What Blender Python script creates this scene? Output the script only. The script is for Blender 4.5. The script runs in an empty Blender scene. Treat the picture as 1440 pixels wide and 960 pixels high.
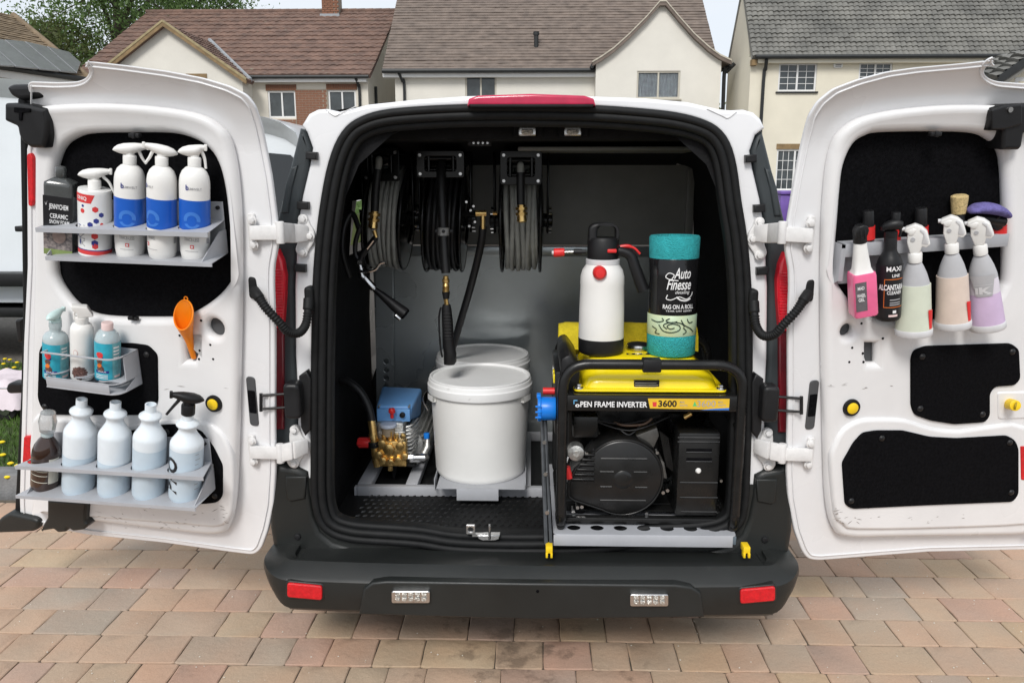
import bpy, bmesh, math, random
from mathutils import Vector, Matrix, noise
random.seed(7)
R = math.radians
scene = bpy.context.scene
COL = scene.collection

# ------------------------------------------------------------------ camera
FPX, CX, CY, CAMZ = 1115.0, 720.0, 480.0, 1.56      # focal length in photo pixels, principal point, eye height
PITCH, YAW = R(11.65), R(1.39)
cam_data = bpy.data.cameras.new('camera')
cam_data.sensor_width = 36.0
cam_data.lens = 36.0 * FPX / 1440.0
cam_data.clip_start, cam_data.clip_end = 0.05, 2000
cam = bpy.data.objects.new('camera', cam_data)
COL.objects.link(cam)
cam.location = (0, 0, CAMZ)
cam.rotation_euler = (R(90) - PITCH, 0, YAW)
scene.camera = cam
CAMR = cam.rotation_euler.to_matrix()
CAMO = Vector((0, 0, CAMZ))

# ------------------------------------------------------------------ light
scene.view_settings.view_transform = 'Standard'
scene.view_settings.look = 'None'
scene.view_settings.gamma = 1
scene.view_settings.use_curve_mapping = False
scene.view_settings.exposure = 0.70
SUN_EL, SUN_AZ = R(43), R(192)          # behind the camera, a little to the left
world = bpy.data.worlds.new('World')
scene.world = world
world.use_nodes = True
wn, wl = world.node_tree.nodes, world.node_tree.links
wn.clear()
w_out = wn.new('ShaderNodeOutputWorld')
w_bg = wn.new('ShaderNodeBackground')
w_bg.inputs['Strength'].default_value = 0.10
w_sky = wn.new('ShaderNodeTexSky')
w_sky.sky_type = 'NISHITA'
w_sky.sun_disc = False
w_sky.sun_elevation = SUN_EL
w_sky.sun_rotation = SUN_AZ
w_sky.air_density, w_sky.dust_density = 1.0, 2.0
w_tc = wn.new('ShaderNodeTexCoord')
w_map = wn.new('ShaderNodeMapping')
w_map.inputs['Scale'].default_value = (1.0, 1.0, 2.6)
w_ns = wn.new('ShaderNodeTexNoise')
w_ns.inputs['Scale'].default_value = 2.2
w_ns.inputs['Detail'].default_value = 6
w_ns.inputs['Roughness'].default_value = 0.55
w_rp = wn.new('ShaderNodeValToRGB')
w_rp.color_ramp.elements[0].position = 0.30
w_rp.color_ramp.elements[0].color = (0.80, 0.80, 0.80, 1)
w_rp.color_ramp.elements[1].position = 0.62
w_rp.color_ramp.elements[1].color = (0.97, 0.97, 0.97, 1)
w_mix = wn.new('ShaderNodeMixRGB')
w_mix.inputs[2].default_value = (5.45, 5.74, 6.12, 1)      # the cloud sheet
wl.new(w_tc.outputs['Generated'], w_map.inputs[0])
wl.new(w_map.outputs[0], w_ns.inputs['Vector'])
wl.new(w_ns.outputs[0], w_rp.inputs[0])
wl.new(w_rp.outputs[0], w_mix.inputs[0])
wl.new(w_sky.outputs[0], w_mix.inputs[1])
wl.new(w_mix.outputs[0], w_bg.inputs[0])
wl.new(w_bg.outputs[0], w_out.inputs[0])
sun_d = bpy.data.lights.new('sun', 'SUN')
sun_d.energy = 1.5
sun_d.angle = R(18)
sun_d.color = (1.0, 0.97, 0.93)
sun = bpy.data.objects.new('sun', sun_d)
COL.objects.link(sun)
sun.location = (0, -5, 20)
sdir = Vector((math.sin(SUN_AZ) * math.cos(SUN_EL), math.cos(SUN_AZ) * math.cos(SUN_EL), math.sin(SUN_EL)))
sun.rotation_euler = sdir.to_track_quat('Z', 'Y').to_euler()

# ------------------------------------------------------------------ measuring: photo pixel -> point on a plane standing in the place
def ray(px, py):
    return CAMR @ Vector(((px - CX) / FPX, -(py - CY) / FPX, -1.0))

class Frame:
    """an upright working frame: x right, y away, z up"""
    def __init__(self, origin=(0, 0, 0), rz=0, ry=0, rx=0):
        self.M = Matrix.Translation(origin) @ Matrix.Rotation(rz, 4, 'Z') @ Matrix.Rotation(ry, 4, 'Y') @ Matrix.Rotation(rx, 4, 'X')
        self.I = self.M.inverted()
        self.o = self.I @ CAMO
        self.R3 = self.I.to_3x3()
    def p(self, px, py, d):
        r = self.R3 @ ray(px, py)
        dd = d(1.0) if callable(d) else d
        for _ in range(8 if callable(d) else 1):
            q = self.o + r * ((dd - self.o.y) / r.y)
            if callable(d): dd = d(q.z)
        return q
    def xz(self, px, py, d):
        q = self.p(px, py, d)
        return (q.x, q.z)
VAN = Frame()
def V(px, py, Y): return VAN.p(px, py, Y)
def G(px, py, z=0.0):
    r = ray(px, py); return CAMO + r * ((z - CAMZ) / r.z)
def Zm(s, ox, oy, pts): return [(ox + x / s, oy + y / s) for x, y in pts]

# ------------------------------------------------------------------ materials
MATS = {}
def mat(name, col, rough=0.5, metal=0.0, var=0.0, vscale=8.0, bump=0.0, bscale=60.0, coat=0.0, sss=0.0, trans=0.0, ior=1.45, emit=None, col2=None, spec=None, rvar=0.0, dirt=None):
    m = bpy.data.materials.new(name)
    m.use_nodes = True
    nt = m.node_tree; b = nt.nodes['Principled BSDF']
    c4 = (col[0], col[1], col[2], 1)
    b.inputs['Base Color'].default_value = c4
    b.inputs['Roughness'].default_value = rough
    b.inputs['Metallic'].default_value = metal
    b.inputs['IOR'].default_value = ior
    if coat: b.inputs['Coat Weight'].default_value = coat; b.inputs['Coat Roughness'].default_value = 0.06
    if sss: b.inputs['Subsurface Weight'].default_value = sss; b.inputs['Subsurface Radius'].default_value = (0.02, 0.02, 0.02)
    if trans: b.inputs['Transmission Weight'].default_value = trans
    if spec is not None: b.inputs['Specular IOR Level'].default_value = spec
    if emit: b.inputs['Emission Color'].default_value = (*emit[:3], 1); b.inputs['Emission Strength'].default_value = emit[3]
    tc = nt.nodes.new('ShaderNodeTexCoord')
    if var or col2:
        n = nt.nodes.new('ShaderNodeTexNoise'); n.inputs['Scale'].default_value = vscale; n.inputs['Detail'].default_value = 6; n.inputs['Roughness'].default_value = 0.6
        nt.links.new(tc.outputs['Object'], n.inputs['Vector'])
        r = nt.nodes.new('ShaderNodeValToRGB')
        r.color_ramp.elements[0].position = 0.34; r.color_ramp.elements[1].position = 0.66
        c2 = col2 or tuple(x * (1 - var) for x in col)
        c1 = col if col2 else tuple(min(1, x * (1 + var * 0.6)) for x in col)
        r.color_ramp.elements[0].color = (*c2, 1); r.color_ramp.elements[1].color = (*c1, 1)
        nt.links.new(n.outputs[0], r.inputs[0]); nt.links.new(r.outputs[0], b.inputs['Base Color'])
        last = r.outputs[0]
    else:
        last = None
    if dirt:      # (colour, scale, threshold): scattered marks with shapes of their own
        n3 = nt.nodes.new('ShaderNodeTexNoise'); n3.inputs['Scale'].default_value = dirt[1]; n3.inputs['Detail'].default_value = 8; n3.inputs['Roughness'].default_value = 0.7
        nt.links.new(tc.outputs['Object'], n3.inputs['Vector'])
        rr = nt.nodes.new('ShaderNodeValToRGB'); rr.color_ramp.elements[0].position = dirt[2]; rr.color_ramp.elements[1].position = min(1, dirt[2] + 0.09)
        nt.links.new(n3.outputs[0], rr.inputs[0])
        mx = nt.nodes.new('ShaderNodeMixRGB'); mx.inputs[1].default_value = c4; mx.inputs[2].default_value = (*dirt[0], 1)
        if last: nt.links.new(last, mx.inputs[1])
        nt.links.new(rr.outputs[0], mx.inputs[0]); nt.links.new(mx.outputs[0], b.inputs['Base Color'])
    if rvar:
        n4 = nt.nodes.new('ShaderNodeTexNoise'); n4.inputs['Scale'].default_value = vscale * 0.7; n4.inputs['Detail'].default_value = 4
        nt.links.new(tc.outputs['Object'], n4.inputs['Vector'])
        mr = nt.nodes.new('ShaderNodeMapRange'); mr.inputs['From Min'].default_value = 0.3; mr.inputs['From Max'].default_value = 0.7
        mr.inputs['To Min'].default_value = max(0.02, rough - rvar); mr.inputs['To Max'].default_value = min(1, rough + rvar)
        nt.links.new(n4.outputs[0], mr.inputs[0]); nt.links.new(mr.outputs[0], b.inputs['Roughness'])
    if bump:
        n2 = nt.nodes.new('ShaderNodeTexNoise'); n2.inputs['Scale'].default_value = bscale; n2.inputs['Detail'].default_value = 4
        nt.links.new(tc.outputs['Object'], n2.inputs['Vector'])
        bp = nt.nodes.new('ShaderNodeBump'); bp.inputs['Strength'].default_value = bump; bp.inputs['Distance'].default_value = 0.01
        nt.links.new(n2.outputs[0], bp.inputs['Height']); nt.links.new(bp.outputs[0], b.inputs['Normal'])
    MATS[name] = m
    return m

M_paint = mat('white_paint', (0.78, 0.78, 0.79), 0.28, var=0.035, vscale=3, coat=0.5, rvar=0.1)
M_paint_in = mat('white_inner_paint', (0.77, 0.765, 0.765), 0.33, var=0.05, vscale=4, coat=0.25, rvar=0.1, dirt=((0.55, 0.50, 0.45), 17, 0.70))
M_hinge = mat('hinge_paint', (0.72, 0.71, 0.70), 0.42, var=0.1, vscale=30, dirt=((0.3, 0.26, 0.22), 40, 0.69))
M_felt = mat('black_felt', (0.006, 0.006, 0.007), 0.95, var=0.4, vscale=120, bump=0.4, bscale=500, spec=0.05)
M_lining = mat('black_lining', (0.011, 0.011, 0.012), 0.8, var=0.3, vscale=14, bump=0.25, bscale=90, spec=0.2)
M_rubber = mat('black_rubber', (0.009, 0.0095, 0.010), 0.6, var=0.25, vscale=25, bump=0.08, bscale=200, spec=0.3)
M_plastic = mat('black_plastic', (0.011, 0.011, 0.012), 0.42, spec=0.4, var=0.2, vscale=20, rvar=0.1, bump=0.06, bscale=400)
M_satin = mat('black_satin_metal', (0.010, 0.010, 0.010), 0.30, var=0.25, vscale=20, rvar=0.1)
M_bumper = mat('bumper_plastic', (0.0155, 0.0172, 0.0165), 0.38, var=0.2, vscale=5, bump=0.12, bscale=700, rvar=0.1, dirt=((0.035, 0.034, 0.031), 9, 0.66))
M_trim = mat('pillar_plastic', (0.042, 0.050, 0.054), 0.45, var=0.15, vscale=7, bump=0.08, bscale=600)
M_red = mat('red_lens', (0.78, 0.010, 0.028), 0.12, var=0.25, vscale=12, coat=0.6)
M_brake = mat('brake_lens', (0.50, 0.018, 0.07), 0.2, var=0.2, vscale=12, coat=0.3)
M_reddark = mat('dark_red_lens', (0.16, 0.005, 0.012), 0.15, var=0.2, vscale=12, coat=0.5)
M_refl = mat('red_reflector', (0.62, 0.012, 0.018), 0.25, var=0.2, vscale=80, bump=0.3, bscale=350)
M_blackgloss = mat('black_gloss_metal', (0.004, 0.004, 0.004), 0.22, var=0.3, vscale=20, spec=0.35)
M_clear = mat('lamp_lens', (0.62, 0.60, 0.55), 0.15, metal=0.6, var=0.4, vscale=120, bump=0.8, bscale=160)
M_grey = mat('grey_powder_coat', (0.40, 0.41, 0.435), 0.42, var=0.07, vscale=9, bump=0.06, bscale=300)
M_bulk = mat('grey_bulkhead', (0.46, 0.495, 0.50), 0.26, metal=0.6, var=0.14, vscale=2.2, rvar=0.12, bump=0.03, bscale=30)
M_bulk2 = mat('dull_board', (0.21, 0.21, 0.195), 0.45, var=0.2, vscale=2.5)
M_steel = mat('steel', (0.62, 0.62, 0.62), 0.25, metal=1.0, var=0.15, vscale=40)
M_brass = mat('brass', (0.86, 0.60, 0.24), 0.30, metal=0.9, vscale=45, rvar=0.1, col2=(0.62, 0.39, 0.13))
M_hose = mat('grey_hose', (0.34, 0.345, 0.32), 0.5, var=0.2, vscale=15)
M_hose_b = mat('black_hose', (0.014, 0.014, 0.015), 0.45, var=0.2, vscale=15)
M_yellow = mat('yellow_paint', (0.93, 0.72, 0.010), 0.24, var=0.05, vscale=9, coat=0.4)
M_yplastic = mat('yellow_plastic', (0.85, 0.58, 0.015), 0.4, var=0.08, vscale=30)
M_ycloth = mat('yellow_cloth', (0.88, 0.70, 0.03), 0.95, var=0.12, vscale=50, bump=0.7, bscale=320)
M_bucket = mat('bucket_plastic', (0.86, 0.855, 0.83), 0.42, var=0.04, vscale=5, sss=0.08, bump=0.02, bscale=60)
M_bucket2 = mat('lid_plastic', (0.83, 0.835, 0.83), 0.45, var=0.06, vscale=5, dirt=((0.5, 0.49, 0.47), 14, 0.62))
M_bluep = mat('blue_plastic', (0.17, 0.40, 0.78), 0.38, var=0.08, vscale=15)
M_blues = mat('blue_socket_plastic', (0.01, 0.20, 0.72), 0.32, var=0.05, vscale=15)
M_tread = mat('worn_tread', (0.05, 0.05, 0.05), 0.25, metal=0.6, var=0.3, vscale=40)
M_alu = mat('cast_aluminium', (0.62, 0.62, 0.60), 0.45, metal=0.9, var=0.25, vscale=60, bump=0.2, bscale=120)
M_wplast = mat('white_plastic', (0.80, 0.79, 0.765), 0.32, var=0.025, vscale=9, sss=0.05)
M_wgloss = mat('white_gloss_label', (0.80, 0.80, 0.79), 0.25, var=0.02, vscale=9)
M_bluelab = mat('blue_label', (0.012, 0.105, 0.50), 0.28, var=0.06, vscale=14)
M_bluelab2 = mat('mid_blue_print', (0.05, 0.19, 0.60), 0.28)
M_navy = mat('navy_print', (0.03, 0.04, 0.22), 0.4)
M_redp = mat('red_plastic', (0.70, 0.03, 0.03), 0.35, var=0.08, vscale=25)
M_redprint = mat('red_print', (0.66, 0.05, 0.05), 0.4)
M_blackprint = mat('black_print', (0.012, 0.012, 0.014), 0.4)
M_whiteprint = mat('white_print', (0.80, 0.80, 0.80), 0.45)
M_greyprint = mat('grey_print', (0.35, 0.35, 0.36), 0.5)
M_teal = mat('teal_label', (0.035, 0.38, 0.50), 0.35, var=0.18, vscale=35)
M_tealliq = mat('teal_liquid', (0.01, 0.34, 0.52), 0.10, var=0.08, vscale=9, coat=0.4)
M_tealdark = mat('dark_teal_liquid', (0.005, 0.12, 0.22), 0.15, var=0.2, vscale=20)
M_clearpl = mat('pale_clear_plastic', (0.62, 0.72, 0.74), 0.18, var=0.1, vscale=25, trans=0.35)
M_paleteal = mat('pale_teal_plastic', (0.55, 0.70, 0.68), 0.3, var=0.08, vscale=30, sss=0.1)
M_pinkcap = mat('pale_pink_plastic', (0.78, 0.60, 0.58), 0.4, var=0.06, vscale=30)
M_frost = mat('frosted_plastic', (0.78, 0.84, 0.885), 0.32, var=0.04, vscale=14, sss=0.2, trans=0.08)
M_frostliq = mat('frosted_full_plastic', (0.58, 0.685, 0.765), 0.32, var=0.05, vscale=14, sss=0.2, trans=0.08)
M_amber = mat('amber_bottle', (0.028, 0.010, 0.005), 0.08, var=0.4, vscale=14, coat=0.8)
M_orange = mat('orange_plastic', (0.90, 0.25, 0.006), 0.38, var=0.06, vscale=20, sss=0.08)
M_pink = mat('pink_liquid', (0.86, 0.16, 0.33), 0.16, var=0.08, vscale=20, sss=0.15, coat=0.4)
M_green = mat('pale_green_liquid', (0.66, 0.70, 0.58), 0.28, var=0.05, vscale=20, sss=0.15)
M_peach = mat('peach_liquid', (0.72, 0.60, 0.52), 0.28, var=0.06, vscale=20, sss=0.15)
M_purple = mat('lilac_liquid', (0.62, 0.48, 0.67), 0.28, var=0.06, vscale=20, sss=0.15)
M_lilacpale = mat('pale_lilac_plastic', (0.70, 0.66, 0.72), 0.3, var=0.04, vscale=20, sss=0.1)
M_ikgrey = mat('light_grey_plastic', (0.44, 0.44, 0.455), 0.38, var=0.05, vscale=20)
M_ikgrey2 = mat('pale_grey_plastic', (0.62, 0.62, 0.63), 0.4, var=0.06, vscale=30)
M_bristle = mat('blond_bristle', (0.66, 0.50, 0.24), 0.85, var=0.3, vscale=150, bump=0.6, bscale=300)
M_purpbr = mat('purple_pad', (0.15, 0.13, 0.35), 0.9, var=0.3, vscale=60, bump=0.5, bscale=160)
M_towel = mat('teal_towel', (0.035, 0.42, 0.45), 0.95, var=0.16, vscale=60, bump=0.9, bscale=260)
M_filmb = mat('black_glossy_wrap', (0.010, 0.010, 0.011), 0.16, var=0.3, vscale=10, bump=0.06, bscale=14)
M_mint = mat('mint_print', (0.42, 0.62, 0.50), 0.4, col2=(0.58, 0.62, 0.36), vscale=8)
M_pebble = mat('pebble_print', (0.42, 0.36, 0.33), 0.5, col2=(0.10, 0.09, 0.10), vscale=110)
M_greenprint = mat('olive_green_print', (0.22, 0.29, 0.10), 0.5, var=0.2, vscale=30)
M_clearblk = mat('smoky_plastic', (0.07, 0.075, 0.075), 0.16, var=0.2, vscale=20, coat=0.5)
M_label = mat('cream_paper', (0.62, 0.60, 0.52), 0.7, var=0.08, vscale=40)
M_orangeprint = mat('orange_print', (0.80, 0.20, 0.03), 0.4)
M_brown = mat('brown_print', (0.20, 0.10, 0.08), 0.5, col2=(0.05, 0.03, 0.03), vscale=140)
M_glass = mat('window_glass', (0.045, 0.055, 0.06), 0.06, var=0.35, vscale=3, coat=0.5)
M_darkglass = mat('dark_vehicle_glass', (0.012, 0.015, 0.018), 0.05, coat=0.5)
M_tyre = mat('tyre', (0.014, 0.014, 0.014), 0.8, var=0.2, vscale=30)
M_cream = mat('cream_render', (0.70, 0.66, 0.575), 0.9, var=0.05, vscale=1.1, bump=0.25, bscale=45, dirt=((0.58, 0.54, 0.45), 0.9, 0.66))
M_cream2 = mat('pale_cream_render', (0.705, 0.68, 0.615), 0.9, var=0.05, vscale=1.1, bump=0.25, bscale=45, dirt=((0.60, 0.57, 0.50), 0.9, 0.66))
M_ycream = mat('yellow_cream_render', (0.715, 0.67, 0.55), 0.9, var=0.05, vscale=1.2, bump=0.25, bscale=45, dirt=((0.6, 0.54, 0.41), 1.0, 0.66))
M_upvc = mat('white_frame', (0.74, 0.74, 0.73), 0.4, var=0.04, vscale=4)
M_beigeframe = mat('stone_frame', (0.50, 0.47, 0.40), 0.5, var=0.05, vscale=4)
M_wood = mat('stained_timber', (0.24, 0.16, 0.075), 0.6, var=0.3, vscale=5)
M_gutter = mat('dark_gutter', (0.018, 0.020, 0.021), 0.5, var=0.2, vscale=5)
M_roofA = mat('brown_concrete_tile', (0.205, 0.125, 0.095), 0.85, vscale=2.2, col2=(0.11, 0.070, 0.056), bump=0.5, bscale=25, dirt=((0.22, 0.20, 0.15), 5, 0.62))
M_roofB = mat('grey_brown_tile', (0.205, 0.163, 0.136), 0.85, vscale=3.0, col2=(0.13, 0.104, 0.088), bump=0.5, bscale=25)
M_roofC = mat('weathered_grey_tile', (0.225, 0.22, 0.20), 0.85, vscale=0.9, col2=(0.125, 0.124, 0.115), bump=0.5, bscale=25, dirt=((0.25, 0.245, 0.21), 2.2, 0.62))
M_roofL = mat('buff_brown_tile', (0.24, 0.18, 0.115), 0.85, vscale=2.0, col2=(0.13, 0.095, 0.06), bump=0.5, bscale=25)
M_lead = mat('lead_flashing', (0.30, 0.32, 0.34), 0.5, var=0.15, vscale=6)
M_solar = mat('solar_glass', (0.20, 0.205, 0.215), 0.22, var=0.1, vscale=3, coat=0.4)
M_brick = mat('red_brick', (0.27, 0.13, 0.078), 0.9, vscale=2.5, col2=(0.16, 0.075, 0.05), bump=0.5, bscale=60)
M_mortar = mat('mortar', (0.30, 0.26, 0.21), 0.95, var=0.15, vscale=20)
M_curtain = mat('net_curtain', (0.35, 0.35, 0.37), 0.9, var=0.35, vscale=6)
M_bark = mat('bark', (0.085, 0.068, 0.05), 0.9, var=0.4, vscale=12, bump=0.6, bscale=30)
def leafy(m):
    nt = m.node_tree; b = nt.nodes['Principled BSDF']; o = nt.nodes['Material Output']
    t = nt.nodes.new('ShaderNodeBsdfTranslucent'); x = nt.nodes.new('ShaderNodeMixShader'); x.inputs[0].default_value = 0.5
    nt.links.new(b.inputs['Base Color'].links[0].from_socket, t.inputs[0]); nt.links.new(b.outputs[0], x.inputs[1]); nt.links.new(t.outputs[0], x.inputs[2]); nt.links.new(x.outputs[0], o.inputs[0])
    return m
M_leaf = leafy(mat('leaf', (0.17, 0.26, 0.08), 0.6, vscale=1.2, col2=(0.11, 0.185, 0.06)))
M_leaf2 = leafy(mat('olive_leaf', (0.16, 0.185, 0.06), 0.6, vscale=1.5, col2=(0.08, 0.11, 0.04)))
M_grass = mat('grass_blade', (0.085, 0.165, 0.025), 0.7, vscale=3, col2=(0.055, 0.105, 0.02))
M_soil = mat('turf_ground', (0.055, 0.075, 0.025), 0.95, var=0.4, vscale=9, bump=0.6, bscale=60)
M_dande = mat('dandelion_yellow', (0.85, 0.62, 0.01), 0.7, var=0.1, vscale=200)
M_kerb = mat('concrete_kerb', (0.20, 0.20, 0.20), 0.9, var=0.25, vscale=12, bump=0.4, bscale=90)
M_asphalt = mat('asphalt', (0.19, 0.175, 0.155), 0.92, var=0.3, vscale=30, bump=0.5, bscale=160)
M_bed = mat('paving_sand_bed', (0.115, 0.095, 0.072), 0.95, var=0.4, vscale=40, bump=0.4, bscale=120)
M_sheet = mat('pale_pink_sheet', (0.66, 0.58, 0.61), 0.9, var=0.06, vscale=12, bump=0.2, bscale=120)
M_bin = mat('purple_bin_plastic', (0.16, 0.09, 0.36), 0.45, var=0.15, vscale=6)
M_vanwhite = mat('cool_white_paint', (0.70, 0.74, 0.77), 0.25, var=0.04, vscale=2, coat=0.4)

# pavers: one material, each piece takes its own tone from its object's random number
def paver_material():
    m = bpy.data.materials.new('sandstone_paver'); m.use_nodes = True
    nt = m.node_tree; b = nt.nodes['Principled BSDF']; L = nt.links
    oi = nt.nodes.new('ShaderNodeObjectInfo'); tc = nt.nodes.new('ShaderNodeTexCoord')
    rp = nt.nodes.new('ShaderNodeValToRGB'); cr = rp.color_ramp; cr.interpolation = 'LINEAR'
    cols = [(0.0, (0.466, 0.334, 0.220)), (0.2, (0.493, 0.342, 0.238)), (0.38, (0.493, 0.304, 0.208)), (0.52, (0.420, 0.319, 0.234)), (0.66, (0.500, 0.360, 0.217)), (0.80, (0.481, 0.284, 0.213)), (0.90, (0.365, 0.306, 0.248)), (1.0, (0.500, 0.326, 0.213))]
    cr.elements[0].color = (*cols[0][1], 1); cr.elements[1].color = (*cols[-1][1], 1)
    for p, c in cols[1:-1]:
        e = cr.elements.new(p); e.color = (*c, 1)
    L.new(oi.outputs['Random'], rp.inputs[0])
    geo = nt.nodes.new('ShaderNodeNewGeometry')
    n = nt.nodes.new('ShaderNodeTexNoise'); n.inputs['Scale'].default_value = 5.5; n.inputs['Detail'].default_value = 3
    L.new(geo.outputs['Position'], n.inputs['Vector'])
    hs = nt.nodes.new('ShaderNodeValToRGB'); hs.color_ramp.elements[0].position = 0.35; hs.color_ramp.elements[1].position = 0.68
    hs.color_ramp.elements[0].color = (0.35, 0.30, 0.235, 1); hs.color_ramp.elements[1].color = (0.46, 0.305, 0.21, 1)
    L.new(n.outputs[0], hs.inputs[0])
    mx = nt.nodes.new('ShaderNodeMixRGB'); mx.inputs[0].default_value = 0.36
    L.new(rp.outputs[0], mx.inputs[1]); L.new(hs.outputs[0], mx.inputs[2])
    n2 = nt.nodes.new('ShaderNodeTexNoise'); n2.inputs['Scale'].default_value = 160; n2.inputs['Detail'].default_value = 5; n2.inputs['Roughness'].default_value = 0.7
    L.new(geo.outputs['Position'], n2.inputs['Vector'])
    sp = nt.nodes.new('ShaderNodeMapRange'); sp.inputs['To Min'].default_value = 0.72; sp.inputs['To Max'].default_value = 1.22
    L.new(n2.outputs[0], sp.inputs[0])
    ml = nt.nodes.new('ShaderNodeMixRGB'); ml.blend_type = 'MULTIPLY'; ml.inputs[0].default_value = 1
    L.new(mx.outputs[0], ml.inputs[1]); L.new(sp.outputs[0], ml.inputs[2])
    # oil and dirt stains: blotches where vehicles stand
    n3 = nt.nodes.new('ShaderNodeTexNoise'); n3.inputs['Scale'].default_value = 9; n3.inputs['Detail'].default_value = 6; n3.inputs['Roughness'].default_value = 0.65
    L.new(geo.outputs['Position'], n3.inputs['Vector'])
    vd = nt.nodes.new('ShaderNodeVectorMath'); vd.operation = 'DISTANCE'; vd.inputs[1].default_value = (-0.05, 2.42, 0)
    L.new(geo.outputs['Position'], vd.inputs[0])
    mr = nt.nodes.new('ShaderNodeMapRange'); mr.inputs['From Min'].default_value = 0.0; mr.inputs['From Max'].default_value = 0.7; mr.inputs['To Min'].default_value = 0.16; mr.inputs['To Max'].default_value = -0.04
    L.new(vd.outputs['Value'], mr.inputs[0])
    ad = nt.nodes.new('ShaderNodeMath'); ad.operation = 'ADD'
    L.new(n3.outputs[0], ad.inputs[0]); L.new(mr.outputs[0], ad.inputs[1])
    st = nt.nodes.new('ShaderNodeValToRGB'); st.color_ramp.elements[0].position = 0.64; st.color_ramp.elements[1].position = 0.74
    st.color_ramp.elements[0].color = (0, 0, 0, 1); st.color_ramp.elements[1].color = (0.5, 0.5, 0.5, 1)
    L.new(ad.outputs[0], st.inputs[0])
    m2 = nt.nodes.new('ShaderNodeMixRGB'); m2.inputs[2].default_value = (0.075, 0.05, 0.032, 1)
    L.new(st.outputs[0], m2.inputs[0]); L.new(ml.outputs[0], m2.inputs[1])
    L.new(m2.outputs[0], b.inputs['Base Color'])
    b.inputs['Roughness'].default_value = 0.85
    n4 = nt.nodes.new('ShaderNodeTexNoise'); n4.inputs['Scale'].default_value = 45; n4.inputs['Detail'].default_value = 8; n4.inputs['Roughness'].default_value = 0.65
    L.new(geo.outputs['Position'], n4.inputs['Vector'])
    bp = nt.nodes.new('ShaderNodeBump'); bp.inputs['Strength'].default_value = 0.45; bp.inputs['Distance'].default_value = 0.008
    L.new(n4.outputs[0], bp.inputs['Height']); L.new(bp.outputs[0], b.inputs['Normal'])
    return m
M_paver = paver_material()

# ------------------------------------------------------------------ mesh helpers
class MB:
    def __init__(self): self.v = []; self.f = []; self.mi = []; self.cur = 0
    def m(self, i): self.cur = i; return self
    def face(self, idx): self.f.append(tuple(idx)); self.mi.append(self.cur)
    def add(self, verts, faces, M=None):
        b = len(self.v)
        self.v += [tuple(M @ Vector(p)) if M else tuple(p) for p in verts]
        for q in faces: self.face([b + i for i in q])
        return self
    def box(self, c, s, M=None):
        x, y, z = (k / 2 for k in s)
        vs = [Vector((c[0] + i * x, c[1] + j * y, c[2] + k * z)) for i in (-1, 1) for j in (-1, 1) for k in (-1, 1)]
        return self.add(vs, [(0, 1, 3, 2), (4, 6, 7, 5), (0, 4, 5, 1), (2, 3, 7, 6), (0, 2, 6, 4), (1, 5, 7, 3)], M)
    def box2(self, a, b, M=None):
        return self.box([(p + q) / 2 for p, q in zip(a, b)], [abs(q - p) for p, q in zip(a, b)], M)
    def prism(self, poly, y0, y1, M=None, plane='xz'):
        n = len(poly)
        def g(p, t): return (p[0], t, p[1]) if plane == 'xz' else ((t, p[0], p[1]) if plane == 'yz' else (p[0], p[1], t))
        vs = [g(p, y0) for p in poly] + [g(p, y1) for p in poly]
        fs = [tuple(range(n)), tuple(range(2 * n - 1, n - 1, -1))] + [(i, n + i, n + (i + 1) % n, (i + 1) % n) for i in range(n)]
        return self.add(vs, fs, M)
    def loft(self, rings, M=None, caps=True, closed=True):
        n = len(rings[0]); vs = [p for r in rings for p in r]; fs = []
        for k in range(len(rings) - 1):
            for i in range(n if closed else n - 1):
                j = (i + 1) % n
                fs.append((k * n + i, k * n + j, (k + 1) * n + j, (k + 1) * n + i))
        if caps and closed:
            fs.append(tuple(range(n - 1, -1, -1))); b = (len(rings) - 1) * n; fs.append(tuple(range(b, b + n)))
        return self.add(vs, fs, M)
    def lathe(self, prof, M=None, n=24, sx=1.0, sy=1.0):
        rings = [[(r * math.cos(2 * math.pi * i / n) * sx, r * math.sin(2 * math.pi * i / n) * sy, z) for i in range(n)] for r, z in prof]
        return self.loft(rings, M)
    def cyl(self, a, b, r, n=14, r2=None):
        return self.tube([a, b], [r, r if r2 is None else r2], n)
    def tube(self, pts, r, n=8, closed=False):
        pts = [Vector(p) for p in pts]; m = len(pts)
        rs = r if isinstance(r, (list, tuple)) else [r] * m
        rings = []; up = None
        for i, p in enumerate(pts):
            if closed: t = pts[(i + 1) % m] - pts[i - 1]
            else: t = pts[min(i + 1, m - 1)] - pts[max(i - 1, 0)]
            t.normalize()
            if up is None:
                up = Vector((0, 0, 1)) if abs(t.z) < 0.9 else Vector((0, 1, 0))
            a = t.cross(up)
            if a.length < 1e-5: a = t.orthogonal()
            a.normalize(); up = a.cross(t).normalized(); 
            rings.append([p + (a * math.cos(2 * math.pi * k / n) + up * math.sin(2 * math.pi * k / n)) * rs[i] for k in range(n)])
        if closed: rings.append(rings[0])
        return self.loft(rings, None, caps=not closed)
    def merge(self, other, M=None):
        b = len(self.v)
        self.v += [tuple(M @ Vector(p)) if M else p for p in other.v]
        for q, k in zip(other.f, other.mi): self.f.append(tuple(b + i for i in q)); self.mi.append(k)
        return self
    def mesh(self, name, base=(0, 0, 0)):
        me = bpy.data.meshes.new(name)
        me.from_pydata([(p[0] - base[0], p[1] - base[1], p[2] - base[2]) for p in self.v], [], self.f)
        me.polygons.foreach_set('material_index', self.mi)
        return me

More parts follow.
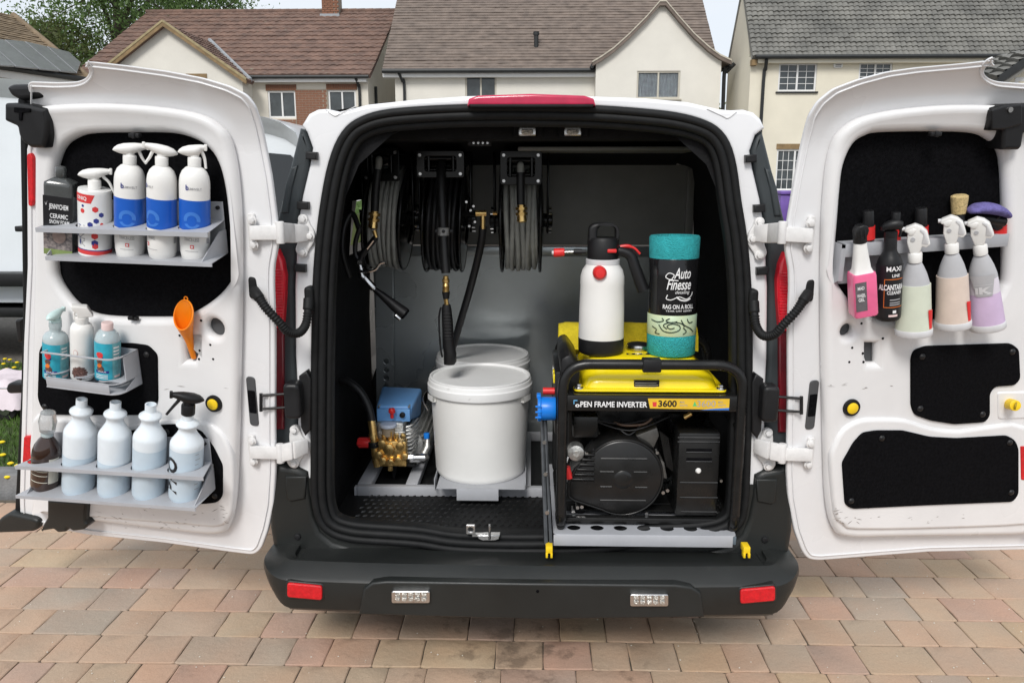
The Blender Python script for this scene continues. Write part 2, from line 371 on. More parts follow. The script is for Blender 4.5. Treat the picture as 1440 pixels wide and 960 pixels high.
def catmull(pts, k=6, closed=False):
    pts = [Vector(p) for p in pts]; n = len(pts); out = []
    for i in range(n if closed else n - 1):
        p0 = pts[(i - 1) % n] if closed or i > 0 else pts[0]
        p1, p2 = pts[i], pts[(i + 1) % n]
        p3 = pts[(i + 2) % n] if closed or i + 2 < n else pts[-1]
        for j in range(k):
            t = j / k
            out.append(0.5 * ((2 * p1) + (p2 - p0) * t + (2 * p0 - 5 * p1 + 4 * p2 - p3) * t * t + (3 * p1 - p0 - 3 * p2 + p3) * t ** 3))
    if not closed: out.append(pts[-1])
    return out
def rounded(poly, r, n=5):
    out = []; m = len(poly)
    for i in range(m):
        p, a, b = Vector(poly[i]), Vector(poly[i - 1]), Vector(poly[(i + 1) % m])
        rr = r[i] if isinstance(r, (list, tuple)) else r
        da, db = (a - p), (b - p)
        la = min(rr, da.length * 0.48); lb = min(rr, db.length * 0.48)
        q0, q1 = p + da.normalized() * la, p + db.normalized() * lb
        for k in range(n + 1):
            t = k / n
            out.append(tuple((1 - t) ** 2 * q0 + 2 * t * (1 - t) * p + t * t * q1))
    return out
def rrect(x0, z0, x1, z1, r, n=5): return rounded([(x0, z0), (x1, z0), (x1, z1), (x0, z1)], r, n)
def circle(cx, cz, r, n=20): return [(cx + r * math.cos(2 * math.pi * i / n), cz + r * math.sin(2 * math.pi * i / n)) for i in range(n)]

def plate(outline, y0, y1, holes=(), bev=0.004, res=2):
    """a sheet lying in x-z from depth y0 (front) to y1 with holes and rounded edges -> MB"""
    cu = bpy.data.curves.new('tmp', 'CURVE'); cu.dimensions = '2D'; cu.fill_mode = 'BOTH'
    th = abs(y1 - y0); bev = min(bev, th * 0.49)
    cu.extrude = th / 2 - bev; cu.bevel_depth = bev; cu.bevel_resolution = res; cu.offset = -bev
    for loop in [outline] + list(holes):
        s = cu.splines.new('POLY'); s.points.add(len(loop) - 1); s.use_cyclic_u = True
        for q, p in zip(s.points, loop): q.co = (p[0], p[1], 0, 1)
    ob = bpy.data.objects.new('tmp', cu)
    me = ob.to_mesh()
    yc = (y0 + y1) / 2
    mb = MB()
    mb.v = [(v.co.x, yc - v.co.z, v.co.y) for v in me.vertices]
    mb.f = [tuple(p.vertices) for p in me.polygons]; mb.mi = [0] * len(mb.f)
    ob.to_mesh_clear(); bpy.data.objects.remove(ob); bpy.data.curves.remove(cu)
    return mb

def text_mb(s, h, width=None, bold=0.0, align='CENTER', shear=0.0, font=None):
    """lettering in the x-z plane facing -y, cap height h, optionally fitted to a width"""
    cu = bpy.data.curves.new('tmp', 'FONT'); cu.body = s; cu.size = 1.0; cu.align_x = 'CENTER'; cu.offset = bold; cu.shear = shear
    cu.resolution_u = 3
    ob = bpy.data.objects.new('tmp', cu); me = ob.to_mesh()
    vs = [v.co.copy() for v in me.vertices]; mb = MB()
    if vs:
        x0, x1 = min(v.x for v in vs), max(v.x for v in vs)
        k = h / 0.69; kx = (width / (x1 - x0)) if width else k
        off = {'CENTER': (x0 + x1) / 2, 'LEFT': x0, 'RIGHT': x1}[align]
        mb.v = [((v.x - off) * kx, 0.0, v.y * k) for v in vs]
        mb.f = [tuple(p.vertices) for p in me.polygons]; mb.mi = [0] * len(mb.f)
    ob.to_mesh_clear(); bpy.data.objects.remove(ob); bpy.data.curves.remove(cu)
    return mb
def wrap(mb, Rad, ang=0.0, z=0.0, lift=0.0006, M=None):
    """bend a flat print (x-z) round a cylinder about the z axis; angle 0 faces -y"""
    out = MB(); out.f = mb.f; out.mi = mb.mi
    rf = Rad if callable(Rad) else (lambda _: Rad)
    for x, y, zz in mb.v:
        r = rf(zz + z) + lift; a = ang + x / rf(zz + z)
        p = Vector((r * math.sin(a), -r * math.cos(a), zz + z))
        out.v.append(tuple(M @ p) if M else tuple(p))
    return out
def wpatch(Rad, a0, a1, z0, z1, n=16, lift=0.0005, M=None, nz=1):
    rf = Rad if callable(Rad) else (lambda _: Rad)
    mb = MB(); vs = []
    for k in range(nz + 1):
        z = z0 + (z1 - z0) * k / nz
        for i in range(n + 1):
            a = a0 + (a1 - a0) * i / n; r = rf(z) + lift
            vs.append((r * math.sin(a), -r * math.cos(a), z))
    fs = [(k * (n + 1) + i, k * (n + 1) + i + 1, (k + 1) * (n + 1) + i + 1, (k + 1) * (n + 1) + i) for k in range(nz) for i in range(n)]
    return mb.add(vs, fs, M)
def wpoly(poly, Rad, ang=0, z=0, lift=0.0007, M=None):
    me = bpy.data.meshes.new('tmp'); me.from_pydata([(p[0], 0, p[1]) for p in poly], [], [tuple(range(len(poly)))])
    bm = bmesh.new(); bm.from_mesh(me); x0, x1 = min(p[0] for p in poly), max(p[0] for p in poly); r = Rad(z) if callable(Rad) else Rad
    n = int((x1 - x0) / (r * .14))
    for k in range(1, n + 1):
        bmesh.ops.bisect_plane(bm, geom=bm.verts[:] + bm.edges[:] + bm.faces[:], plane_co=(x0 + (x1 - x0) * k / (n + 1), 0, 0), plane_no=(1, 0, 0))
    bm.verts.index_update(); f = MB(); f.v = [tuple(v.co) for v in bm.verts]; f.f = [tuple(v.index for v in q.verts) for q in bm.faces]; f.mi = [0] * len(f.f)
    bm.free(); bpy.data.meshes.remove(me)
    return wrap(f, Rad, ang, z, lift, M)

# ------------------------------------------------------------------ objects
CTX = {}
def world_of(F, base): return F.M @ Matrix.Translation(base)
def tag(o, label=None, cat=None, group=None, kind=None):
    if label: o['label'] = label
    if cat: o['category'] = cat
    if group: o['group'] = group
    if kind: o['kind'] = kind
    return o
def _place(o, parent, F, base):
    COL.objects.link(o)
    W = world_of(F, base)
    if parent is not None:
        o.parent = parent
        pf, pb = CTX[parent.name]
        o.matrix_basis = world_of(pf, pb).inverted() @ W
    else:
        o.matrix_basis = W
    CTX[o.name] = (F, tuple(base))
def thing(name, label, cat, base=(0, 0, 0), F=VAN, group=None):
    o = bpy.data.objects.new(name, None); o.empty_display_size = 0.1
    _place(o, None, F, base)
    return tag(o, label, cat, group)
def build(mb, name, mats, parent=None, F=None, base=None, bevel=0.0, seg=2, angle=38, label=None, cat=None, group=None, kind=None, flat=False, weld=False):
    if F is None: F = CTX[parent.name][0] if parent else VAN
    if base is None: base = CTX[parent.name][1] if parent and CTX[parent.name][0] is F else (0, 0, 0)
    me = mb.mesh(name, base)
    if bevel or weld:
        bm = bmesh.new(); bm.from_mesh(me)
        if weld: bmesh.ops.remove_doubles(bm, verts=bm.verts, dist=1e-5)
        bmesh.ops.recalc_face_normals(bm, faces=bm.faces)
        if bevel:
            es = [e for e in bm.edges if len(e.link_faces) == 2 and e.calc_face_angle(0) > R(28)]
            bmesh.ops.bevel(bm, geom=es, offset=bevel, segments=seg, affect='EDGES', profile=0.5, clamp_overlap=True)
        bm.to_mesh(me); bm.free()
    if not flat:
        me.shade_smooth(); me.set_sharp_from_angle(angle=R(angle))
    for m in (mats if isinstance(mats, (list, tuple)) else [mats]): me.materials.append(m)
    o = bpy.data.objects.new(name, me)
    _place(o, parent, F, base)
    return tag(o, label, cat, group, kind)
def copy_tree(o, parent=None, dx=None):
    c = o.copy(); COL.objects.link(c); CTX[c.name] = CTX[o.name]
    if parent is not None: c.parent = parent
    for ch in list(o.children): copy_tree(ch, c)
    return c
def hplate(outline, ztop, zbot, holes=(), bev=0.001, res=1):
    mb = plate(outline, -ztop, -zbot, holes, bev, res)
    mb.v = [(x, z, -y) for x, y, z in mb.v]
    return mb
def inset(poly, d):
    n = len(poly); out = []
    A = sum(poly[i][0] * poly[(i + 1) % n][1] - poly[(i + 1) % n][0] * poly[i][1] for i in range(n))
    s = 1 if A > 0 else -1
    for i in range(n):
        p, a, b = Vector(poly[i]), Vector(poly[i - 1]), Vector(poly[(i + 1) % n])
        t = (b - a).normalized(); out.append((p.x - t.y * d * s, p.y + t.x * d * s))
    return out
def cutbend(mb, dfun, zs):
    """cut a sheet at the given heights, then push it in depth by dfun(z)"""
    me = mb.mesh('tmp'); bm = bmesh.new(); bm.from_mesh(me)
    for z in zs:
        bmesh.ops.bisect_plane(bm, geom=bm.verts[:] + bm.edges[:] + bm.faces[:], plane_co=(0, 0, z), plane_no=(0, 0, 1))
    out = MB()
    bm.verts.index_update()
    out.v = [(v.co.x, v.co.y + dfun(v.co.z), v.co.z) for v in bm.verts]
    out.f = [tuple(v.index for v in f.verts) for f in bm.faces]; out.mi = [0] * len(out.f)
    bm.free(); bpy.data.meshes.remove(me)
    return out

# =================================================================== THE SETTING
def sheet(name, pts, z, m, kind='structure'):
    mb = MB(); mb.add([(x, y, z) for x, y in pts], [tuple(range(len(pts)))])
    return build(mb, name, m, kind=kind, flat=True)
sheet('ground', [(-400, -200), (400, -200), (400, 600), (-400, 600)], -0.045, M_asphalt)
drive = sheet('driveway', [(-4.6, 0.2), (5.6, 0.2), (5.6, 6.6), (-2.22, 6.6), (-2.22, 3.62), (-4.6, 3.62)], 0.0005, M_bed)

# pavers: rows 0.16 m deep running across, lengths 0.24 / 0.16 / 0.125
def paver_mesh(w, d, seed):
    rnd = random.Random(seed); g = 0.0014
    x, y = w / 2 - g, d / 2 - g
    ring = []
    per = [(-x, -y, x, -y), (x, -y, x, y), (x, y, -x, y), (-x, y, -x, -y)]
    for ax, ay, bx, by in per:
        for t in (0.035, 0.35, 0.68, 0.965):
            ring.append((ax + (bx - ax) * t + rnd.uniform(-.0016, .0016), ay + (by - ay) * t + rnd.uniform(-.0016, .0016)))
    top = [(p[0] * (1 - 0.0035 / x), p[1] * (1 - 0.0035 / y), rnd.uniform(-.0008, .0008)) for p in ring]
    mid = [(p[0], p[1], -0.0025) for p in ring]
    low = [(p[0], p[1], -0.03) for p in ring]
    mb = MB(); n = len(ring)
    mb.add(low + mid + top, [(k * n + i, k * n + (i + 1) % n, (k + 1) * n + (i + 1) % n, (k + 1) * n + i) for k in range(2) for i in range(n)] + [tuple(range(2 * n, 3 * n))])
    return mb
PV = {}
for w in (0.24, 0.16, 0.125):
    for s in range(4):
        me = paver_mesh(w, 0.16, s * 7 + int(w * 1000)).mesh('paver')
        me.shade_smooth(); me.set_sharp_from_angle(angle=R(30)); me.materials.append(M_paver); PV[(w, s)] = me
far = MB(); npav = 0
row = -8
while True:
    y0 = 2.62 + row * 0.16
    if y0 > 6.5: break
    rr = random.Random(100 + row)
    x = -4.6 + rr.uniform(0, .2) if y0 < 3.5 else -2.2
    while x < 5.5:
        w = rr.choice([0.24, 0.24, 0.16, 0.16, 0.125, 0.125, 0.16]); cx, cy = x + w / 2, y0 + 0.08
        hz, tx, ty = 0.006 + rr.uniform(-.0012, .0012), rr.uniform(-.006, .006), rr.uniform(-.006, .006)
        s = rr.randrange(4)
        # in the photograph's view and not under the vehicle
        vis = 2.1 < cy < 3.9 and abs(cx) < 0.70 * cy + 0.12 and not (cy > 2.75 and abs(cx) < 0.62)
        if vis and npav < 298:
            o = bpy.data.objects.new('paver', PV[(w, s)]); COL.objects.link(o); o.parent = drive
            o.matrix_basis = Matrix.Translation((cx, cy, hz)) @ Matrix.Rotation(tx, 4, 'X') @ Matrix.Rotation(ty, 4, 'Y') @ Matrix.Rotation(math.pi * (s % 2), 4, 'Z')
            npav += 1
        else:
            far.merge(paver_mesh(w, 0.16, s), Matrix.Translation((cx, cy, hz)))
        x += w
    row += 1
build(far, 'paver', M_paver, drive, kind='stuff', angle=30)

gt = MB(); rq = random.Random(77)
for _ in range(420):
    x, y = rq.uniform(-2.4, 2.4), rq.uniform(2.1, 3.5); r_ = rq.uniform(.0012, .0035)
    gt.add([(x - r_, y, .0075), (x, y - r_, .0075), (x + r_, y, .0075), (x, y + r_, .0075), (x, y, .0075 + r_)], [(0, 1, 4), (1, 2, 4), (2, 3, 4), (3, 0, 4)])
build(gt, 'grit', M_label, kind='stuff', flat=True)

# kerb stones and the lawn behind them
lawn = sheet('lawn', [(-9, 3.84), (-2.28, 3.84), (-2.28, 6.35), (-9, 6.35)], 0.05, M_soil)
for k in range(6):
    mb = MB().box((0, 0, 0), (0.905, 0.13, 0.22))
    build(mb, 'kerb_stone', M_kerb, lawn, base=None, bevel=0.012).location = (-2.29 - 0.455 - k * 0.915, 3.755, -0.005)
gr = MB(); rg = random.Random(5)
for _ in range(17000):
    x, y = -2.30 - abs(rg.gauss(0, 1)) * 1.2, rg.uniform(3.85, 6.34)
    if x < -8.5: continue
    h = rg.uniform(0.02, 0.055); a = rg.uniform(0, 6.28); w = 0.004
    dx, dy = math.cos(a) * w, math.sin(a) * w; lx, ly = rg.gauss(0, .018), rg.gauss(0, .018)
    gr.add([(x - dx, y - dy, 0.048), (x + dx, y + dy, 0.048), (x + lx, y + ly, 0.05 + h)], [(0, 1, 2)])
build(gr, 'grass', M_grass, kind='stuff', flat=True)
dspots = [(5, 512), (14, 506), (24, 510), (9, 519), (20, 517), (2, 528), (13, 534), (4, 640), (15, 652), (11, 671), (25, 655), (3, 622), (18, 536), (7, 505)]
for i, (px, py) in enumerate(dspots):
    q = G(px, py, 0.09)
    mb = MB().m(0).lathe([(0.001, 0.0), (0.013, 0.003), (0.017, 0.010), (0.010, 0.015), (0.001, 0.016)], Matrix.Translation((q.x, q.y, 0.085)), 9)
    mb.m(1).cyl((q.x, q.y, 0.045), (q.x + .003, q.y, 0.088), 0.0022, 5)
    build(mb, 'dandelion', [M_dande, M_grass], base=(q.x, q.y, 0.05), label='small yellow dandelion flower in the grass beyond the open left door', cat='dandelion', group='dandelions in the lawn at the left')

# the sheet draped over a small wheeled thing on the lawn
def covered_thing():
    a, b = G(-75, 592, 0.05), G(27, 592, 0.05)
    cx, cy = (a.x + b.x) / 2, a.y + 0.28; hw = (b.x - a.x) / 2 + 0.02
    t = thing('covered_cart', 'low wheeled cart under a crumpled pale pink sheet on the grass at the left edge', 'cart', (cx, cy, 0.05))
    mb = MB(); n, m2 = 26, 18; vs = []
    for j in range(m2 + 1):
        for i in range(n + 1):
            u, v = i / n * 2 - 1, j / m2 * 2 - 1
            e = max(abs(u), abs(v)); hz = 0.15 * (1 - max(0, (e - 0.45) / 0.55) ** 2.2) + 0.08
            hz += 0.035 * noise.noise(Vector((u * 3, v * 3, 1))) + 0.02 * noise.noise(Vector((u * 9, v * 7, 4)))
            vs.append((cx + u * hw, cy + v * 0.30, 0.05 + hz))
    mb.add(vs, [(j * (n + 1) + i, j * (n + 1) + i + 1, (j + 1) * (n + 1) + i + 1, (j + 1) * (n + 1) + i) for j in range(m2) for i in range(n)])
    build(mb, 'dust_sheet', M_sheet, t, angle=80)
    for sx in (-0.85, 0.55):
        for sy in (-0.24, 0.24):
            w = build(MB().cyl((cx + sx * hw, cy + sy - .02, 0.125), (cx + sx * hw, cy + sy + .02, 0.125), 0.075, 18), 'wheel', M_tyre, t, bevel=0.006)
            build(MB().cyl((cx + sx * hw, cy + sy - .026, 0.125), (cx + sx * hw, cy + sy + .026, 0.125), 0.04, 14), 'hub', M_steel, w)
    build(MB().box((cx, cy, 0.15), (hw * 1.8, 0.42, 0.05)), 'chassis', M_plastic, t, bevel=0.01)
covered_thing()

# ------------------------------------------------------------------ houses
def tiles(E0, E1, T0, T1, rows, cols, lip=0.03, amp=0.0, seg=1, jit=0.004, seed=1):
    """a roof slope laid in courses, eave E0-E1 to ridge T0-T1"""
    E0, E1, T0, T1 = map(Vector, (E0, E1, T0, T1)); rnd = random.Random(seed)
    nrm = (E1 - E0).cross(T0 - E0).normalized()
    if nrm.z < 0: nrm = -nrm
    mb = MB(); N = cols * seg
    for k in range(rows):
        t0, t1 = k / rows, min(1, (k + 1.12) / rows)
        vs = []; jj = [rnd.uniform(-jit, jit) for _ in range(cols + 1)]; sag = rnd.uniform(-jit, jit)
        for t, o in ((t0, -0.012), (t0, lip), (t1, 0.0)):
            a, b = E0.lerp(T0, t), E1.lerp(T1, t)
            for i in range(N + 1):
                w = amp * abs(math.sin(math.pi * i / seg + (0.5 if seg == 1 else 0))) if seg > 1 else 0
                p = a.lerp(b, i / N) + nrm * (o + (w + jj[i // seg] + sag if o != -0.012 else 0)) 
                if o == lip: p = p + (E0 - T0).normalized() * jj[min(cols, i // seg)] * 2.0
                vs.append(p)
        n = N + 1
        mb.add(vs, [(r * n + i, r * n + i + 1, (r + 1) * n + i + 1, (r + 1) * n + i) for r in range(2) for i in range(N)])
    return mb
def slab(E0, E1, T1, T0, th):
    P = [Vector(p) for p in (E0, E1, T1, T0)]; nrm = (P[1] - P[0]).cross(P[3] - P[0]).normalized()
    if nrm.z < 0: nrm = -nrm
    vs = [p - nrm * 0.02 for p in P] + [p - nrm * (0.02 + th) for p in P]
    return MB().add(vs, [(0, 1, 2, 3), (7, 6, 5, 4), (0, 4, 5, 1), (1, 5, 6, 2), (2, 6, 7, 3), (3, 7, 4, 0)])
def window(parent, x0, x1, z0, z1, Y, lights=2, bars=(0, 0), fm=M_upvc, curtain=None, sill=True):
    """a casement set into the wall: frame, panes, glazing bars"""
    f = 0.055; yw = Y + 0.06
    w = (x1 - x0); holes = []; cuts = [x0 + f + (w - f) * k / lights for k in range(lights)]
    for c in cuts: holes.append(rrect(c, z0 + f, c + (w - f) / lights - f, z1 - f, 0.004, 1))
    fr = build(plate(rrect(x0, z0, x1, z1, 0.004, 1), yw - .03, yw + .04, holes, 0.006, 1), 'window', fm, parent)
    for c in cuts:
        a, b = c - .01, c + (w - f) / lights - f + .01
        build(MB().box2((a, yw + .012, z0 + f - .01), (b, yw + .02, z1 - f + .01)), 'pane', M_glass if not curtain else MATS['window_glass_thin'], fr)
        if curtain:
            cm = MB(); vs = []; n = 24
            for r in (z0 + .03, z1 - .03):
                for i in range(n + 1):
                    vs.append((a + (b - a) * i / n, yw + .07 + .018 * math.sin(i * 1.9), r))
            cm.add(vs, [(i, i + 1, n + 2 + i, n + 1 + i) for i in range(n)])
            build(cm, 'curtain', M_curtain, fr)
        if bars[0] or bars[1]:
            gb = MB()
            for k in range(1, bars[0]): x = a + (b - a) * k / bars[0]; gb.box2((x - .008, yw - .005, z0 + f), (x + .008, yw + .0, z1 - f))
            for k in range(1, bars[1]): z = z0 + f + (z1 - z0 - 2 * f) * k / bars[1]; gb.box2((a, yw - .006, z - .008), (b, yw + .001, z + .008))
            build(gb, 'glazing_bars', fm, fr)
    if sill: build(MB().box2((x0 - .06, Y - .06, z0 - .05), (x1 + .06, Y + .05, z0 - .002)), 'sill', fm if sill is True else sill, fr, bevel=0.008)
    return fr
mat('window_glass_thin', (0.6, 0.65, 0.68), 0.03, trans=0.85, ior=1.1)
def pipe(parent, pts, r=0.045):
    build(MB().tube(catmull(pts, 4) if len(pts) > 2 else pts, r, 8), 'downpipe', M_gutter, parent)
def brickwork(parent, x0, x1, z0, z1, Y, solid=False, group_limit=400):
    """bricks one by one, front face at Y, on a mortar backing"""
    bl, bh = 0.225, 0.075
    back = build(MB().box2((x0, Y + 0.006, z0), (x1, Y + 0.09, z1)), 'brick_panel', M_mortar, parent)
    k = 0; z = z0; F, base = CTX[back.name]
    me = MB().box((0, 0, 0), (bl - .012, 0.05, bh - .012)).mesh('brick'); me.materials.append(M_brick)
    mh = MB().box((0, 0, 0), (bl / 2 - .012, 0.05, bh - .012)).mesh('brick'); mh.materials.append(M_brick)
    while z < z1 - bh * 0.6:
        x = x0 - (bl / 2 if k % 2 else 0)
        while x < x1 - 0.02:
            a, b = max(x, x0), min(x + bl, x1)
            if b - a > bl * 0.8: o = bpy.data.objects.new('brick', me)
            elif b - a > bl * 0.3: o = bpy.data.objects.new('brick', mh)
            else: x += bl; continue
            COL.objects.link(o); o.parent = back
            o.location = ((a + b) / 2 - base[0], Y + 0.025 + random.uniform(-.002, .002) - base[1], z + bh / 2 - base[2]); x += bl
        z += bh; k += 1

M_tan = mat('mossy_mortar', (.34, .28, .16), .9, var=.25, vscale=6)
def house_A():
    Y0 = 27.0
    xr, xl = V(517, 110, Y0).x, V(112, 105, Y0).x
    ze, zr, Yr = V(430, 106, Y0 - .3).z, V(330, 17, Y0 + 5.6).z, Y0 + 5.6
    h = thing('brown_roofed_house', 'cream house with brown tiled roof, front gable and brick chimney behind the left door', 'house', ((xl + xr) / 2, Y0, 0))
    W = lambda a, b, c, d: (V(a, b, Y0).x, V(a, d, Y0).z, V(c, b, Y0).x, V(a, b, Y0).z)
    w1, w2 = W(376, 128, 415, 166), W(461, 127, 500, 165)
    holes = [rrect(*w1, .004, 1), rrect(*w2, .004, 1)]
    build(plate([(xl, 0), (xr, 0), (xr, ze + .1), (xl, ze + .1)], Y0, Y0 + .28, holes, 0.002, 0), 'front_wall', M_cream, h)
    s = (zr - ze) / (Yr - Y0 + .3)
    for x, n in ((xr, 'gable_wall'), (xl, 'gable_wall')):
        sg = 1 if x == xr else -1
        build(MB().prism([(Y0 + .283, 0), (2 * Yr - Y0, 0), (2 * Yr - Y0, ze), (Yr, zr - .06), (Y0 + .283, ze + s * .5)], x - sg * .28, x - sg * .004, plane='yz'), n, M_cream2, h)
    build(MB().box2((xl + .3, 2 * Yr - Y0 - .28, 0), (xr - .3, 2 * Yr - Y0, ze)), 'rear_wall', M_cream2, h)
    ov = .14
    E0, E1, T0, T1 = (xl - ov, Y0 - .3, ze), (xr + ov, Y0 - .3, ze), (xl - ov, Yr, zr), (xr + ov, Yr, zr)
    rf = build(slab(E0, E1, T1, T0, .08).merge(slab((xl - ov, 2 * Yr - Y0 + .3, ze), (xr + ov, 2 * Yr - Y0 + .3, ze), T1, T0, .08)), 'roof', M_roofA, h)
    build(tiles(E0, E1, T0, T1, 16, 40, .035, .022, 4, .006), 'roof_tile', M_roofA, rf, kind='stuff', angle=60)
    n = 30
    for k in range(n):
        x = xl - ov + (xr - xl + 2 * ov) * (k + .5) / n
        build(MB().tube([(x - .21, Yr, zr + .0), (x + .205, Yr, zr + .012)], .095, 10), 'ridge_tile', M_roofA, rf)
    build(MB().box2((xl, Y0 - .26, ze - .2), (xr, Y0 - .003, ze - .06)), 'fascia', M_upvc, h)
    build(MB().tube([(V(345, 106, Y0).x, Y0 - .34, ze - .05), (xr + .1, Y0 - .34, ze - .05)], .055, 8), 'gutter', M_gutter, h)
    # front gable
    Yg = Y0 - 0.9
    gx0, gx1, gm = V(152, 105, Yg).x, V(345, 112, Yg).x, V(233, 30, Yg).x
    gz, ga = V(340, 112, Yg).z, V(233, 33, Yg).z
    gw0 = gm - (gx1 - gm)
    build(MB().prism([(gw0, 0), (gx1 - .1, 0), (gx1 - .1, gz), (gm, ga - .1), (gw0, gz)], Yg, Y0 - .003), 'front_gable', M_cream2, h)
    build(MB().box2((V(262, 108, Yg).x, Yg - .03, V(262, 112, Yg).z), (V(291, 105, Yg).x, Yg + .01, V(262, 104, Yg).z)), 'vent_hood', M_wood, h)
    yint = lambda z: Y0 - .3 + (z - ze) / s
    for sg in (1, -1):
        xe = gm + sg * (gx1 - gm + .12); zE = gz - .05
        a, b, c, d = (xe, Yg - .22, zE), (xe, yint(zE) + .3, zE), (gm, Yg - .22, ga), (gm, yint(ga), ga)
        g = build(slab(a, b, d, c, .06), 'gable_roof', M_roofA, h)
        build(tiles(a, b, c, d, 13, 12, .035, .022, 4, .006), 'roof_tile', M_roofA, g, kind='stuff', angle=60)
        build(MB().prism([(xe - sg * .02, zE - .12), (xe, zE - .0), (gm, ga - .0), (gm, ga - .13)], Yg - .245, Yg - .205), 'bargeboard', M_wood, g)
        build(MB().prism([(xe - sg * .02, zE + .0), (xe, zE + .07), (gm, ga + .07), (gm, ga + .0)], Yg - .26, Yg - .15), 'verge_strip', M_tan, g)
        if sg == 1: build(MB().tube([(xe, yint(zE), zE + .05), (gm, yint(ga), ga + .06)], .07, 6), 'valley_flashing', M_lead, g)
    # windows with brick heads and the brick panel between
    for w in (w1, w2):
        window(h, w[0], w[2], w[1], w[3], Y0, 2, sill=False)
        b = build(MB().box2((w[0] - .05, Y0 - .012, w[3] + .005), (w[2] + .05, Y0 + .02, w[3] + .2)), 'brick_head', M_mortar, h)
        nb = 16
        me = MB().box((0, 0, 0), ((w[2] - w[0] + .1) / nb - .012, .04, .185)).mesh('brick'); me.materials.append(M_brick)
        for k in range(nb):
            o = bpy.data.objects.new('brick', me); COL.objects.link(o); o.parent = b
            bs = CTX[b.name][1]; o.location = (w[0] - .05 + (w[2] - w[0] + .1) * (k + .5) / nb - bs[0], Y0 - .012 - bs[1], w[3] + .103 - bs[2])
    brickwork(h, w1[2] + .004, w2[0] - .004, w1[1] - .4, w1[3] + .05, Y0 - .035)
    brickwork(h, w1[0], w1[2], w1[1] - .5, w1[1] - .06, Y0 - .035)
    pipe(h, [(V(503, 108, Y0).x, Y0 - .3, ze - .1), (V(505, 118, Y0).x, Y0 - .12, ze - .32), (V(506, 130, Y0).x, Y0 - .06, ze - .7), (V(506, 200, Y0).x, Y0 - .06, .2)])
    pipe(h, [(xr + .05, Y0 + 1.1, 4.6), (xr + .05, Y0 + 1.1, .2)], .05)
    # chimney
    Yc = Yr - .2; c0, c1 = V(456, 30, Yc).x, V(479, 30, Yc).x
    ch = build(MB().box2((c0 + .004, Yc - .3, zr - .7), (c1 - .004, Yc + .35, zr + 1.3)), 'chimney', M_mortar, h)
    me = MB().box((0, 0, 0), (.213, .05, .066)).mesh('brick'); me.materials.append(M_brick)
    mh = MB().box((0, 0, 0), (.1, .05, .066)).mesh('brick'); mh.materials.append(M_brick)
    nc = max(1, round((c1 - c0) / .225)); bs = CTX[ch.name][1]
    for k in range(24):
        z = zr - .62 + k * .078
        off = 0 if k % 2 == 0 else .1125
        x = c0 + .006
        while x < c1 - .05:
            w = .225 if not (k % 2 and x == c0 + .006) else .1125
            w = min(w, c1 - x)
            o = bpy.data.objects.new('brick', me if w > .2 else mh); COL.objects.link(o); o.parent = ch
            o.location = (x + w / 2 - bs[0], Yc - .303 - bs[1], z - bs[2]); x += w
    build(MB().prism([(c0 - .1, zr - .55), (c1 + .1, zr - .55), (c1 + .05, zr - .2), (c0 - .05, zr - .2)], Yc - .42, Yc - .36), 'flashing', M_lead, ch)
house_A()

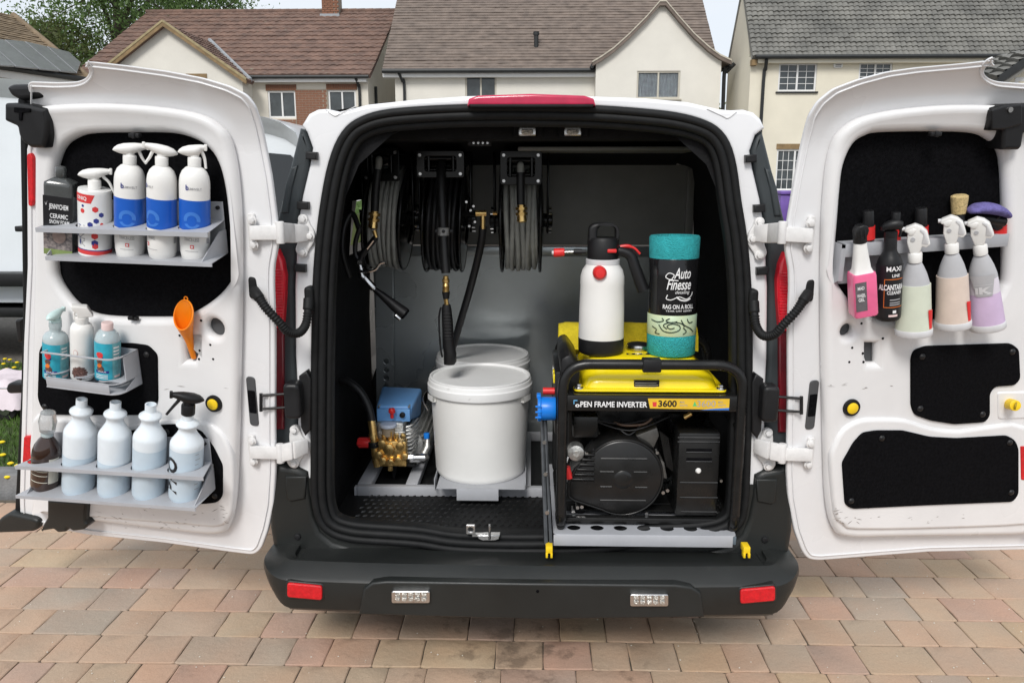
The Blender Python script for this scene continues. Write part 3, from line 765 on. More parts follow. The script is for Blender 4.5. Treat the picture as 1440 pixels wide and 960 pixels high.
M_tan2 = mat('pale_verge_mortar', (.50, .46, .38), .9, var=.2, vscale=6)
def house_B():
    Y0 = 27.0
    xl, xg0, xg1 = V(555, 100, Y0).x, V(838, 100, Y0 - .5).x, V(1014, 100, Y0 - .5).x
    ze = V(690, 98, Y0 - .3).z; Yr = Y0 + 5.5; zr = V(640, -62, Yr).z
    h = thing('grey_roofed_house', 'pale cream house with plain grey brown roof and front gable behind the van roof', 'house', ((xl + xg1) / 2, Y0, 0))
    W = lambda a, b, c, d, Y: (V(a, b, Y).x, V(a, d, Y).z, V(c, b, Y).x, V(a, b, Y).z)
    w1 = W(654, 106, 698, 140, Y0); w2 = W(896, 100, 957, 139, Y0 - .5)
    build(plate([(xl, 0), (xg0 + .3, 0), (xg0 + .3, ze + .05), (xl, ze + .05)], Y0, Y0 + .25, [rrect(*w1, .004, 1)], .002, 0), 'front_wall', M_cream2, h)
    build(MB().prism([(Y0 + .253, 0), (2 * Yr - Y0, 0), (2 * Yr - Y0, ze), (Yr, zr - .1), (Y0 + .253, ze + .1)], xl + .004, xl + .25, plane='yz'), 'gable_wall', M_cream2, h)
    build(MB().box2((xl + .26, 2 * Yr - Y0 - .2, 0), (xg1 - .3, 2 * Yr - Y0, ze)), 'rear_wall', M_cream2, h)
    window(h, w1[0], w1[2], w1[1], w1[3], Y0, 2, fm=M_beigeframe)
    ov = .35
    E0, E1, T0, T1 = (xl - ov, Y0 - .3, ze), (xg1, Y0 - .3, ze), (xl - ov, Yr, zr), (xg1, Yr, zr)
    rf = build(slab(E0, E1, T1, T0, .08).merge(slab((xl - ov, 2 * Yr - Y0, ze), (xg1, 2 * Yr - Y0, ze), T1, T0, .08)), 'roof', M_roofB, h)
    build(tiles(E0, E1, T0, T1, 44, 66, .022, 0, 1, .006), 'roof_tile', M_roofB, rf, kind='stuff', angle=25)
    build(MB().box2((xl - ov, Y0 - .25, ze - .22), (xg0, Y0 - .003, ze - .07)), 'fascia', M_upvc, h)
    build(MB().tube([(xl - ov, Y0 - .36, ze - .04), (xg0 - .03, Y0 - .36, ze - .04)], .07, 8), 'gutter', M_gutter, h)
    q = V(754, 72, Y0 + .6); 
    s = (zr - ze) / (Yr - Y0 + .3); vx = V(754, 74, Y0 + .7).x; vz = ze + s * 1.0
    build(MB().tube([(vx, Y0 + .7, vz - .1), (vx, Y0 + .7, vz + .38)], .075, 10).tube([(vx, Y0 + .7, vz + .36), (vx, Y0 + .7, vz + .47)], .1, 10), 'roof_vent', M_gutter, h)
    # the front gable with its swept eaves
    Yg = Y0 - .5; am = V(930, 4, Yg)
    side = Zm(2.4, 700, 0, [(545, 8), (500, 60), (440, 120), (390, 165), (350, 193), (318, 212)])
    side2 = Zm(2.4, 700, 0, [(565, 8), (610, 62), (660, 118), (710, 163), (745, 188), (785, 207)])
    L = [V(x, y, Yg) for x, y in side]; Rr = [V(x, y, Yg) for x, y in side2]
    prof = [(p.x, p.z) for p in reversed(L)] + [(p.x, p.z) for p in Rr]
    zb = min(p[1] for p in prof)
    build(plate([(xg0, 0), (xg1, 0), (xg1, zb + .02)] + [(x, z - .06) for x, z in reversed(prof) if xg0 < x < xg1] + [(xg0, zb + .02)], Yg, Yg + .26, [rrect(*w2, .004, 1)], .002, 0), 'front_gable', M_cream2, h)
    build(MB().box2((xg0, Yg + .263, 0), (xg0 + .2, Y0 + .5, zb)), 'gable_return', M_cream2, h)
    build(MB().box2((xg1 - .2, Yg + .263, 0), (xg1 - .004, Y0 + 9, zb)), 'gable_return', M_cream2, h)
    window(h, w2[0], w2[2], w2[1], w2[3], Yg, 2, fm=M_beigeframe, curtain=True)
    gr_ = MB(); Yb = Yg + 6.5
    for i in range(len(prof) - 1):
        (x0, z0), (x1, z1) = prof[i], prof[i + 1]
        gr_.add([(x0, Yg - .18, z0), (x1, Yg - .18, z1), (x1, Yb, z1), (x0, Yb, z0), (x0, Yg - .18, z0 - .13), (x1, Yg - .18, z1 - .13), (x1, Yb, z1 - .1), (x0, Yb, z0 - .1)], [(0, 1, 2, 3), (4, 7, 6, 5), (0, 4, 5, 1)])
    build(gr_, 'gable_roof', M_roofB, h)
    vg = MB()
    for i in range(len(prof) - 1):
        (x0, z0), (x1, z1) = prof[i], prof[i + 1]
        vg.add([(x0, Yg - .2, z0 + .03), (x1, Yg - .2, z1 + .03), (x1, Yg - .2, z1 - .02), (x0, Yg - .2, z0 - .02), (x0, Yg - .1, z0 + .03), (x1, Yg - .1, z1 + .03)], [(3, 2, 1, 0), (0, 1, 5, 4)])
    build(vg, 'verge_strip', M_tan2, h)
    for sg, p in ((-1, prof[0]), (1, prof[-1])):
        build(MB().tube([(p[0], Yg - .15, p[1] - .12), (p[0], Yg + 2, p[1] - .12)], .06, 8), 'gutter', M_gutter, h)
    pipe(h, [(V(563, 101, Y0).x, Y0 - .33, ze - .1), (V(567, 110, Y0).x, Y0 - .15, ze - .35), (V(569, 125, Y0).x, Y0 - .07, ze - .7), (V(569, 250, Y0).x, Y0 - .07, .2)])
    pipe(h, [(V(1029, 92, Y0).x, Y0 - .4, V(1029, 92, Y0).z), (V(1019, 103, Y0).x, Y0 - .3, V(1019, 103, Y0).z), (V(1015, 112, Y0).x, Y0 - .3, V(1015, 112, Y0).z), (V(1015, 200, Y0).x, Y0 - .3, .2)], .06)
house_B()

def house_C():
    Y0 = 25.0; Yb = Y0 + 2.9; Yr = Y0 + 1.45
    xl = V(1056, 90, Y0).x; xr = 15.6
    ze = V(1200, 80, Y0 - .25).z; zr = V(1045, -24, Yr).z
    h = thing('lattice_window_house', 'yellow cream house with weathered grey tiled roof and small paned white windows at the right', 'house', ((xl + xr) / 2, Y0, 0))
    W = lambda a, b, c, d: (V(a, b, Y0).x, V(a, d, Y0).z, V(c, b, Y0).x, V(a, b, Y0).z)
    ws = [W(1096, 89, 1150, 129), W(1209, 88, 1256, 116), W(1093, 210, 1145, 268)]
    build(plate([(xl, 0), (xr, 0), (xr, ze + .05), (xl, ze + .05)], Y0, Y0 + .28, [rrect(*w, .004, 1) for w in ws], .002, 0), 'front_wall', M_ycream, h)
    for x, sg in ((xl, 1), (xr, -1)):
        build(MB().prism([(Y0 + .283, 0), (Yb, 0), (Yb, ze), (Yr, zr - .05), (Y0 + .283, ze + .3)], x + sg * .004, x + sg * .28, plane='yz'), 'gable_wall', M_ycream, h)
    build(MB().box2((xl + .3, Yb - .2, 0), (xr - .3, Yb, ze)), 'rear_wall', M_ycream, h)
    for i, w in enumerate(ws):
        window(h, w[0], w[2], w[1], w[3], Y0, 2, (2 if i < 2 else 3, 4), sill=M_gutter if i < 2 else True)
    build(MB().box2((ws[2][0] - .03, Y0 - .02, ws[2][3] + .004), (ws[2][2] + .05, Y0 + .05, ws[2][3] + .16)), 'lintel', M_wood, h)
    ov = .03
    E0, E1, T0, T1 = (xl - ov, Y0 - .25, ze), (xr + ov, Y0 - .25, ze), (xl - ov, Yr, zr), (xr + ov, Yr, zr)
    rf = build(slab(E0, E1, T1, T0, .1).merge(slab((xl - ov, Yb + .2, ze), (xr + ov, Yb + .2, ze), T1, T0, .1)), 'roof', M_roofC, h)
    build(tiles(E0, E1, T0, T1, 17, 56, .04, .045, 4, .010, 3), 'roof_tile', M_roofC, rf, kind='stuff', angle=60)
    z2 = V(1440, 12, Yr).z
    E0, E1, T0, T1 = (xr + .04, Y0 - .2, ze - .02), (xr + 6, Y0 - .2, ze - .02), (xr + .04, Yr, z2), (xr + 6, Yr, z2)
    r2 = build(slab(E0, E1, T1, T0, .1), 'lower_roof', M_roofC, h)
    build(tiles(E0, E1, T0, T1, 15, 20, .04, .045, 4, .010, 9), 'roof_tile', M_roofC, r2, kind='stuff', angle=60)
    build(MB().box2((xr + .02, Y0 + .05, 0), (xr + 6, Yb, ze - .05)), 'side_wing', M_ycream, h)
    build(MB().box2((xl + .15, Y0 - .22, ze - .16), (xr, Y0 - .003, ze - .05)), 'fascia', M_ycream, h)
    build(MB().box2((xl - .03, Y0 - .2, ze - .22), (xl + .13, Y0 - .004, ze - .06)), 'eave_bracket', M_wood, h)
    build(MB().tube([(xl + .05, Y0 - .32, ze - .0), (xr, Y0 - .32, ze - .0)], .06, 8), 'gutter', M_gutter, h)
    pipe(h, [(V(1074, 84, Y0).x, Y0 - .3, ze - .08), (V(1075, 96, Y0).x, Y0 - .12, ze - .35), (V(1073, 110, Y0).x, Y0 - .07, ze - .7), (V(1070, 170, Y0).x, Y0 - .07, .3)], .05)
    v = W(1172, 88, 1185, 96); vb = build(plate(rrect(v[0], v[1], v[2], v[3], .06, 4), Y0 - .05, Y0 - .004, [], .012), 'vent', M_upvc, h)
    for k in range(3): build(MB().box2((v[0] + .05, Y0 - .056, v[1] + .035 + k * .045), (v[2] - .05, Y0 - .046, v[1] + .052 + k * .045)), 'vent_slot', M_gutter, vb)
house_C()

def house_L():
    E0, E1 = V(-70, 84, 20.6), V(126, 111, 25.0)
    E0.z = E1.z
    T1 = V(19, 22, 27.5); T0 = T1 + (E0 - E1)
    h = thing('solar_panel_house', 'house with buff tiled roof carrying dark solar panels at the far left', 'house', ((E0.x + E1.x) / 2, E1.y, 0))
    e = (E1 - E0).normalized(); nin = Vector((-e.y, e.x, 0))
    b0, b1 = E0 + nin * .35, E1 + nin * .35 - e * .35
    c0, c1 = b0 + nin * 7, b1 + nin * 7
    mb = MB().add([(p.x, p.y, z) for z in (0, E1.z - .12) for p in (b0, b1, c1, c0)], [(0, 1, 2, 3), (7, 6, 5, 4), (0, 4, 5, 1), (1, 5, 6, 2), (2, 6, 7, 3), (3, 7, 4, 0)])
    build(mb, 'wall', M_wood, h)
    rf = build(slab(E0, E1, T1, T0, .08), 'roof', M_roofL, h)
    build(tiles(E0, E1, T0, T1, 26, 40, .025, .0, 1, .008, 4), 'roof_tile', M_roofL, rf, kind='stuff', angle=25)
    H = E1 + nin * 7.6
    build(MB().add([E1, H, T1, E1 - Vector((0, 0, .06)), H - Vector((0, 0, .06))], [(0, 1, 2), (0, 3, 4, 1)]), 'hip_roof', M_roofL, h)
    build(MB().tube([E1, T1], .11, 8), 'hip_ridge', M_roofL, h)
    build(MB().tube([E0 + Vector((0, 0, -.04)), E1 + Vector((0, 0, -.04))], .08, 8), 'gutter', M_gutter, h)
    fa = MB().add([E0 - nin * -.1 + Vector((0, 0, -.3)), E1 + nin * .1 + Vector((0, 0, -.3)), E1 + nin * .1 + Vector((0, 0, -.1)), E0 + nin * .1 + Vector((0, 0, -.1))], [(0, 1, 2, 3)])
    build(fa, 'fascia', M_upvc, h)
    nrm = (E1 - E0).cross(T0 - E0).normalized()
    if nrm.z < 0: nrm = -nrm
    def on(px, py, o):
        r = ray(px, py); p0 = E0 + nrm * o
        return CAMO + r * ((p0 - CAMO).dot(nrm) / r.dot(nrm))
    quads = [[(-62, 51), (-22, 54), (21, 93), (-14, 90)], [(-21, 54), (5, 55.5), (54, 96.5), (22.5, 93)], [(6.5, 55.5), (33.5, 58), (83.5, 99.5), (55.5, 96.5)], [(35, 58), (64.5, 65), (107, 102), (85, 99.5)], [(66, 65), (97, 73), (114, 88), (108.5, 102.5)]]
    for q in quads:
        hi = [on(x, y, .14) for x, y in q]; lo = [p - nrm * .05 for p in hi]
        build(MB().add(hi + lo, [(3, 2, 1, 0), (4, 5, 6, 7)] + [(i, (i + 1) % 4, 4 + (i + 1) % 4, 4 + i) for i in range(4)]), 'solar_panel', M_solar, h, bevel=.012, seg=1)
house_L()

def house_D():     # low garage roof just showing over the right door's corner
    Y0 = 12.5
    a, b = V(1393, 112, Y0), V(1500, 112, Y0)
    h = thing('garage', 'small garage with weathered grey roof slope showing over the right door corner', 'garage', ((a.x + b.x) / 2, Y0, 0))
    xl, xr, ze = a.x, b.x + 2, a.z
    apex = V(1452, 70, Y0)
    build(MB().prism([(xl + .1, 0), (xr - .1, 0), (xr - .1, ze), (apex.x, apex.z - .05), (xl + .1, ze)], Y0, Y0 + 5), 'wall', M_ycream, h)
    E0, E1, T0, T1 = (xl, Y0 - .2, ze), (xl, Y0 + 5.2, ze), (apex.x, Y0 - .2, apex.z), (apex.x, Y0 + 5.2, apex.z)
    rf = build(slab(E0, E1, T1, T0, .12).merge(slab((xr, Y0 - .2, ze), (xr, Y0 + 5.2, ze), T1, T0, .12)), 'roof', M_roofC, h)
    build(tiles(E0, E1, T0, T1, 6, 16, .05, .05, 4, .012, 5), 'roof_tile', M_roofC, rf, kind='stuff', angle=60)
    build(MB().prism([(xl - .02, ze - .1), (xl, ze + .03), (apex.x, apex.z + .03), (apex.x, apex.z - .12)], Y0 - .23, Y0 - .2), 'bargeboard', M_gutter, h)
    w = V(1428, 104, Y0)
    window(h, w.x, w.x + .6, w.z - .75, w.z - .05, Y0 - .04, 2)
house_D()

# purple bin beside the house at the right
def bin_():
    a, b = V(1098, 268, 21), V(1122, 268, 21)
    xc, zt = (a.x + b.x) / 2, a.z
    t = thing('wheelie_bin', 'purple wheelie bin in front of the house beyond the right door hinge', 'bin', (xc, 21, 0))
    w = .3
    build(MB().loft([[(xc - w * k, 21 - w * k, z), (xc + w * k, 21 - w * k, z), (xc + w * k, 21 + w * k, z), (xc - w * k, 21 + w * k, z)] for k, z in ((.8, .04), (1, zt - .1))]), 'tub', M_bin, t, bevel=.02)
    build(MB().box2((xc - w - .03, 21 - w - .05, zt - .097), (xc + w + .03, 21 + w + .03, zt)), 'lid', M_bin, t, bevel=.03)
    for s in (-1, 1): build(MB().cyl((xc + s * .27, 21.28, .1), (xc + s * .32, 21.28, .1), .1, 14), 'wheel', M_tyre, t)
bin_()

# ------------------------------------------------------------------ trees
def tree(name, label, base, height, spread, n_leaf, leaf, m, seed, start=0.35, airy=1.0, group=None):
    rnd = random.Random(seed); b = Vector(base)
    t = thing(name, label, 'tree', base, group=group)
    tr = MB(); tips = []
    top = b + Vector((rnd.uniform(-.4, .4), rnd.uniform(-.4, .4), height * .9))
    stem = catmull([b, b.lerp(top, .35) + Vector((rnd.uniform(-.3, .3), 0, 0)), b.lerp(top, .7) + Vector((rnd.uniform(-.4, .4), 0, 0)), top], 5)
    r0 = height * .022
    tr.tube(stem, [r0 * (1 - .85 * i / (len(stem) - 1)) for i in range(len(stem))], 8)
    for k in range(26):
        f = start + (1 - start) * (k + rnd.random()) / 26; i = min(len(stem) - 1, int(f * (len(stem) - 1))); p = stem[i]
        a = rnd.uniform(0, 6.283); ln = spread * (1.05 - .72 * abs(f - .55) / .5) * rnd.uniform(.65, 1.1)
        e = p + Vector((math.cos(a) * ln, math.sin(a) * ln, ln * rnd.uniform(.15, .75)))
        mid = p.lerp(e, .5) + Vector((0, 0, ln * .12)); lim = catmull([p, mid, e], 4)
        tr.tube(lim, [r0 * .34 * (1 - .8 * j / (len(lim) - 1)) for j in range(len(lim))], 5)
        for _ in range(5):
            q = lim[rnd.randrange(3, len(lim))]; e2 = q + Vector((rnd.gauss(0, 1), rnd.gauss(0, 1), rnd.gauss(0, .7))) * ln * .28
            tr.tube([q, e2], [r0 * .1, r0 * .04], 4); tips.append(e2)
        tips.append(e)
    build(tr, 'trunk', M_bark, t)
    lf = MB()
    for _ in range(n_leaf):
        c = rnd.choice(tips); sg = spread * .13 * airy
        p = c + Vector((rnd.gauss(0, sg), rnd.gauss(0, sg), rnd.gauss(0, sg * .75) - sg * .3))
        u = Vector((rnd.gauss(0, 1), rnd.gauss(0, 1), rnd.gauss(0, 1))).normalized(); w = u.orthogonal().normalized()
        w = Matrix.Rotation(rnd.uniform(0, 6.28), 3, u) @ w; s = leaf * rnd.uniform(.6, 1.3)
        x = u.cross(w)
        lf.add([p - w * s, p + x * s * .45, p + w * s, p - x * s * .45], [(0, 1, 2, 3)])
    build(lf, 'crown', m, t, flat=True)
q = V(170, 60, 37)
tree('birch_tree', 'tall airy green tree rising behind the brown roof ridge at the upper left', (q.x, 37, 0), 15.5, 6.0, 40000, .09, M_leaf, 3, .3, 1.0)
q = V(262, 40, 42)
tree('birch_tree', 'drooping green tree behind the brown roof beside the larger airy tree', (q.x, 42, 0), 13.5, 4.0, 17000, .09, M_leaf, 11, .35, 1.0)
q = V(60, 60, 33)
tree('garden_tree', 'low olive green tree just behind the solar panel roof', (q.x, 33, 0), 8.3, 2.6, 11000, .08, M_leaf2, 5, .3, 1.0)
q = V(100, 90, 31)
tree('garden_tree', 'small bright green tree between the solar panel roof and the brown roof', (q.x, 31, 0), 6.3, 1.7, 7000, .08, M_leaf, 8, .2, 1.0)
q = V(1021, 145, 46)
tree('garden_tree', 'distant green tree in the narrow gap between the two right hand houses', (q.x, 46, 0), 5.2, 2.6, 3500, .14, M_leaf2, 9, .15, 1.0)
# the clipped hedge glimpsed through the van's side opening
hd = MB(); rh = random.Random(4)
for _ in range(5000):
    p = Vector((rh.uniform(-1.42, -1.0), rh.uniform(5.0, 6.4), rh.uniform(0, 1.38))); s = .03
    u = Vector((rh.gauss(0, 1), rh.gauss(0, 1), rh.gauss(0, 1))).normalized(); w = u.orthogonal()
    hd.add([p - u * s, p + w * s * .6, p + u * s, p - w * s * .6], [(0, 1, 2, 3)])
ht = thing('hedge', 'clipped green hedge glimpsed through the side opening of the van', 'hedge', (-1.2, 5.7, 0))
build(hd, 'foliage', M_leaf, ht, flat=True)
build(MB().box2((-1.38, 5.04, 0), (-1.04, 6.36, 1.33)), 'hedge_core', M_leaf2, ht)

# ------------------------------------------------------------------ the white van parked on the road at the left
def other_van():
    Y0, Y1 = 6.55, 8.45
    xf = V(424, 260, Y0).x
    t = thing('parked_van', 'tall white panel van parked side on behind the open left door', 'van', (-4.2, 7.5, 0))
    prof = [(-7.6, .50), (-7.65, 1.2), (-7.55, 2.2), (-7.35, 2.42), (-5.5, 2.45)] + [(V(x, y, Y0).x, V(x, y, Y0).z) for x, y in [(60, 113), (365, 163), (390, 171), (412, 186), (424, 215)]] + [(xf + .16, 1.35), (xf + .28, 1.15), (xf + .33, .9), (xf + .33, .5)]
    cx = lambda k: [(((x + 3.4) * (1 - k * .01) - 3.4), z if z < 1.3 else z - k * (.05 + .04 * (z - 1.3))) for x, z in prof]
    rings = []
    for y, k in ((Y0 + .12, 2.0), (Y0 + .03, .7), (Y0, 0), (Y0 + .05, .0), (Y1 - .05, 0), (Y1, 0), (Y1 - .03, .7)):
        rings.append([(x, y, z) for x, z in cx(k)])
    rings = [[(x, Y0 + .16, z) for x, z in cx(1.6)], [(x, Y0 + .05, z) for x, z in cx(.6)], [(x, Y0, z) for x, z in cx(0)], [(x, Y1, z) for x, z in cx(0)], [(x, Y1 - .0 + .06, z) for x, z in cx(.6)]]
    # side leans in above the waist
    rings = [[(x, y + (max(0, z - 1.2) * .11 if y < 7.5 else -max(0, z - 1.2) * .11), z) for x, y, z in r] for r in rings]
    body = build(MB().loft(rings), 'body', M_vanwhite, t, angle=45)
    g = lambda px, py: (V(px, py, Y0).x, V(px, py, Y0).z)
    yy = lambda z: Y0 + .145 + max(0, z - 1.2) * .11
    def flatp(poly, name, m, out=.006, th=.01):
        fr = [(x, yy(z) - .0 - out, z) for x, z in poly]; bk = [(x, yy(z) - out + th, z) for x, z in poly]; n = len(poly)
        return build(MB().add(fr + bk, [tuple(range(n))] + [(i, (i + 1) % n, n + (i + 1) % n, n + i) for i in range(n)]), name, m, t)
    flatp([g(300, 232), g(366, 214), g(398, 217), g(421, 238), g(424, 335), g(300, 345)], 'side_window', M_darkglass)
    def strip(z0, z1, name, m, th=.05):
        build(MB().box2((-7.3, Y0 - .02, z0), (xf + .2, Y0 + .14, z1)), name, m, t, bevel=.015)
    strip(V(20, 403, Y0).z, V(20, 384, Y0).z, 'rub_strip', M_plastic)
    strip(V(20, 446, Y0).z, V(20, 432, Y0).z, 'sill', M_plastic)
    for x in (V(14, 250, Y0).x, V(-120, 250, Y0).x):
        flatp([(x - .006, .95), (x + .006, .95), (x + .006, 2.1), (x - .006, 2.1)], 'door_seam', M_gutter, .004)
    build(MB().box2((V(20, 322, Y0).x, Y0 - .0, V(20, 326, Y0).z), (V(33, 322, Y0).x, Y0 + .12, V(20, 318, Y0).z)), 'door_handle', M_plastic, t, bevel=.01)
    for x in (-6.6, xf - .55):
        for y in (Y0 + .1, Y1 - .1):
            w = build(MB().cyl((x, y - .1, .33), (x, y + .1, .33), .33, 24), 'wheel', M_tyre, t, bevel=.02)
            build(MB().cyl((x, y - .105, .33), (x, y + .105, .33), .2, 20), 'rim', M_steel, w)
    build(MB().box2((-7.2, Y0 + .3, .40), (xf + .2, Y1 - .3, .55)), 'chassis', M_plastic, t)
    # windscreen and lamps
    build(MB().add([(xf + .02, Y0 + .22, 1.84), (xf + .17, Y0 + .2, 1.38), (xf + .17, Y1 - .2, 1.38), (xf + .02, Y1 - .22, 1.84)], [(0, 1, 2, 3)]), 'windscreen', M_darkglass, t)
    for y in (Y0 + .3, Y1 - .3): build(MB().box2((xf + .26, y - .15, .95), (xf + .345, y + .15, 1.1)), 'headlight', M_clear, t, bevel=.02)
other_van()

# =================================================================== THE VAN
AP = [(437, 640), (437, 578), (438, 480), (440, 400), (444, 342), (450, 292), (459, 242), (471, 204), (487, 179), (508, 165), (537, 156), (583, 151), (658, 147.5), (747, 147), (837, 149), (908, 154), (950, 159), (983, 167), (1008, 179), (1025, 200), (1035, 233), (1042, 283), (1050, 333), (1056, 400), (1058, 484), (1057, 580), (1055, 660), (1052, 712), (1044, 738), (1022, 755), (985, 763), (935, 766), (900, 769), (867, 774), (820, 778), (747, 780), (676, 779), (629, 776), (593, 770), (558, 767), (511, 764), (488, 761), (466, 754), (449, 740), (440, 716), (437, 685)]
AP = [(p.x, p.y) for p in catmull([(x, y, 0) for x, y in AP], 3, True)]
YJ = 2.44                                   # plane of the rear opening
XZ = lambda pts, Y: [(V(x, y, Y).x, V(x, y, Y).z) for x, y in pts]
mir = lambda pts: [(1494 - x, y) for x, y in pts]

van = thing('cargo_van', 'white van with both rear doors wide open and load bay full of cleaning kit', 'van', (0, 3.9, 0))

# --- outer shell: roof and sides reach forward to the cab
top = XZ([(421, 180), (433, 163), (452, 156), (485, 151), (517, 147), (583, 140.5), (656, 135), (747, 133.5), (838, 135.5), (908, 139), (967, 144), (1009, 152), (1042, 158), (1061, 165), (1073, 182)], YJ + .05)
prof_up = [(min(-.60, x) if x < -.6 else x, z) for x, z in top]
def ring(Y, kx, kz, zt=0):
    low = [(-.79, .34), (-.835, .62), (-.835, .95), (-.81, 1.25), (-.765, 1.5)]
    pts = low + prof_up + [(-x, z) for x, z in reversed(low)]
    return [(x * kx, Y, .34 + (z - .34) * kz + zt) for x, z in pts]
def openshell(rings, name, m):
    """outer skin with an inner skin 2 cm inside, so that it has thickness"""
    mb = MB(); mb.loft(rings, caps=False, closed=False)
    return mb
rs = [ring(YJ + .075, .985, 1), ring(YJ + .16, 1, 1.004), ring(3.18, 1.01, 1.015)]
build(openshell(rs, '', None), 'body_shell', M_paint, van, angle=50)
# roof and right-hand side further forward; the left side has a glazed opening in the sliding door
fr = [ring(3.18, 1.01, 1.015), ring(3.62, 1.015, 1.02), ring(4.6, 1.02, 1.0), ring(5.1, .98, .9), ring(5.7, .93, .62), ring(6.5, .86, .52), ring(6.66, .78, .42)]
nl = 5
roofpart = [r[nl - 1:] for r in fr]
build(MB().loft(roofpart, caps=False, closed=False), 'body_shell', M_paint, van, angle=50)
side = [r[:nl] for r in fr]
build(MB().loft(side[2:], caps=False, closed=False), 'body_side', M_paint, van, angle=50)
sd = MB()
r0, r1 = side[0], side[2]
zc = [r0[i][2] for i in range(nl)]
for i in range(nl - 1):
    if i == 3: # window band: solid only outside the opening
        for a, b in ((0, .29), (.80, 1)):
            L = lambda t, k: tuple(Vector(r0[k]).lerp(Vector(r1[k]), t))
            sd.add([L(a, i), L(b, i), L(b, i + 1), L(a, i + 1)], [(0, 1, 2, 3)])
    else: sd.add([r0[i], r1[i], r1[i + 1], r0[i + 1]], [(0, 1, 2, 3)])
build(sd, 'sliding_door', M_paint, van)
build(MB().add([(-.845, 5.5, .19), (.845, 5.5, .19), (.78, 2.33, .19), (-.78, 2.33, .19)], [(0, 1, 2, 3)]), 'underbody', M_plastic, van)  # underside, set low so that the paving beneath goes darker
build(MB().tube([(-.5, 2.75, .15), (.35, 2.75, .15)], .075, 14), 'exhaust_shade_tube', M_satin, van, bevel=.01)  # exhaust added to deepen the shade below the bumper
build(MB().tube([(-.7, 3.25, .3), (.7, 3.25, .3)], .05, 10), 'axle_shade_bar', M_satin, van)  # axle tube added to block light under the van
wsx = MB().add([(-.62, 4.72, 1.72), (.62, 4.72, 1.72), (.7, 5.52, 1.16), (-.7, 5.52, 1.16)], [(0, 1, 2, 3)])
build(wsx, 'windscreen', M_darkglass, van)
for sx in (-1, 1):
    for y in (4.0, 5.95):
        w = build(MB().cyl((sx * .60, y, .31), (sx * .80, y, .31), .31, 28), 'wheel', M_tyre, van, bevel=.025)
        build(MB().cyl((sx * .80, y, .31), (sx * .81, y, .31), .2, 20), 'rim', M_steel, w)

# --- white jamb round the opening
jl = [(418, 668), (418, 560), (415, 500), (414, 400), (417, 345), (419, 312), (425, 275), (435, 233), (439, 208), (431, 186), (424, 176), (434, 160), (446, 154), (459, 153), (477, 157)]
jt = [(517, 147), (583, 140), (656, 135), (747, 133), (838, 135.5), (908, 138), (967, 143.5), (1012, 153.5)]
jr = [(1028, 155), (1046, 154), (1060, 158), (1070, 167), (1076, 180)] + list(reversed(mir([(x, y + 4) for x, y in jl[:10]])))
jamb_out = XZ(jl + jt + jr + [(1076, 790), (418, 790)], YJ)
build(plate(jamb_out, YJ, YJ + .075, [XZ(inset(AP, 3), YJ)], .012, 3), 'rear_frame', M_paint, van)
# pressed shoulder seam
for sg in (0, 1):
    pts = [(458, 154), (470, 163), (478, 160), (500, 150)]
    if sg: pts = [(1494 - x, y + 3) for x, y in pts]
    build(MB().tube([V(x, y, YJ - .002) for x, y in catmull([(a, b, 0) for a, b in pts], 4) and [(p.x, p.y) for p in catmull([(a, b, 0) for a, b in pts], 4)]], .0013, 5), 'shoulder_seam', M_hinge, van)
# --- rubber seal: three ribs
for d, r, y in ((5, .0125, YJ - .012), (15, .014, YJ - .006), (25, .013, YJ + .012)):
    build(MB().tube([V(x, yy_, y) for x, yy_ in inset(AP, d)], r, 10, True), 'door_seal', M_rubber, van, angle=80)
build(plate(XZ(inset(AP, 3), YJ + .005), YJ + .006, YJ + .05, [XZ(inset(AP, 31), YJ + .02)], .006), 'seal_flange', M_rubber, van)

sl_ = inset(AP, 4)
ordered = [p for p in sl_ if p[1] > 668]; AP_I = {id(p): i for i, p in enumerate(sl_)}
k0 = min(range(len(ordered)), key=lambda k: ordered[k][1] + (0 if ordered[k][0] > 747 else 1e4))
ordered = ordered[k0:] + ordered[:k0]
big_ = inset(AP, -24)
outer_ = [(x, min(y, 801)) for x, y in (big_[AP_I[id(p)]] for p in ordered)]
sm = MB(); n_ = len(ordered)
A_ = [V(x, y, YJ - .004) for x, y in ordered]; B_ = [V(x, y, YJ - .004) for x, y in outer_]
sm.add(A_ + B_ + [p + Vector((0, .05, 0)) for p in A_], [(i, i + 1, n_ + i + 1, n_ + i) for i in range(n_ - 1)] + [(2 * n_ + i, 2 * n_ + i + 1, i + 1, i) for i in range(n_ - 1)])
build(sm, 'sill_trim', M_bumper, van, angle=60)

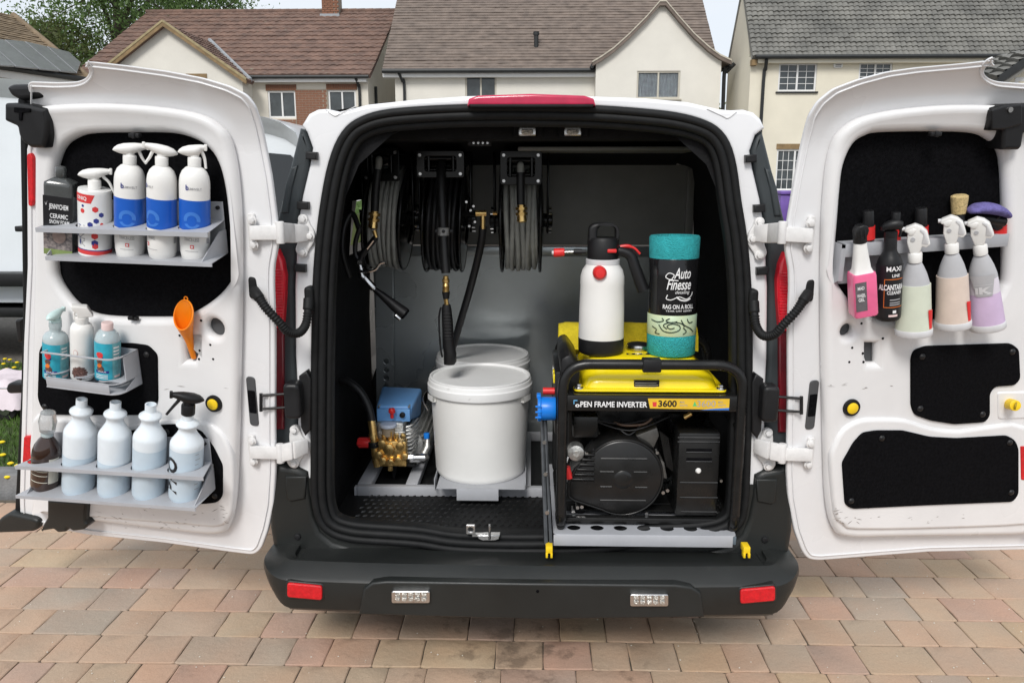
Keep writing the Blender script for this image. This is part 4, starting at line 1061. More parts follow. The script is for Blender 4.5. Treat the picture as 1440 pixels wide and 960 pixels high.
# --- dark pillar trims, tail lights, clips
tl = [(421, 180), (429, 184), (439, 208), (435, 233), (425, 275), (419, 312), (417, 345), (414, 400), (415, 500), (418, 560), (418, 652), (382, 652), (384, 430), (388, 312)]
TAIL = [(392, 350), (399, 366), (403, 388), (402, 420), (399, 461), (376, 461), (372, 420), (373, 390), (380, 368)]
for s in (0, 1):
    q = (lambda p: [(1494 - x, y + 4) for x, y in p]) if s else (lambda p: p)
    pt = build(plate(XZ(q(tl), YJ + .01), YJ + .012, YJ + .2, [], .016, 3), 'pillar_trim', M_trim, van)
    rl = [(408, 236), (400, 262), (394, 300), (404, 300), (410, 262), (418, 232)]
    build(plate(XZ(q(rl), YJ), YJ + .004, YJ + .02, [], .006, 2), 'trim_rib', M_trim, pt)
    for cx, cy in ((438, 219), (426, 289), (422, 377)):
        pts = q([(cx - 8, cy - 6), (cx + 8, cy - 5), (cx + 8, cy + 6), (cx - 8, cy + 5)])
        build(plate(XZ(pts, YJ - .015), YJ - .022, YJ + .02, [], .004), 'trim_clip', M_plastic, pt)
    tlm = build(plate(XZ(q(TAIL), YJ - .005), YJ - .022, YJ + .06, [], .010, 3), 'tail_light', M_red, van)
    build(plate(XZ(q([(376, 461), (399, 461), (399, 604), (376, 604)]), YJ), YJ - .002, YJ + .05, [], .006, 2), 'tail_light_lower', M_reddark, tlm)
    rib = MB()
    for k in range(20):
        y = 380 + k * 4
        a, b = q([(380, y), (398, y)]); rib.tube([V(a[0], a[1], YJ - .0222), V(b[0], b[1], YJ - .0222)], .0016, 4)
    build(rib, 'lens_rib', M_red, tlm)
# red high-level brake light on the roof edge
bl = [(657, 149), (659, 139), (672, 134.5), (747, 132), (822, 134.5), (835, 139), (838, 149)]
bk = build(plate(XZ(bl, YJ - .04), YJ - .045, YJ + .05, [], .008, 3), 'brake_light', M_brake, van)
build(plate(XZ([(660, 147), (835, 147), (833, 151.5), (662, 151.5)], YJ - .04), YJ - .052, YJ - .03, [], .003), 'brake_light_base', M_rubber, bk)

# --- bumper: one profile carried along a plan curve that turns both corners
def bumper():
    XB = (V(1123, 795, 2.36).x - V(372, 795, 2.36).x) / 2; xc = (V(1123, 795, 2.36).x + V(372, 795, 2.36).x) / 2
    plan = [(-XB, 2.95, -1, 0)]
    def add(x, y, nx, ny): plan.append((x, y, nx, ny))
    rc = .12; yb = 2.235
    add(-XB, yb + rc + .018, -1, 0)
    for k in range(1, 10):
        a = math.pi / 2 * k / 10; add(-XB + rc - rc * math.cos(a), yb + .018 + rc - rc * math.sin(a), -math.cos(a), -math.sin(a))
    for k in range(0, 21):
        x = (-XB + rc) + (2 * XB - 2 * rc) * k / 20; add(x, yb + .018 * (abs(x) / (XB - rc)) ** 2.6, 0, -1)
    left = plan[:]
    right = [(-x, y, -nx, ny) for x, y, nx, ny in reversed(left[:11])]
    plan = left + right
    prof = [(.26, .352), (.12, .358), (.072, .368), (.062, .3685), (.010, .338), (.003, .330), (0, .300), (.004, .264), (.014, .230), (.034, .213), (.09, .205), (.25, .20)]
    rings = []
    for i, (x, y, nx, ny) in enumerate(plan):
        up = max(0, abs(x) / XB - .88) ** 2 * 13.0
        cap_ = .26 if abs(nx) < .02 else .10
        rings.append([(x + xc - nx * min(o, cap_), y - ny * min(o, cap_), z + (up * .55 * (1 - (z - .214) / .156) if z < .37 else 0) + (.012 * up)) for o, z in prof])
    b = build(MB().loft(rings), 'bumper', M_bumper, van, angle=24)
    for s_ in (-1, 1): build(MB().box2((xc + s_ * .50, 2.34, .30), (xc + s_ * (XB - .02), 2.6, .3535)), 'bumper_support', M_bumper, b, bevel=.01)
    # slightly proud centre panel
    cp = [(512, 826), (524, 817), (545, 815), (747, 818), (950, 820), (972, 823), (985, 832), (990, 866), (747, 869), (505, 862)]
    yb_ = 2.238
    build(plate(XZ([(x, y) for x, y in cp], yb_), yb_ - .008, yb_ + .03, [], .0075, 3), 'bumper_panel', M_bumper, b)
    for s in (0, 1):
        q = (lambda p: [(1494 - x, y + 5) for x, y in p]) if s else (lambda p: p)
        rf = q(rrect(405, 819, 454, 839, 4, 3)); rf = [(x, y + (x - (429 if not s else 1065)) * (.09 if not s else -.09)) for x, y in rf]
        build(plate(XZ(rf, 2.252), 2.240, 2.29, [], .004, 2), 'red_reflector', M_refl, b)
        hs = q(rrect(402, 817, 457, 842, 6, 3)); hs = [(x, y + (x - (429 if not s else 1065)) * (.09 if not s else -.09)) for x, y in hs]
        build(plate(XZ(hs, 2.252), 2.247, 2.29, [], .004, 2), 'reflector_bezel', M_bumper, b)
        cx, cy = (577.5, 839) if not s else (913, 843.5)
        lm = build(plate(XZ(rrect(cx - 27, cy - 8.5, cx + 27, cy + 8.5, 3, 3), yb_ - .02), yb_ - .022, yb_, [], .003), 'marker_light', M_steel, b)
        for k in range(5):
            for j in range(2):
                x0 = cx - 22 + k * 9.2; z0 = cy - 6 + j * 6.6
                build(plate(XZ(rrect(x0, z0, x0 + 7.4, z0 + 5.2, 2.2, 2), yb_ - .026), yb_ - .0275, yb_ - .015, [], .002, 1), 'led_lens', M_clear, lm)
    # corner uprights between bumper and pillar
    for s in (0, 1):
        q = (lambda p: [(1494 - x, y + 4) for x, y in p]) if s else (lambda p: p)
        up = [(380, 650), (420, 655), (434, 662), (437, 690), (443, 722), (452, 745), (470, 760), (500, 769), (545, 774), (545, 796), (440, 800), (402, 798), (388, 785), (381, 740)]
        u = build(plate(XZ(q(up), YJ), YJ - .015, YJ + .16, [], .02, 3), 'bumper_corner', M_bumper, b)
        build(plate(XZ(q([(402, 668), (432, 668), (430, 700), (410, 704), (404, 700)]), YJ - .012), YJ - .022, YJ, [], .006, 2), 'corner_panel', M_bumper, u)
        ce = V(*(q([(418, 755)])[0]), YJ - .02); build(MB().cyl((ce.x, YJ - .022, ce.z), (ce.x, YJ + .01, ce.z), .011, 14), 'corner_plug', M_plastic, u, bevel=.003)
    build(MB().cyl((V(756, 829, yb_).x, yb_ - .009, V(756, 829, yb_).z), (V(756, 829, yb_).x, yb_, V(756, 829, yb_).z), .005, 10), 'bolt_hole', M_felt, b)
bumper()

# --- load bay
ZF = 0.36
build(MB().box2((-.79, YJ + .02, ZF - .03), (.79, 3.64, ZF)), 'load_floor', M_lining, van, bevel=.004)
fm = build(hplate(rounded([(-.63, 2.475), (.63, 2.475), (.705, 2.6), (.705, 3.6), (-.705, 3.6), (-.705, 2.6)], .04), ZF + .008, ZF - .001, [], .003), 'floor_mat', M_rubber, van)
tr = MB()
for j in range(8):
    for i in range(46):
        x = -.62 + i * .0275 + (.0137 if j % 2 else 0); y = 2.585 + j * .036
        if abs(x) > .64: continue
        a = R(38) if True else 0
        d = Vector((math.cos(a), math.sin(a), 0)) * .0125; n = Vector((-math.sin(a), math.cos(a), 0)) * .0034
        p = Vector((x, y, ZF + .0075))
        tr.add([p - d, p - n, p + d, p + n, p + Vector((0, 0, .006)) + d * .5, p + Vector((0, 0, .006)) - d * .5], [(0, 1, 4, 5), (1, 2, 4), (2, 3, 5, 4), (3, 0, 5)])
build(tr, 'tread_pattern', M_tread, fm, kind='stuff')
# side linings; the left one stops short of the glazed opening
LP = [(.735, ZF), (.75, .62), (.75, .95), (.735, 1.25), (.70, 1.47), (.655, 1.60), (.56, 1.69), (.46, 1.735)]
RX = [.735, .75, .75, .735, .722, .715, .705, .64]
def lining(sx):
    mb = MB()
    def band(k0, k1, y0, y1, zt=0):
        q = LP[k0:k1 + 1]; rx = RX[k0:k1 + 1]; X1 = lambda i, a: a + (rx[i] - a) * (y1 - 2.48) / 1.14; X0 = lambda i, a: a + (rx[i] - a) * (y0 - 2.48) / 1.14
        for i in range(len(q) - 1):
            (a, za), (b, zb) = q[i], q[i + 1]; o = .012
            f = lambda y, z: z - max(0, z - 1.5) * .46 * (y - 2.5) / 1.1
            a0, a1, b0, b1 = X0(i, a), X1(i, a), X0(i + 1, b), X1(i + 1, b)
            vs = [(sx * a0, y0, f(y0, za)), (sx * a1, y1, f(y1, za)), (sx * b1, y1, f(y1, zb)), (sx * b0, y0, f(y0, zb)), (sx * (a0 + o), y0, f(y0, za)), (sx * (a1 + o), y1, f(y1, za)), (sx * (b1 + o), y1, f(y1, zb)), (sx * (b0 + o), y0, f(y0, zb))]
            mb.add(vs, [(0, 1, 2, 3), (7, 6, 5, 4), (0, 4, 5, 1), (2, 6, 7, 3), (0, 3, 7, 4), (1, 5, 6, 2)])
    if sx < 0: band(0, 7, 2.48, 3.19); band(0, 3, 3.19, 3.62); band(4, 7, 3.19, 3.62)
    else: band(0, 7, 2.48, 3.62)
    return build(mb, 'side_lining', M_lining, van)
for s in (-1, 1):
    lining(s)
    build(MB().loft([[(s * (x - .03 - .05 * k - max(0, z - 1.2) * .12), y, z) for x, z in LP] + [(s * (x + .004), y, z) for x, z in reversed(LP)] for y, k in ((2.468, 1), (2.62, .2))]), 'inner_pillar', M_lining, van, angle=60)
# ceiling
cl = MB().add([(-.48, 2.46, 1.745), (.48, 2.46, 1.745), (.64, 3.62, 1.612), (-.64, 3.62, 1.612), (-.48, 2.46, 1.757), (.48, 2.46, 1.757), (.64, 3.62, 1.63), (-.64, 3.62, 1.63)], [(3, 2, 1, 0), (4, 5, 6, 7), (0, 1, 5, 4), (2, 3, 7, 6), (1, 2, 6, 5), (3, 0, 4, 7)])
build(cl, 'ceiling_lining', M_lining, van)
build(MB().box2((-.57, 2.58, 1.675), (.57, 2.66, 1.74)), 'roof_rail', M_lining, van, bevel=.015)
build(MB().box2((-.05, 2.9, 1.655), (.60, 3.55, 1.668), None), 'roof_board', M_bulk2, van, bevel=.003)
# bulkhead: upper board, seam rail, lower steel sheet
YB = 3.60
def bz(y): return V(747, y, YB).z
bh = build(MB().box2((-.722, YB, ZF), (.722, YB + .02, bz(352))), 'bulkhead', M_bulk, van)
build(MB().box2((-.722, YB - .006, bz(344)), (.722, YB + .02, 1.615)), 'bulkhead_board', M_bulk2, bh)
build(MB().box2((-.72, YB - .02, bz(360)), (.72, YB - .001, bz(346))), 'bulkhead_rail', M_bulk, bh, bevel=.004)
xb = V(972, 300, YB).x
build(MB().box2((xb - .03, YB - .03, bz(344)), (xb + .004, YB - .007, 1.60)), 'board_edge', M_bulk2, bh, bevel=.004)
# pierced upright at the left of the bulkhead
uh = [circle((V(543, y, YB - .05).x), V(543, y, YB - .05).z, .012, 12) for y in (508, 520, 531, 543)]
build(plate([(V(528, 372, YB - .05).x, V(528, 372, YB - .05).z), (V(553, 372, YB - .05).x, V(553, 372, YB - .05).z), (V(553, 545, YB - .05).x, ZF + .1), (V(528, 545, YB - .05).x, ZF + .1)], YB - .052, YB - .04, uh, .002), 'pierced_upright', M_bulk, van)
# door latch striker on the sill
YL_ = 2.425
sk = build(plate(XZ([(682, 751), (703, 751), (702, 757), (696, 759), (678, 759), (672, 756), (672, 752)], YL_), YL_ - .006, YL_ + .02, [], .003), 'latch_striker', M_steel, van)
build(MB().tube([V(688.5, 758, YL_ - .008), V(688.5, 737, YL_ - .008)], .0045, 8), 'striker_pin', M_steel, sk, bevel=.001)
build(plate(XZ([(664, 750), (684, 750), (684, 754), (664, 754)], YL_), YL_ - .003, YL_ + .01, [], .001), 'striker_arm', M_steel, sk)
c_ = V(662, 743.5, YL_)
build(plate(rrect(c_.x - .0155, c_.z - .0165, c_.x + .0155, c_.z + .0165, .004), YL_ - .006, YL_ + .004, [circle(c_.x, c_.z, .0085, 12)], .002), 'latch_bracket', M_steel, sk)
# ceiling lights and roof fittings
for cx in (742, 806):
    f_ = build(plate(XZ(rrect(cx - 21, 176, cx + 21, 193, 2, 2), 2.57), 2.565, 2.60, [], .004), 'ceiling_lamp', M_lining, van)
    build(plate(XZ(rrect(cx - 13, 178, cx + 12, 191, 2, 2), 2.55), 2.552, 2.57, [], .004), 'lamp_body', M_steel, f_)
    build(plate(XZ(rrect(cx - 9, 182, cx + 8, 189, 3, 3), 2.545), 2.545, 2.56, [], .003), 'lamp_lens', M_clear, f_)
sp = build(plate(XZ(rrect(657, 190, 691, 205, 2, 2), 2.66), 2.655, 2.70, [], .004), 'vent_grille', M_plastic, van)
for i in range(4):
    for j in range(2):
        q = V(666 + i * 6.5, 195 + j * 6, 2.652); build(MB().cyl((q.x, 2.651, q.z), (q.x, 2.66, q.z), .004, 8), 'vent_hole', M_steel, sp)

# =================================================================== THE REAR DOORS
FL = Frame((V(388, 465, 2.41).x, 2.42, .45), R(-12), R(3.0), R(6.5))
FR = Frame((V(1107, 468, 2.41).x, 2.42, .45), R(12), R(-2.5), R(6.5))
Z0 = 1.17
dbend = lambda z: -1.9 * max(0.0, z - Z0) ** 2
CUTS = [Z0 + .02 + .02 * k for k in range(16)]
OUT_L = [(387, 660), (386, 610), (386, 560), (386, 460), (384, 400), (384.5, 375), (390, 345), (388, 304), (381, 250), (373, 208), (366, 175), (357, 148), (345, 133), (321, 121), (283, 109.5), (233, 100), (175, 92), (125, 86.5), (117.5, 87.5), (120, 92), (124, 98), (124, 104), (119, 110.5), (108, 114.8), (79, 116), (38, 114.5), (37, 217), (38, 375), (33, 480), (30, 588), (27, 700), (28, 729), (60, 740), (124, 752), (229, 763), (330, 777), (357, 780), (367, 772), (377, 744), (384, 710)]
OUT_R = [(1107, 664), (1108, 614), (1109, 560), (1109, 464), (1111, 404), (1110.5, 380), (1105, 349), (1109, 308), (1119, 250), (1129, 200), (1139, 162), (1152, 142), (1173, 125), (1207, 112), (1248, 101), (1290, 95), (1357, 89), (1398, 84.5), (1400, 87), (1391, 90), (1385, 98), (1385, 104), (1391, 110), (1403, 114.6), (1440, 117.5), (1464, 118.5), (1467, 217), (1466, 375), (1467, 480), (1468, 588), (1470, 700), (1470, 772), (1440, 773), (1305, 776), (1240, 781), (1151, 788), (1136, 786), (1128, 775), (1117, 745), (1109, 700)]
WIN_L = [(186, 187), (233, 187.5), (262, 193), (287, 206), (304, 229), (314, 267), (320, 320), (325, 370), (326, 385), (320, 398), (307, 414), (287, 430), (266, 442), (250, 447), (215, 448), (158, 447), (125, 442), (103, 429), (88, 412), (78, 395), (74, 375), (72, 310), (72, 267), (75, 233), (85, 208), (104, 194), (129, 188)]
WIN_R = [(1307, 185.5), (1365, 187), (1390, 194), (1409, 211), (1415, 236), (1417, 292), (1417, 385), (1412, 405), (1400, 424), (1380, 440), (1350, 450), (1300, 453), (1262, 453), (1236, 449), (1210, 434), (1194, 418), (1181, 399), (1173, 380), (1175, 395 - 25), (1180, 320), (1184, 270), (1189, 233), (1202, 204), (1219, 192), (1240, 187)]
IN_L = [(52, 150), (150, 146), (255, 156), (303, 176), (323, 212), (333, 290), (335, 400), (333, 520), (331, 620), (328, 700), (320, 740), (303, 753), (240, 748), (120, 733), (52, 722), (42, 700), (42, 560), (45, 400), (46, 240), (46, 165)]
IN_R = [(1452, 152), (1344, 148), (1240, 159), (1193, 179), (1172, 215), (1163, 292), (1160, 402), (1161, 522), (1163, 622), (1166, 704), (1175, 744), (1193, 757), (1256, 757), (1380, 755), (1448, 752), (1456, 735), (1456, 560), (1455, 400), (1456, 240), (1456, 165)]
FELT_L = [[(52, 494), (58, 483), (70, 482), (183, 484), (205, 487), (218, 500), (219, 566), (212, 580), (192, 585), (120, 585), (64, 584), (54, 572), (50, 560)],
          [(62, 640), (70, 622), (100, 612), (180, 606), (228, 597), (258, 596), (283, 606), (300, 628), (313, 654), (313, 697), (306, 706), (288, 708), (75, 700), (62, 690)]]
FELT_R = [[(1284, 506), (1288, 494), (1304, 488), (1425, 484), (1436, 492), (1438, 534), (1430, 543), (1402, 545), (1395, 554), (1395, 586), (1388, 595), (1345, 598), (1312, 593), (1289, 585), (1284, 572)],
          [(1184, 650), (1190, 640), (1200, 622), (1213, 608), (1232, 605), (1270, 605), (1308, 614), (1345, 616), (1416, 612), (1427, 618), (1432, 630), (1432, 694), (1424, 705), (1300, 710), (1198, 715), (1188, 709)]]
def smooth2(pts, k=4): return [(p.x, p.y) for p in catmull([(x, y, 0) for x, y in pts], k, True)]

mat('scuff', (0.20, 0.17, 0.15), 0.8)
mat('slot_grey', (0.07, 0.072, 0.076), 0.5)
def rear_door(F, OUT, WIN, INN, FELT, side, label):
    m = (lambda pts: pts) if side == 'L' else (lambda pts: [(1494 - x, y + 4) for x, y in pts])
    X = lambda pts, d=0.0: [F.xz(x, y, (lambda z: d + dbend(z))) for x, y in pts]
    door = build(cutbend(plate(X(rounded(OUT, 7, 4)), 0.0, .016, [], .005, 2), dbend, CUTS), 'rear_door', M_paint, van, F=F, base=(0, 0, 0), label=label, angle=32)
    # hem round the edge and the groove inside it
    hem = [q for q in X(inset(rounded(OUT, 7, 4), 7))]
    build(MB().tube([(x, dbend(z) - .002, z) for x, z in hem], .0028, 6, True), 'door_hem', M_paint, door, angle=80)
    e = 0
    circ = [circle(*F.xz(*m([(303.5, 460.5)])[0], -.03), F.xz(315, 460, -.03)[0] - F.xz(303.5, 460, -.03)[0], 20)]
    sq = X(m([(263, 478), (278, 478), (278, 497), (275, 506), (263, 506)]), -.03)
    dots = [circle(*F.xz(*m([p])[0], -.03), .0035, 8) for p in ((286, 449), (299, 483), (284, 491), (283, 503), (303, 503), (256, 470))]
    inner = build(cutbend(plate(X(smooth2(INN), -.04), -.042, .005, [X(smooth2(WIN), -.04), *circ, sq], .0225, 5), dbend, CUTS), 'inner_panel', M_paint_in, door, angle=32)
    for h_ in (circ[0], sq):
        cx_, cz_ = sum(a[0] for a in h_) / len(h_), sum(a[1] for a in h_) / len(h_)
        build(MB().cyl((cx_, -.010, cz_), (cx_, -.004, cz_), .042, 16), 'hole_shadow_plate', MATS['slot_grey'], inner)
    for p in dots:
        c_ = (sum(a[0] for a in p) / 8, sum(a[1] for a in p) / 8)
        build(MB().cyl((c_[0], -.0428, c_[1]), (c_[0], -.04, c_[1]), .0038, 8), 'screw_hole', M_felt, inner)  # flat dark disc, the shade inside a small hole put into colour
    build(cutbend(plate(X(inset(smooth2(WIN), -5), -.006), -.006, .01, [], .001, 0), dbend, CUTS), 'window_lining', M_felt, door)
    w = m([(195, 190)])[0]; p = F.p(w[0] if side == 'L' else 1309, w[1] if side == 'L' else 188, -.04)
    build(MB().box((p.x, -.05 + dbend(p.z), p.z), (.034, .016, .012)).box((p.x, -.056 + dbend(p.z), p.z), (.012, .012, .016)), 'window_clip', M_plastic, door, bevel=.003)
    if side == 'L':
        p = F.p(191, 446, -.035); build(MB().box((p.x, -.046, p.z), (.034, .014, .012)).box((p.x, -.052, p.z + .003), (.012, .012, .014)), 'window_clip', M_plastic, door, bevel=.003)
    # pressed pads standing a little proud
    pads = [[(44, 592), (80, 589), (130, 593), (160, 600), (215, 592), (282, 592), (305, 602), (320, 622), (328, 652), (328, 705), (322, 730), (305, 741), (260, 738), (62, 721), (46, 708)]] if side == 'L' else [[(1168, 650), (1172, 628), (1186, 603), (1210, 590), (1240, 588), (1275, 590), (1310, 601), (1350, 605), (1452, 603), (1452, 728), (1440, 738), (1330, 743), (1206, 745), (1186, 738), (1174, 722)]]
    for q in pads: build(plate(X(smooth2(q, 3), -.05), -.053, -.02, [], .012, 4), 'pressed_panel', M_paint_in, inner)
    for k, q in enumerate(FELT):
        fp = build(plate(X(rounded(q, 5, 3), -.056), -.060 if k else -.050, -.038, [], .004, 2), 'trim_board', M_felt, door)
        xs = [x for x, y in q]; ys = [y for x, y in q]
        spots = {('L', 0): [(203, 500), (60, 573)], ('L', 1): [(302, 697), (235, 607)], ('R', 0): [(1300, 503), (1427, 496), (1297, 576), (1385, 584)], ('R', 1): [(1240, 616), (1420, 622), (1197, 704), (1422, 692)]}[(side, k)]
        for x, y in spots:
            c = F.p(x, y, -.06); build(MB().lathe([(.0001, .006), (.006, .005), (.0095, .002), (.0105, 0)], Matrix.Translation((c.x, -.0605 if k else -.0505, c.z)) @ Matrix.Rotation(R(90), 4, 'X'), 14), 'panel_clip', M_plastic, fp)
    sc = MB(); rs_ = random.Random(21 if side == 'L' else 22)
    for _ in range(46):
        px, py = rs_.uniform(130, 320), rs_.gauss(733, 11)
        if rs_.random() < .3: px, py = rs_.gauss(316, 3), rs_.uniform(715, 735)
        if rs_.random() < .12: px, py = rs_.uniform(180, 330), rs_.uniform(410, 420) + 130
        if side == 'R': px, py = 1494 - px, py - 2
        py = min(py, 744)
        q = F.p(px, py, -.0535); L_, T_ = rs_.uniform(.002, .012) * (1 if rs_.random() < .75 else 1.8), rs_.uniform(.0005, .0014); a_ = rs_.gauss(0, .25)
        y_ = -.0535 if 600 < py < 736 else -.0426
        d_ = Vector((math.cos(a_) * L_, 0, math.sin(a_) * L_)); n_ = Vector((-math.sin(a_) * T_, 0, math.cos(a_) * T_)); c_ = Vector((q.x, y_, q.z))
        sc.add([c_ - d_, c_ - d_ * .2 - n_, c_ + d_, c_ + n_], [(0, 1, 2, 3)])
    build(sc, 'scuff_mark', MATS['scuff'], inner, kind='stuff', flat=True)
    # yellow button in a black ring
    c = F.p(*( (303.5, 565.5) if side == 'L' else (1194.5, 571)), -.035)
    k = build(MB().lathe([(.0001, .008), (.026, .008), (.0275, .003), (.0275, -.01)], Matrix.Translation((c.x, -.044, c.z)) @ Matrix.Rotation(R(90), 4, 'X'), 28), 'button_ring', M_rubber, door)
    build(MB().lathe([(.0001, .006), (.013, .0055), (.0175, .003), (.019, -.004)], Matrix.Translation((c.x, -.052, c.z)) @ Matrix.Rotation(R(90), 4, 'X'), 28), 'yellow_button', M_yplastic, k)
    # slot for the check strap, in the hinge-side edge
    sx = 355 if side == 'L' else 1142
    dy = 0 if side == 'L' else 5
    c_, t_, b_ = F.xz(sx, 564 + dy, -.002), F.xz(sx, 530 + dy, -.002), F.xz(sx, 598 + dy, -.002)
    xx, zz = [c_[0] - .0155, c_[0] + .0155], [b_[1], t_[1]]
    sl = build(plate(rrect(xx[0], zz[0], xx[1], zz[1], .013, 6), -.004, .01, [], .002), 'check_strap_slot', MATS['slot_grey'], door)
    build(plate(rrect(xx[0] + .003, zz[0] + .045, xx[1] - .002, zz[1] - .045, .004, 2), -.0055, .01, [], .001), 'slot_opening', M_felt, sl)
    # two hinges: door plate, arm, knuckle, body plate with bolts
    for hy, tilt in ((326, 0), (632, 1)):
        yy = hy + (4 if side == 'R' else 0)
        g = (lambda x, y, Y=YJ: V(x if side == 'L' else 1494 - x, y, Y))
        dp = m([(356, hy)])[0]
        c1 = F.p(dp[0], dp[1], -.004); hw, hh = .011, .055
        hg = build(plate(rrect(c1.x - hw, c1.z - hh, c1.x + hw, c1.z + hh, .009, 4), -.014, .0, [], .003), 'hinge', M_hinge, door)
        for s in (-1, 1):
            b = Vector((c1.x + (.006 if side == 'L' else -.006), -.014, c1.z + s * .036))
            build(MB().cyl((b.x, -.025, b.z), (b.x, -.012, b.z), .0105, 6).cyl((b.x, -.016, b.z), (b.x, -.012, b.z), .014, 14), 'hinge_bolt', M_hinge, hg, bevel=.0015)
        # arm made in van space
        A = FL.M if side == 'L' else FR.M
        wp = A @ Vector((c1.x, -.02, c1.z)); sg = 1 if side == 'L' else -1
        k0 = g(394, hy + 1 + tilt * 4, min(YJ - .05, wp.y))
        h = .026
        def bar(p, q, h0, h1, t=.016):
            p, q = Vector(p), Vector(q); d = (q - p).normalized(); n = Vector((-d.y, d.x, 0)).normalized() * t / 2; u = Vector((0, 0, 1))
            return MB().loft([[p - n - u * h0, p + n - u * h0, p + n + u * h0, p - n + u * h0], [q - n - u * h1, q + n - u * h1, q + n + u * h1, q - n + u * h1]])
        build(bar(wp, (k0.x, k0.y, wp.z * .5 + k0.z * .5), .021, .021), 'hinge_arm', M_hinge, hg, F=VAN, base=(0, 0, 0), bevel=.004)
        kz = k0.z
        build(MB().cyl((k0.x, k0.y, kz - .032), (k0.x, k0.y, kz + .032), .0125, 14), 'hinge_knuckle', M_hinge, hg, F=VAN, base=(0, 0, 0), bevel=.002)
        be = g(432, hy + 2 - tilt * 8, YJ - .012)
        mid = g(412, hy + 2 - tilt * 1, YJ - .055)
        build(bar((k0.x, k0.y, kz), mid, .029, .029).merge(bar(mid, (be.x, YJ - .012, be.z), .029, .024)), 'hinge_leaf', M_hinge, hg, F=VAN, base=(0, 0, 0), bevel=.004)
        ex = 0
        bp = Zm(4.367, 330, 260, [(400, 180), (440, 180), (462, 240), (490, 280), (497, 330), (480, 370), (455, 400), (440, 448), (395, 440), (370, 400), (395, 330), (385, 240)])
        if tilt: bp = [(x - 12 - (y - 330) * .02, y + 304 - 8) for x, y in bp]
        bp = bp if side == 'L' else [(1494 - x, y + 4) for x, y in bp]
        pl = build(plate(XZ(rounded(bp, 5, 3), YJ - .008), YJ - .012, YJ + .002, [], .004, 2), 'hinge_plate', M_hinge, hg, F=VAN, base=(0, 0, 0))
        for bx, by in ((426, 308), (436, 332), (426, 355)):
            if tilt: bx, by = bx - 12, by + 296
            b = g(bx, by + (4 if side == 'R' else 0), YJ - .012)
            build(MB().cyl((b.x, YJ - .024, b.z), (b.x, YJ - .011, b.z), .010, 6).cyl((b.x, YJ - .015, b.z), (b.x, YJ - .011, b.z), .015, 16), 'hinge_bolt', M_hinge, hg, F=VAN, base=(0, 0, 0), bevel=.0015)
    # check strap: two rods from the door slot to a black box on the pillar
    g = (lambda x, y, Y=YJ: V(x if side == 'L' else 1494 - x, y + (4 if side == 'R' else 0), Y))
    bx0 = g(413, 562, YJ - .05)
    cb = build(plate(rrect(bx0.x - .026, bx0.z - .058, bx0.x + .026, bx0.z + .058, .018, 5), YJ - .075, YJ - .01, [], .012, 3), 'check_strap_box', M_plastic, van, label=None)
    cb2 = g(428, 562, YJ - .02)
    build(plate(XZ([(m([p])[0][0] if side == 'R' else p[0], p[1] + (4 if side == 'R' else 0)) for p in [(421, 528), (432, 520), (438, 532), (438, 602), (430, 612), (424, 600)]] if side == 'L' else [(1494 - x, y + 4) for x, y in [(421, 528), (432, 520), (438, 532), (438, 602), (430, 612), (424, 600)]], YJ - .02), YJ - .03, YJ + .02, [], .006), 'strap_bracket', M_plastic, cb)
    r_ = MB()
    for y in (555, 574): a, b = g(367, y + 1, YJ - .075), g(409, y - 2, YJ - .065); r_.tube([a, b], .0042, 8)
    a, b = g(367, 553, YJ - .075), g(367, 578, YJ - .075); r_.tube([a, b], .0055, 8)
    build(r_, 'strap_rod', M_plastic, cb)
    # corrugated cable conduit
    pts = [g(357, 408, YJ - .115), g(364, 418, YJ - .135), g(375, 434, YJ - .145), g(392, 452, YJ - .14), g(405, 466, YJ - .125), g(420, 468, YJ - .10), g(430, 456, YJ - .07), g(433, 436, YJ - .05), g(434, 420, YJ - .035)]
    cv = catmull(pts, 22); rad = []
    for i in range(len(cv)):
        t = i / (len(cv) - 1); base_r = .0125 if .14 < t < .88 else .017
        rad.append(base_r * (1.13 if (i % 4 < 2 and .14 < t < .86) else .93))
    cd = build(MB().tube(cv, rad, 12), 'cable_conduit', M_rubber, van, angle=70)
    for (x, y, d, hz) in ((357, 404, YJ - .10, .034), (435, 418, YJ - .028, .034)):
        q = g(x, y, d); build(plate(rrect(q.x - .014, q.z - hz, q.x + .014, q.z + hz, .013, 5), d - .012, d + .04, [], .009, 3), 'conduit_boot', M_rubber, cd)
    return door, inner
doorL, innerL = rear_door(FL, OUT_L, WIN_L, IN_L, FELT_L, 'L', 'left rear door carrying three bottle racks')
doorR, innerR = rear_door(FR, OUT_R, WIN_R, IN_R, FELT_R, 'R', 'right rear door carrying one rack of hanging spray bottles')

# --- black latch gear, reflectors and seals on the doors
def dplate(F, pts, d0, d1, name, m, parent, bev=.006, r=4, **k):
    return build(plate([F.xz(x, y, d0) for x, y in rounded(pts, r, 4)], d0, d1, [], bev, 3), name, m, parent, F=F, base=(0, 0, 0), **k)
dplate(FL, [(7, 123), (14, 119), (52, 118), (58, 123), (61, 137), (54, 139), (28, 142), (14, 135)], -.05, .02, 'top_latch', M_plastic, doorL, .014, 4)
dplate(FL, [(24, 138), (35, 138), (36, 150), (24, 150)], -.035, .02, 'latch_stem', M_plastic, doorL, .006, 3)
lt = dplate(FL, [(5, 145), (30, 146), (64, 153), (67, 170), (66, 190), (62, 209), (42, 208), (30, 200), (25, 190), (23, 178), (5, 170)], -.075, -.0, 'latch_housing', M_plastic, doorL, .012, 3)
dplate(FL, [(19, 151), (42, 153), (42, 158), (31, 159), (30, 170), (26, 170), (26, 159), (19, 158)], -.079, -.06, 'latch_slot', M_felt, lt, .002, 1)
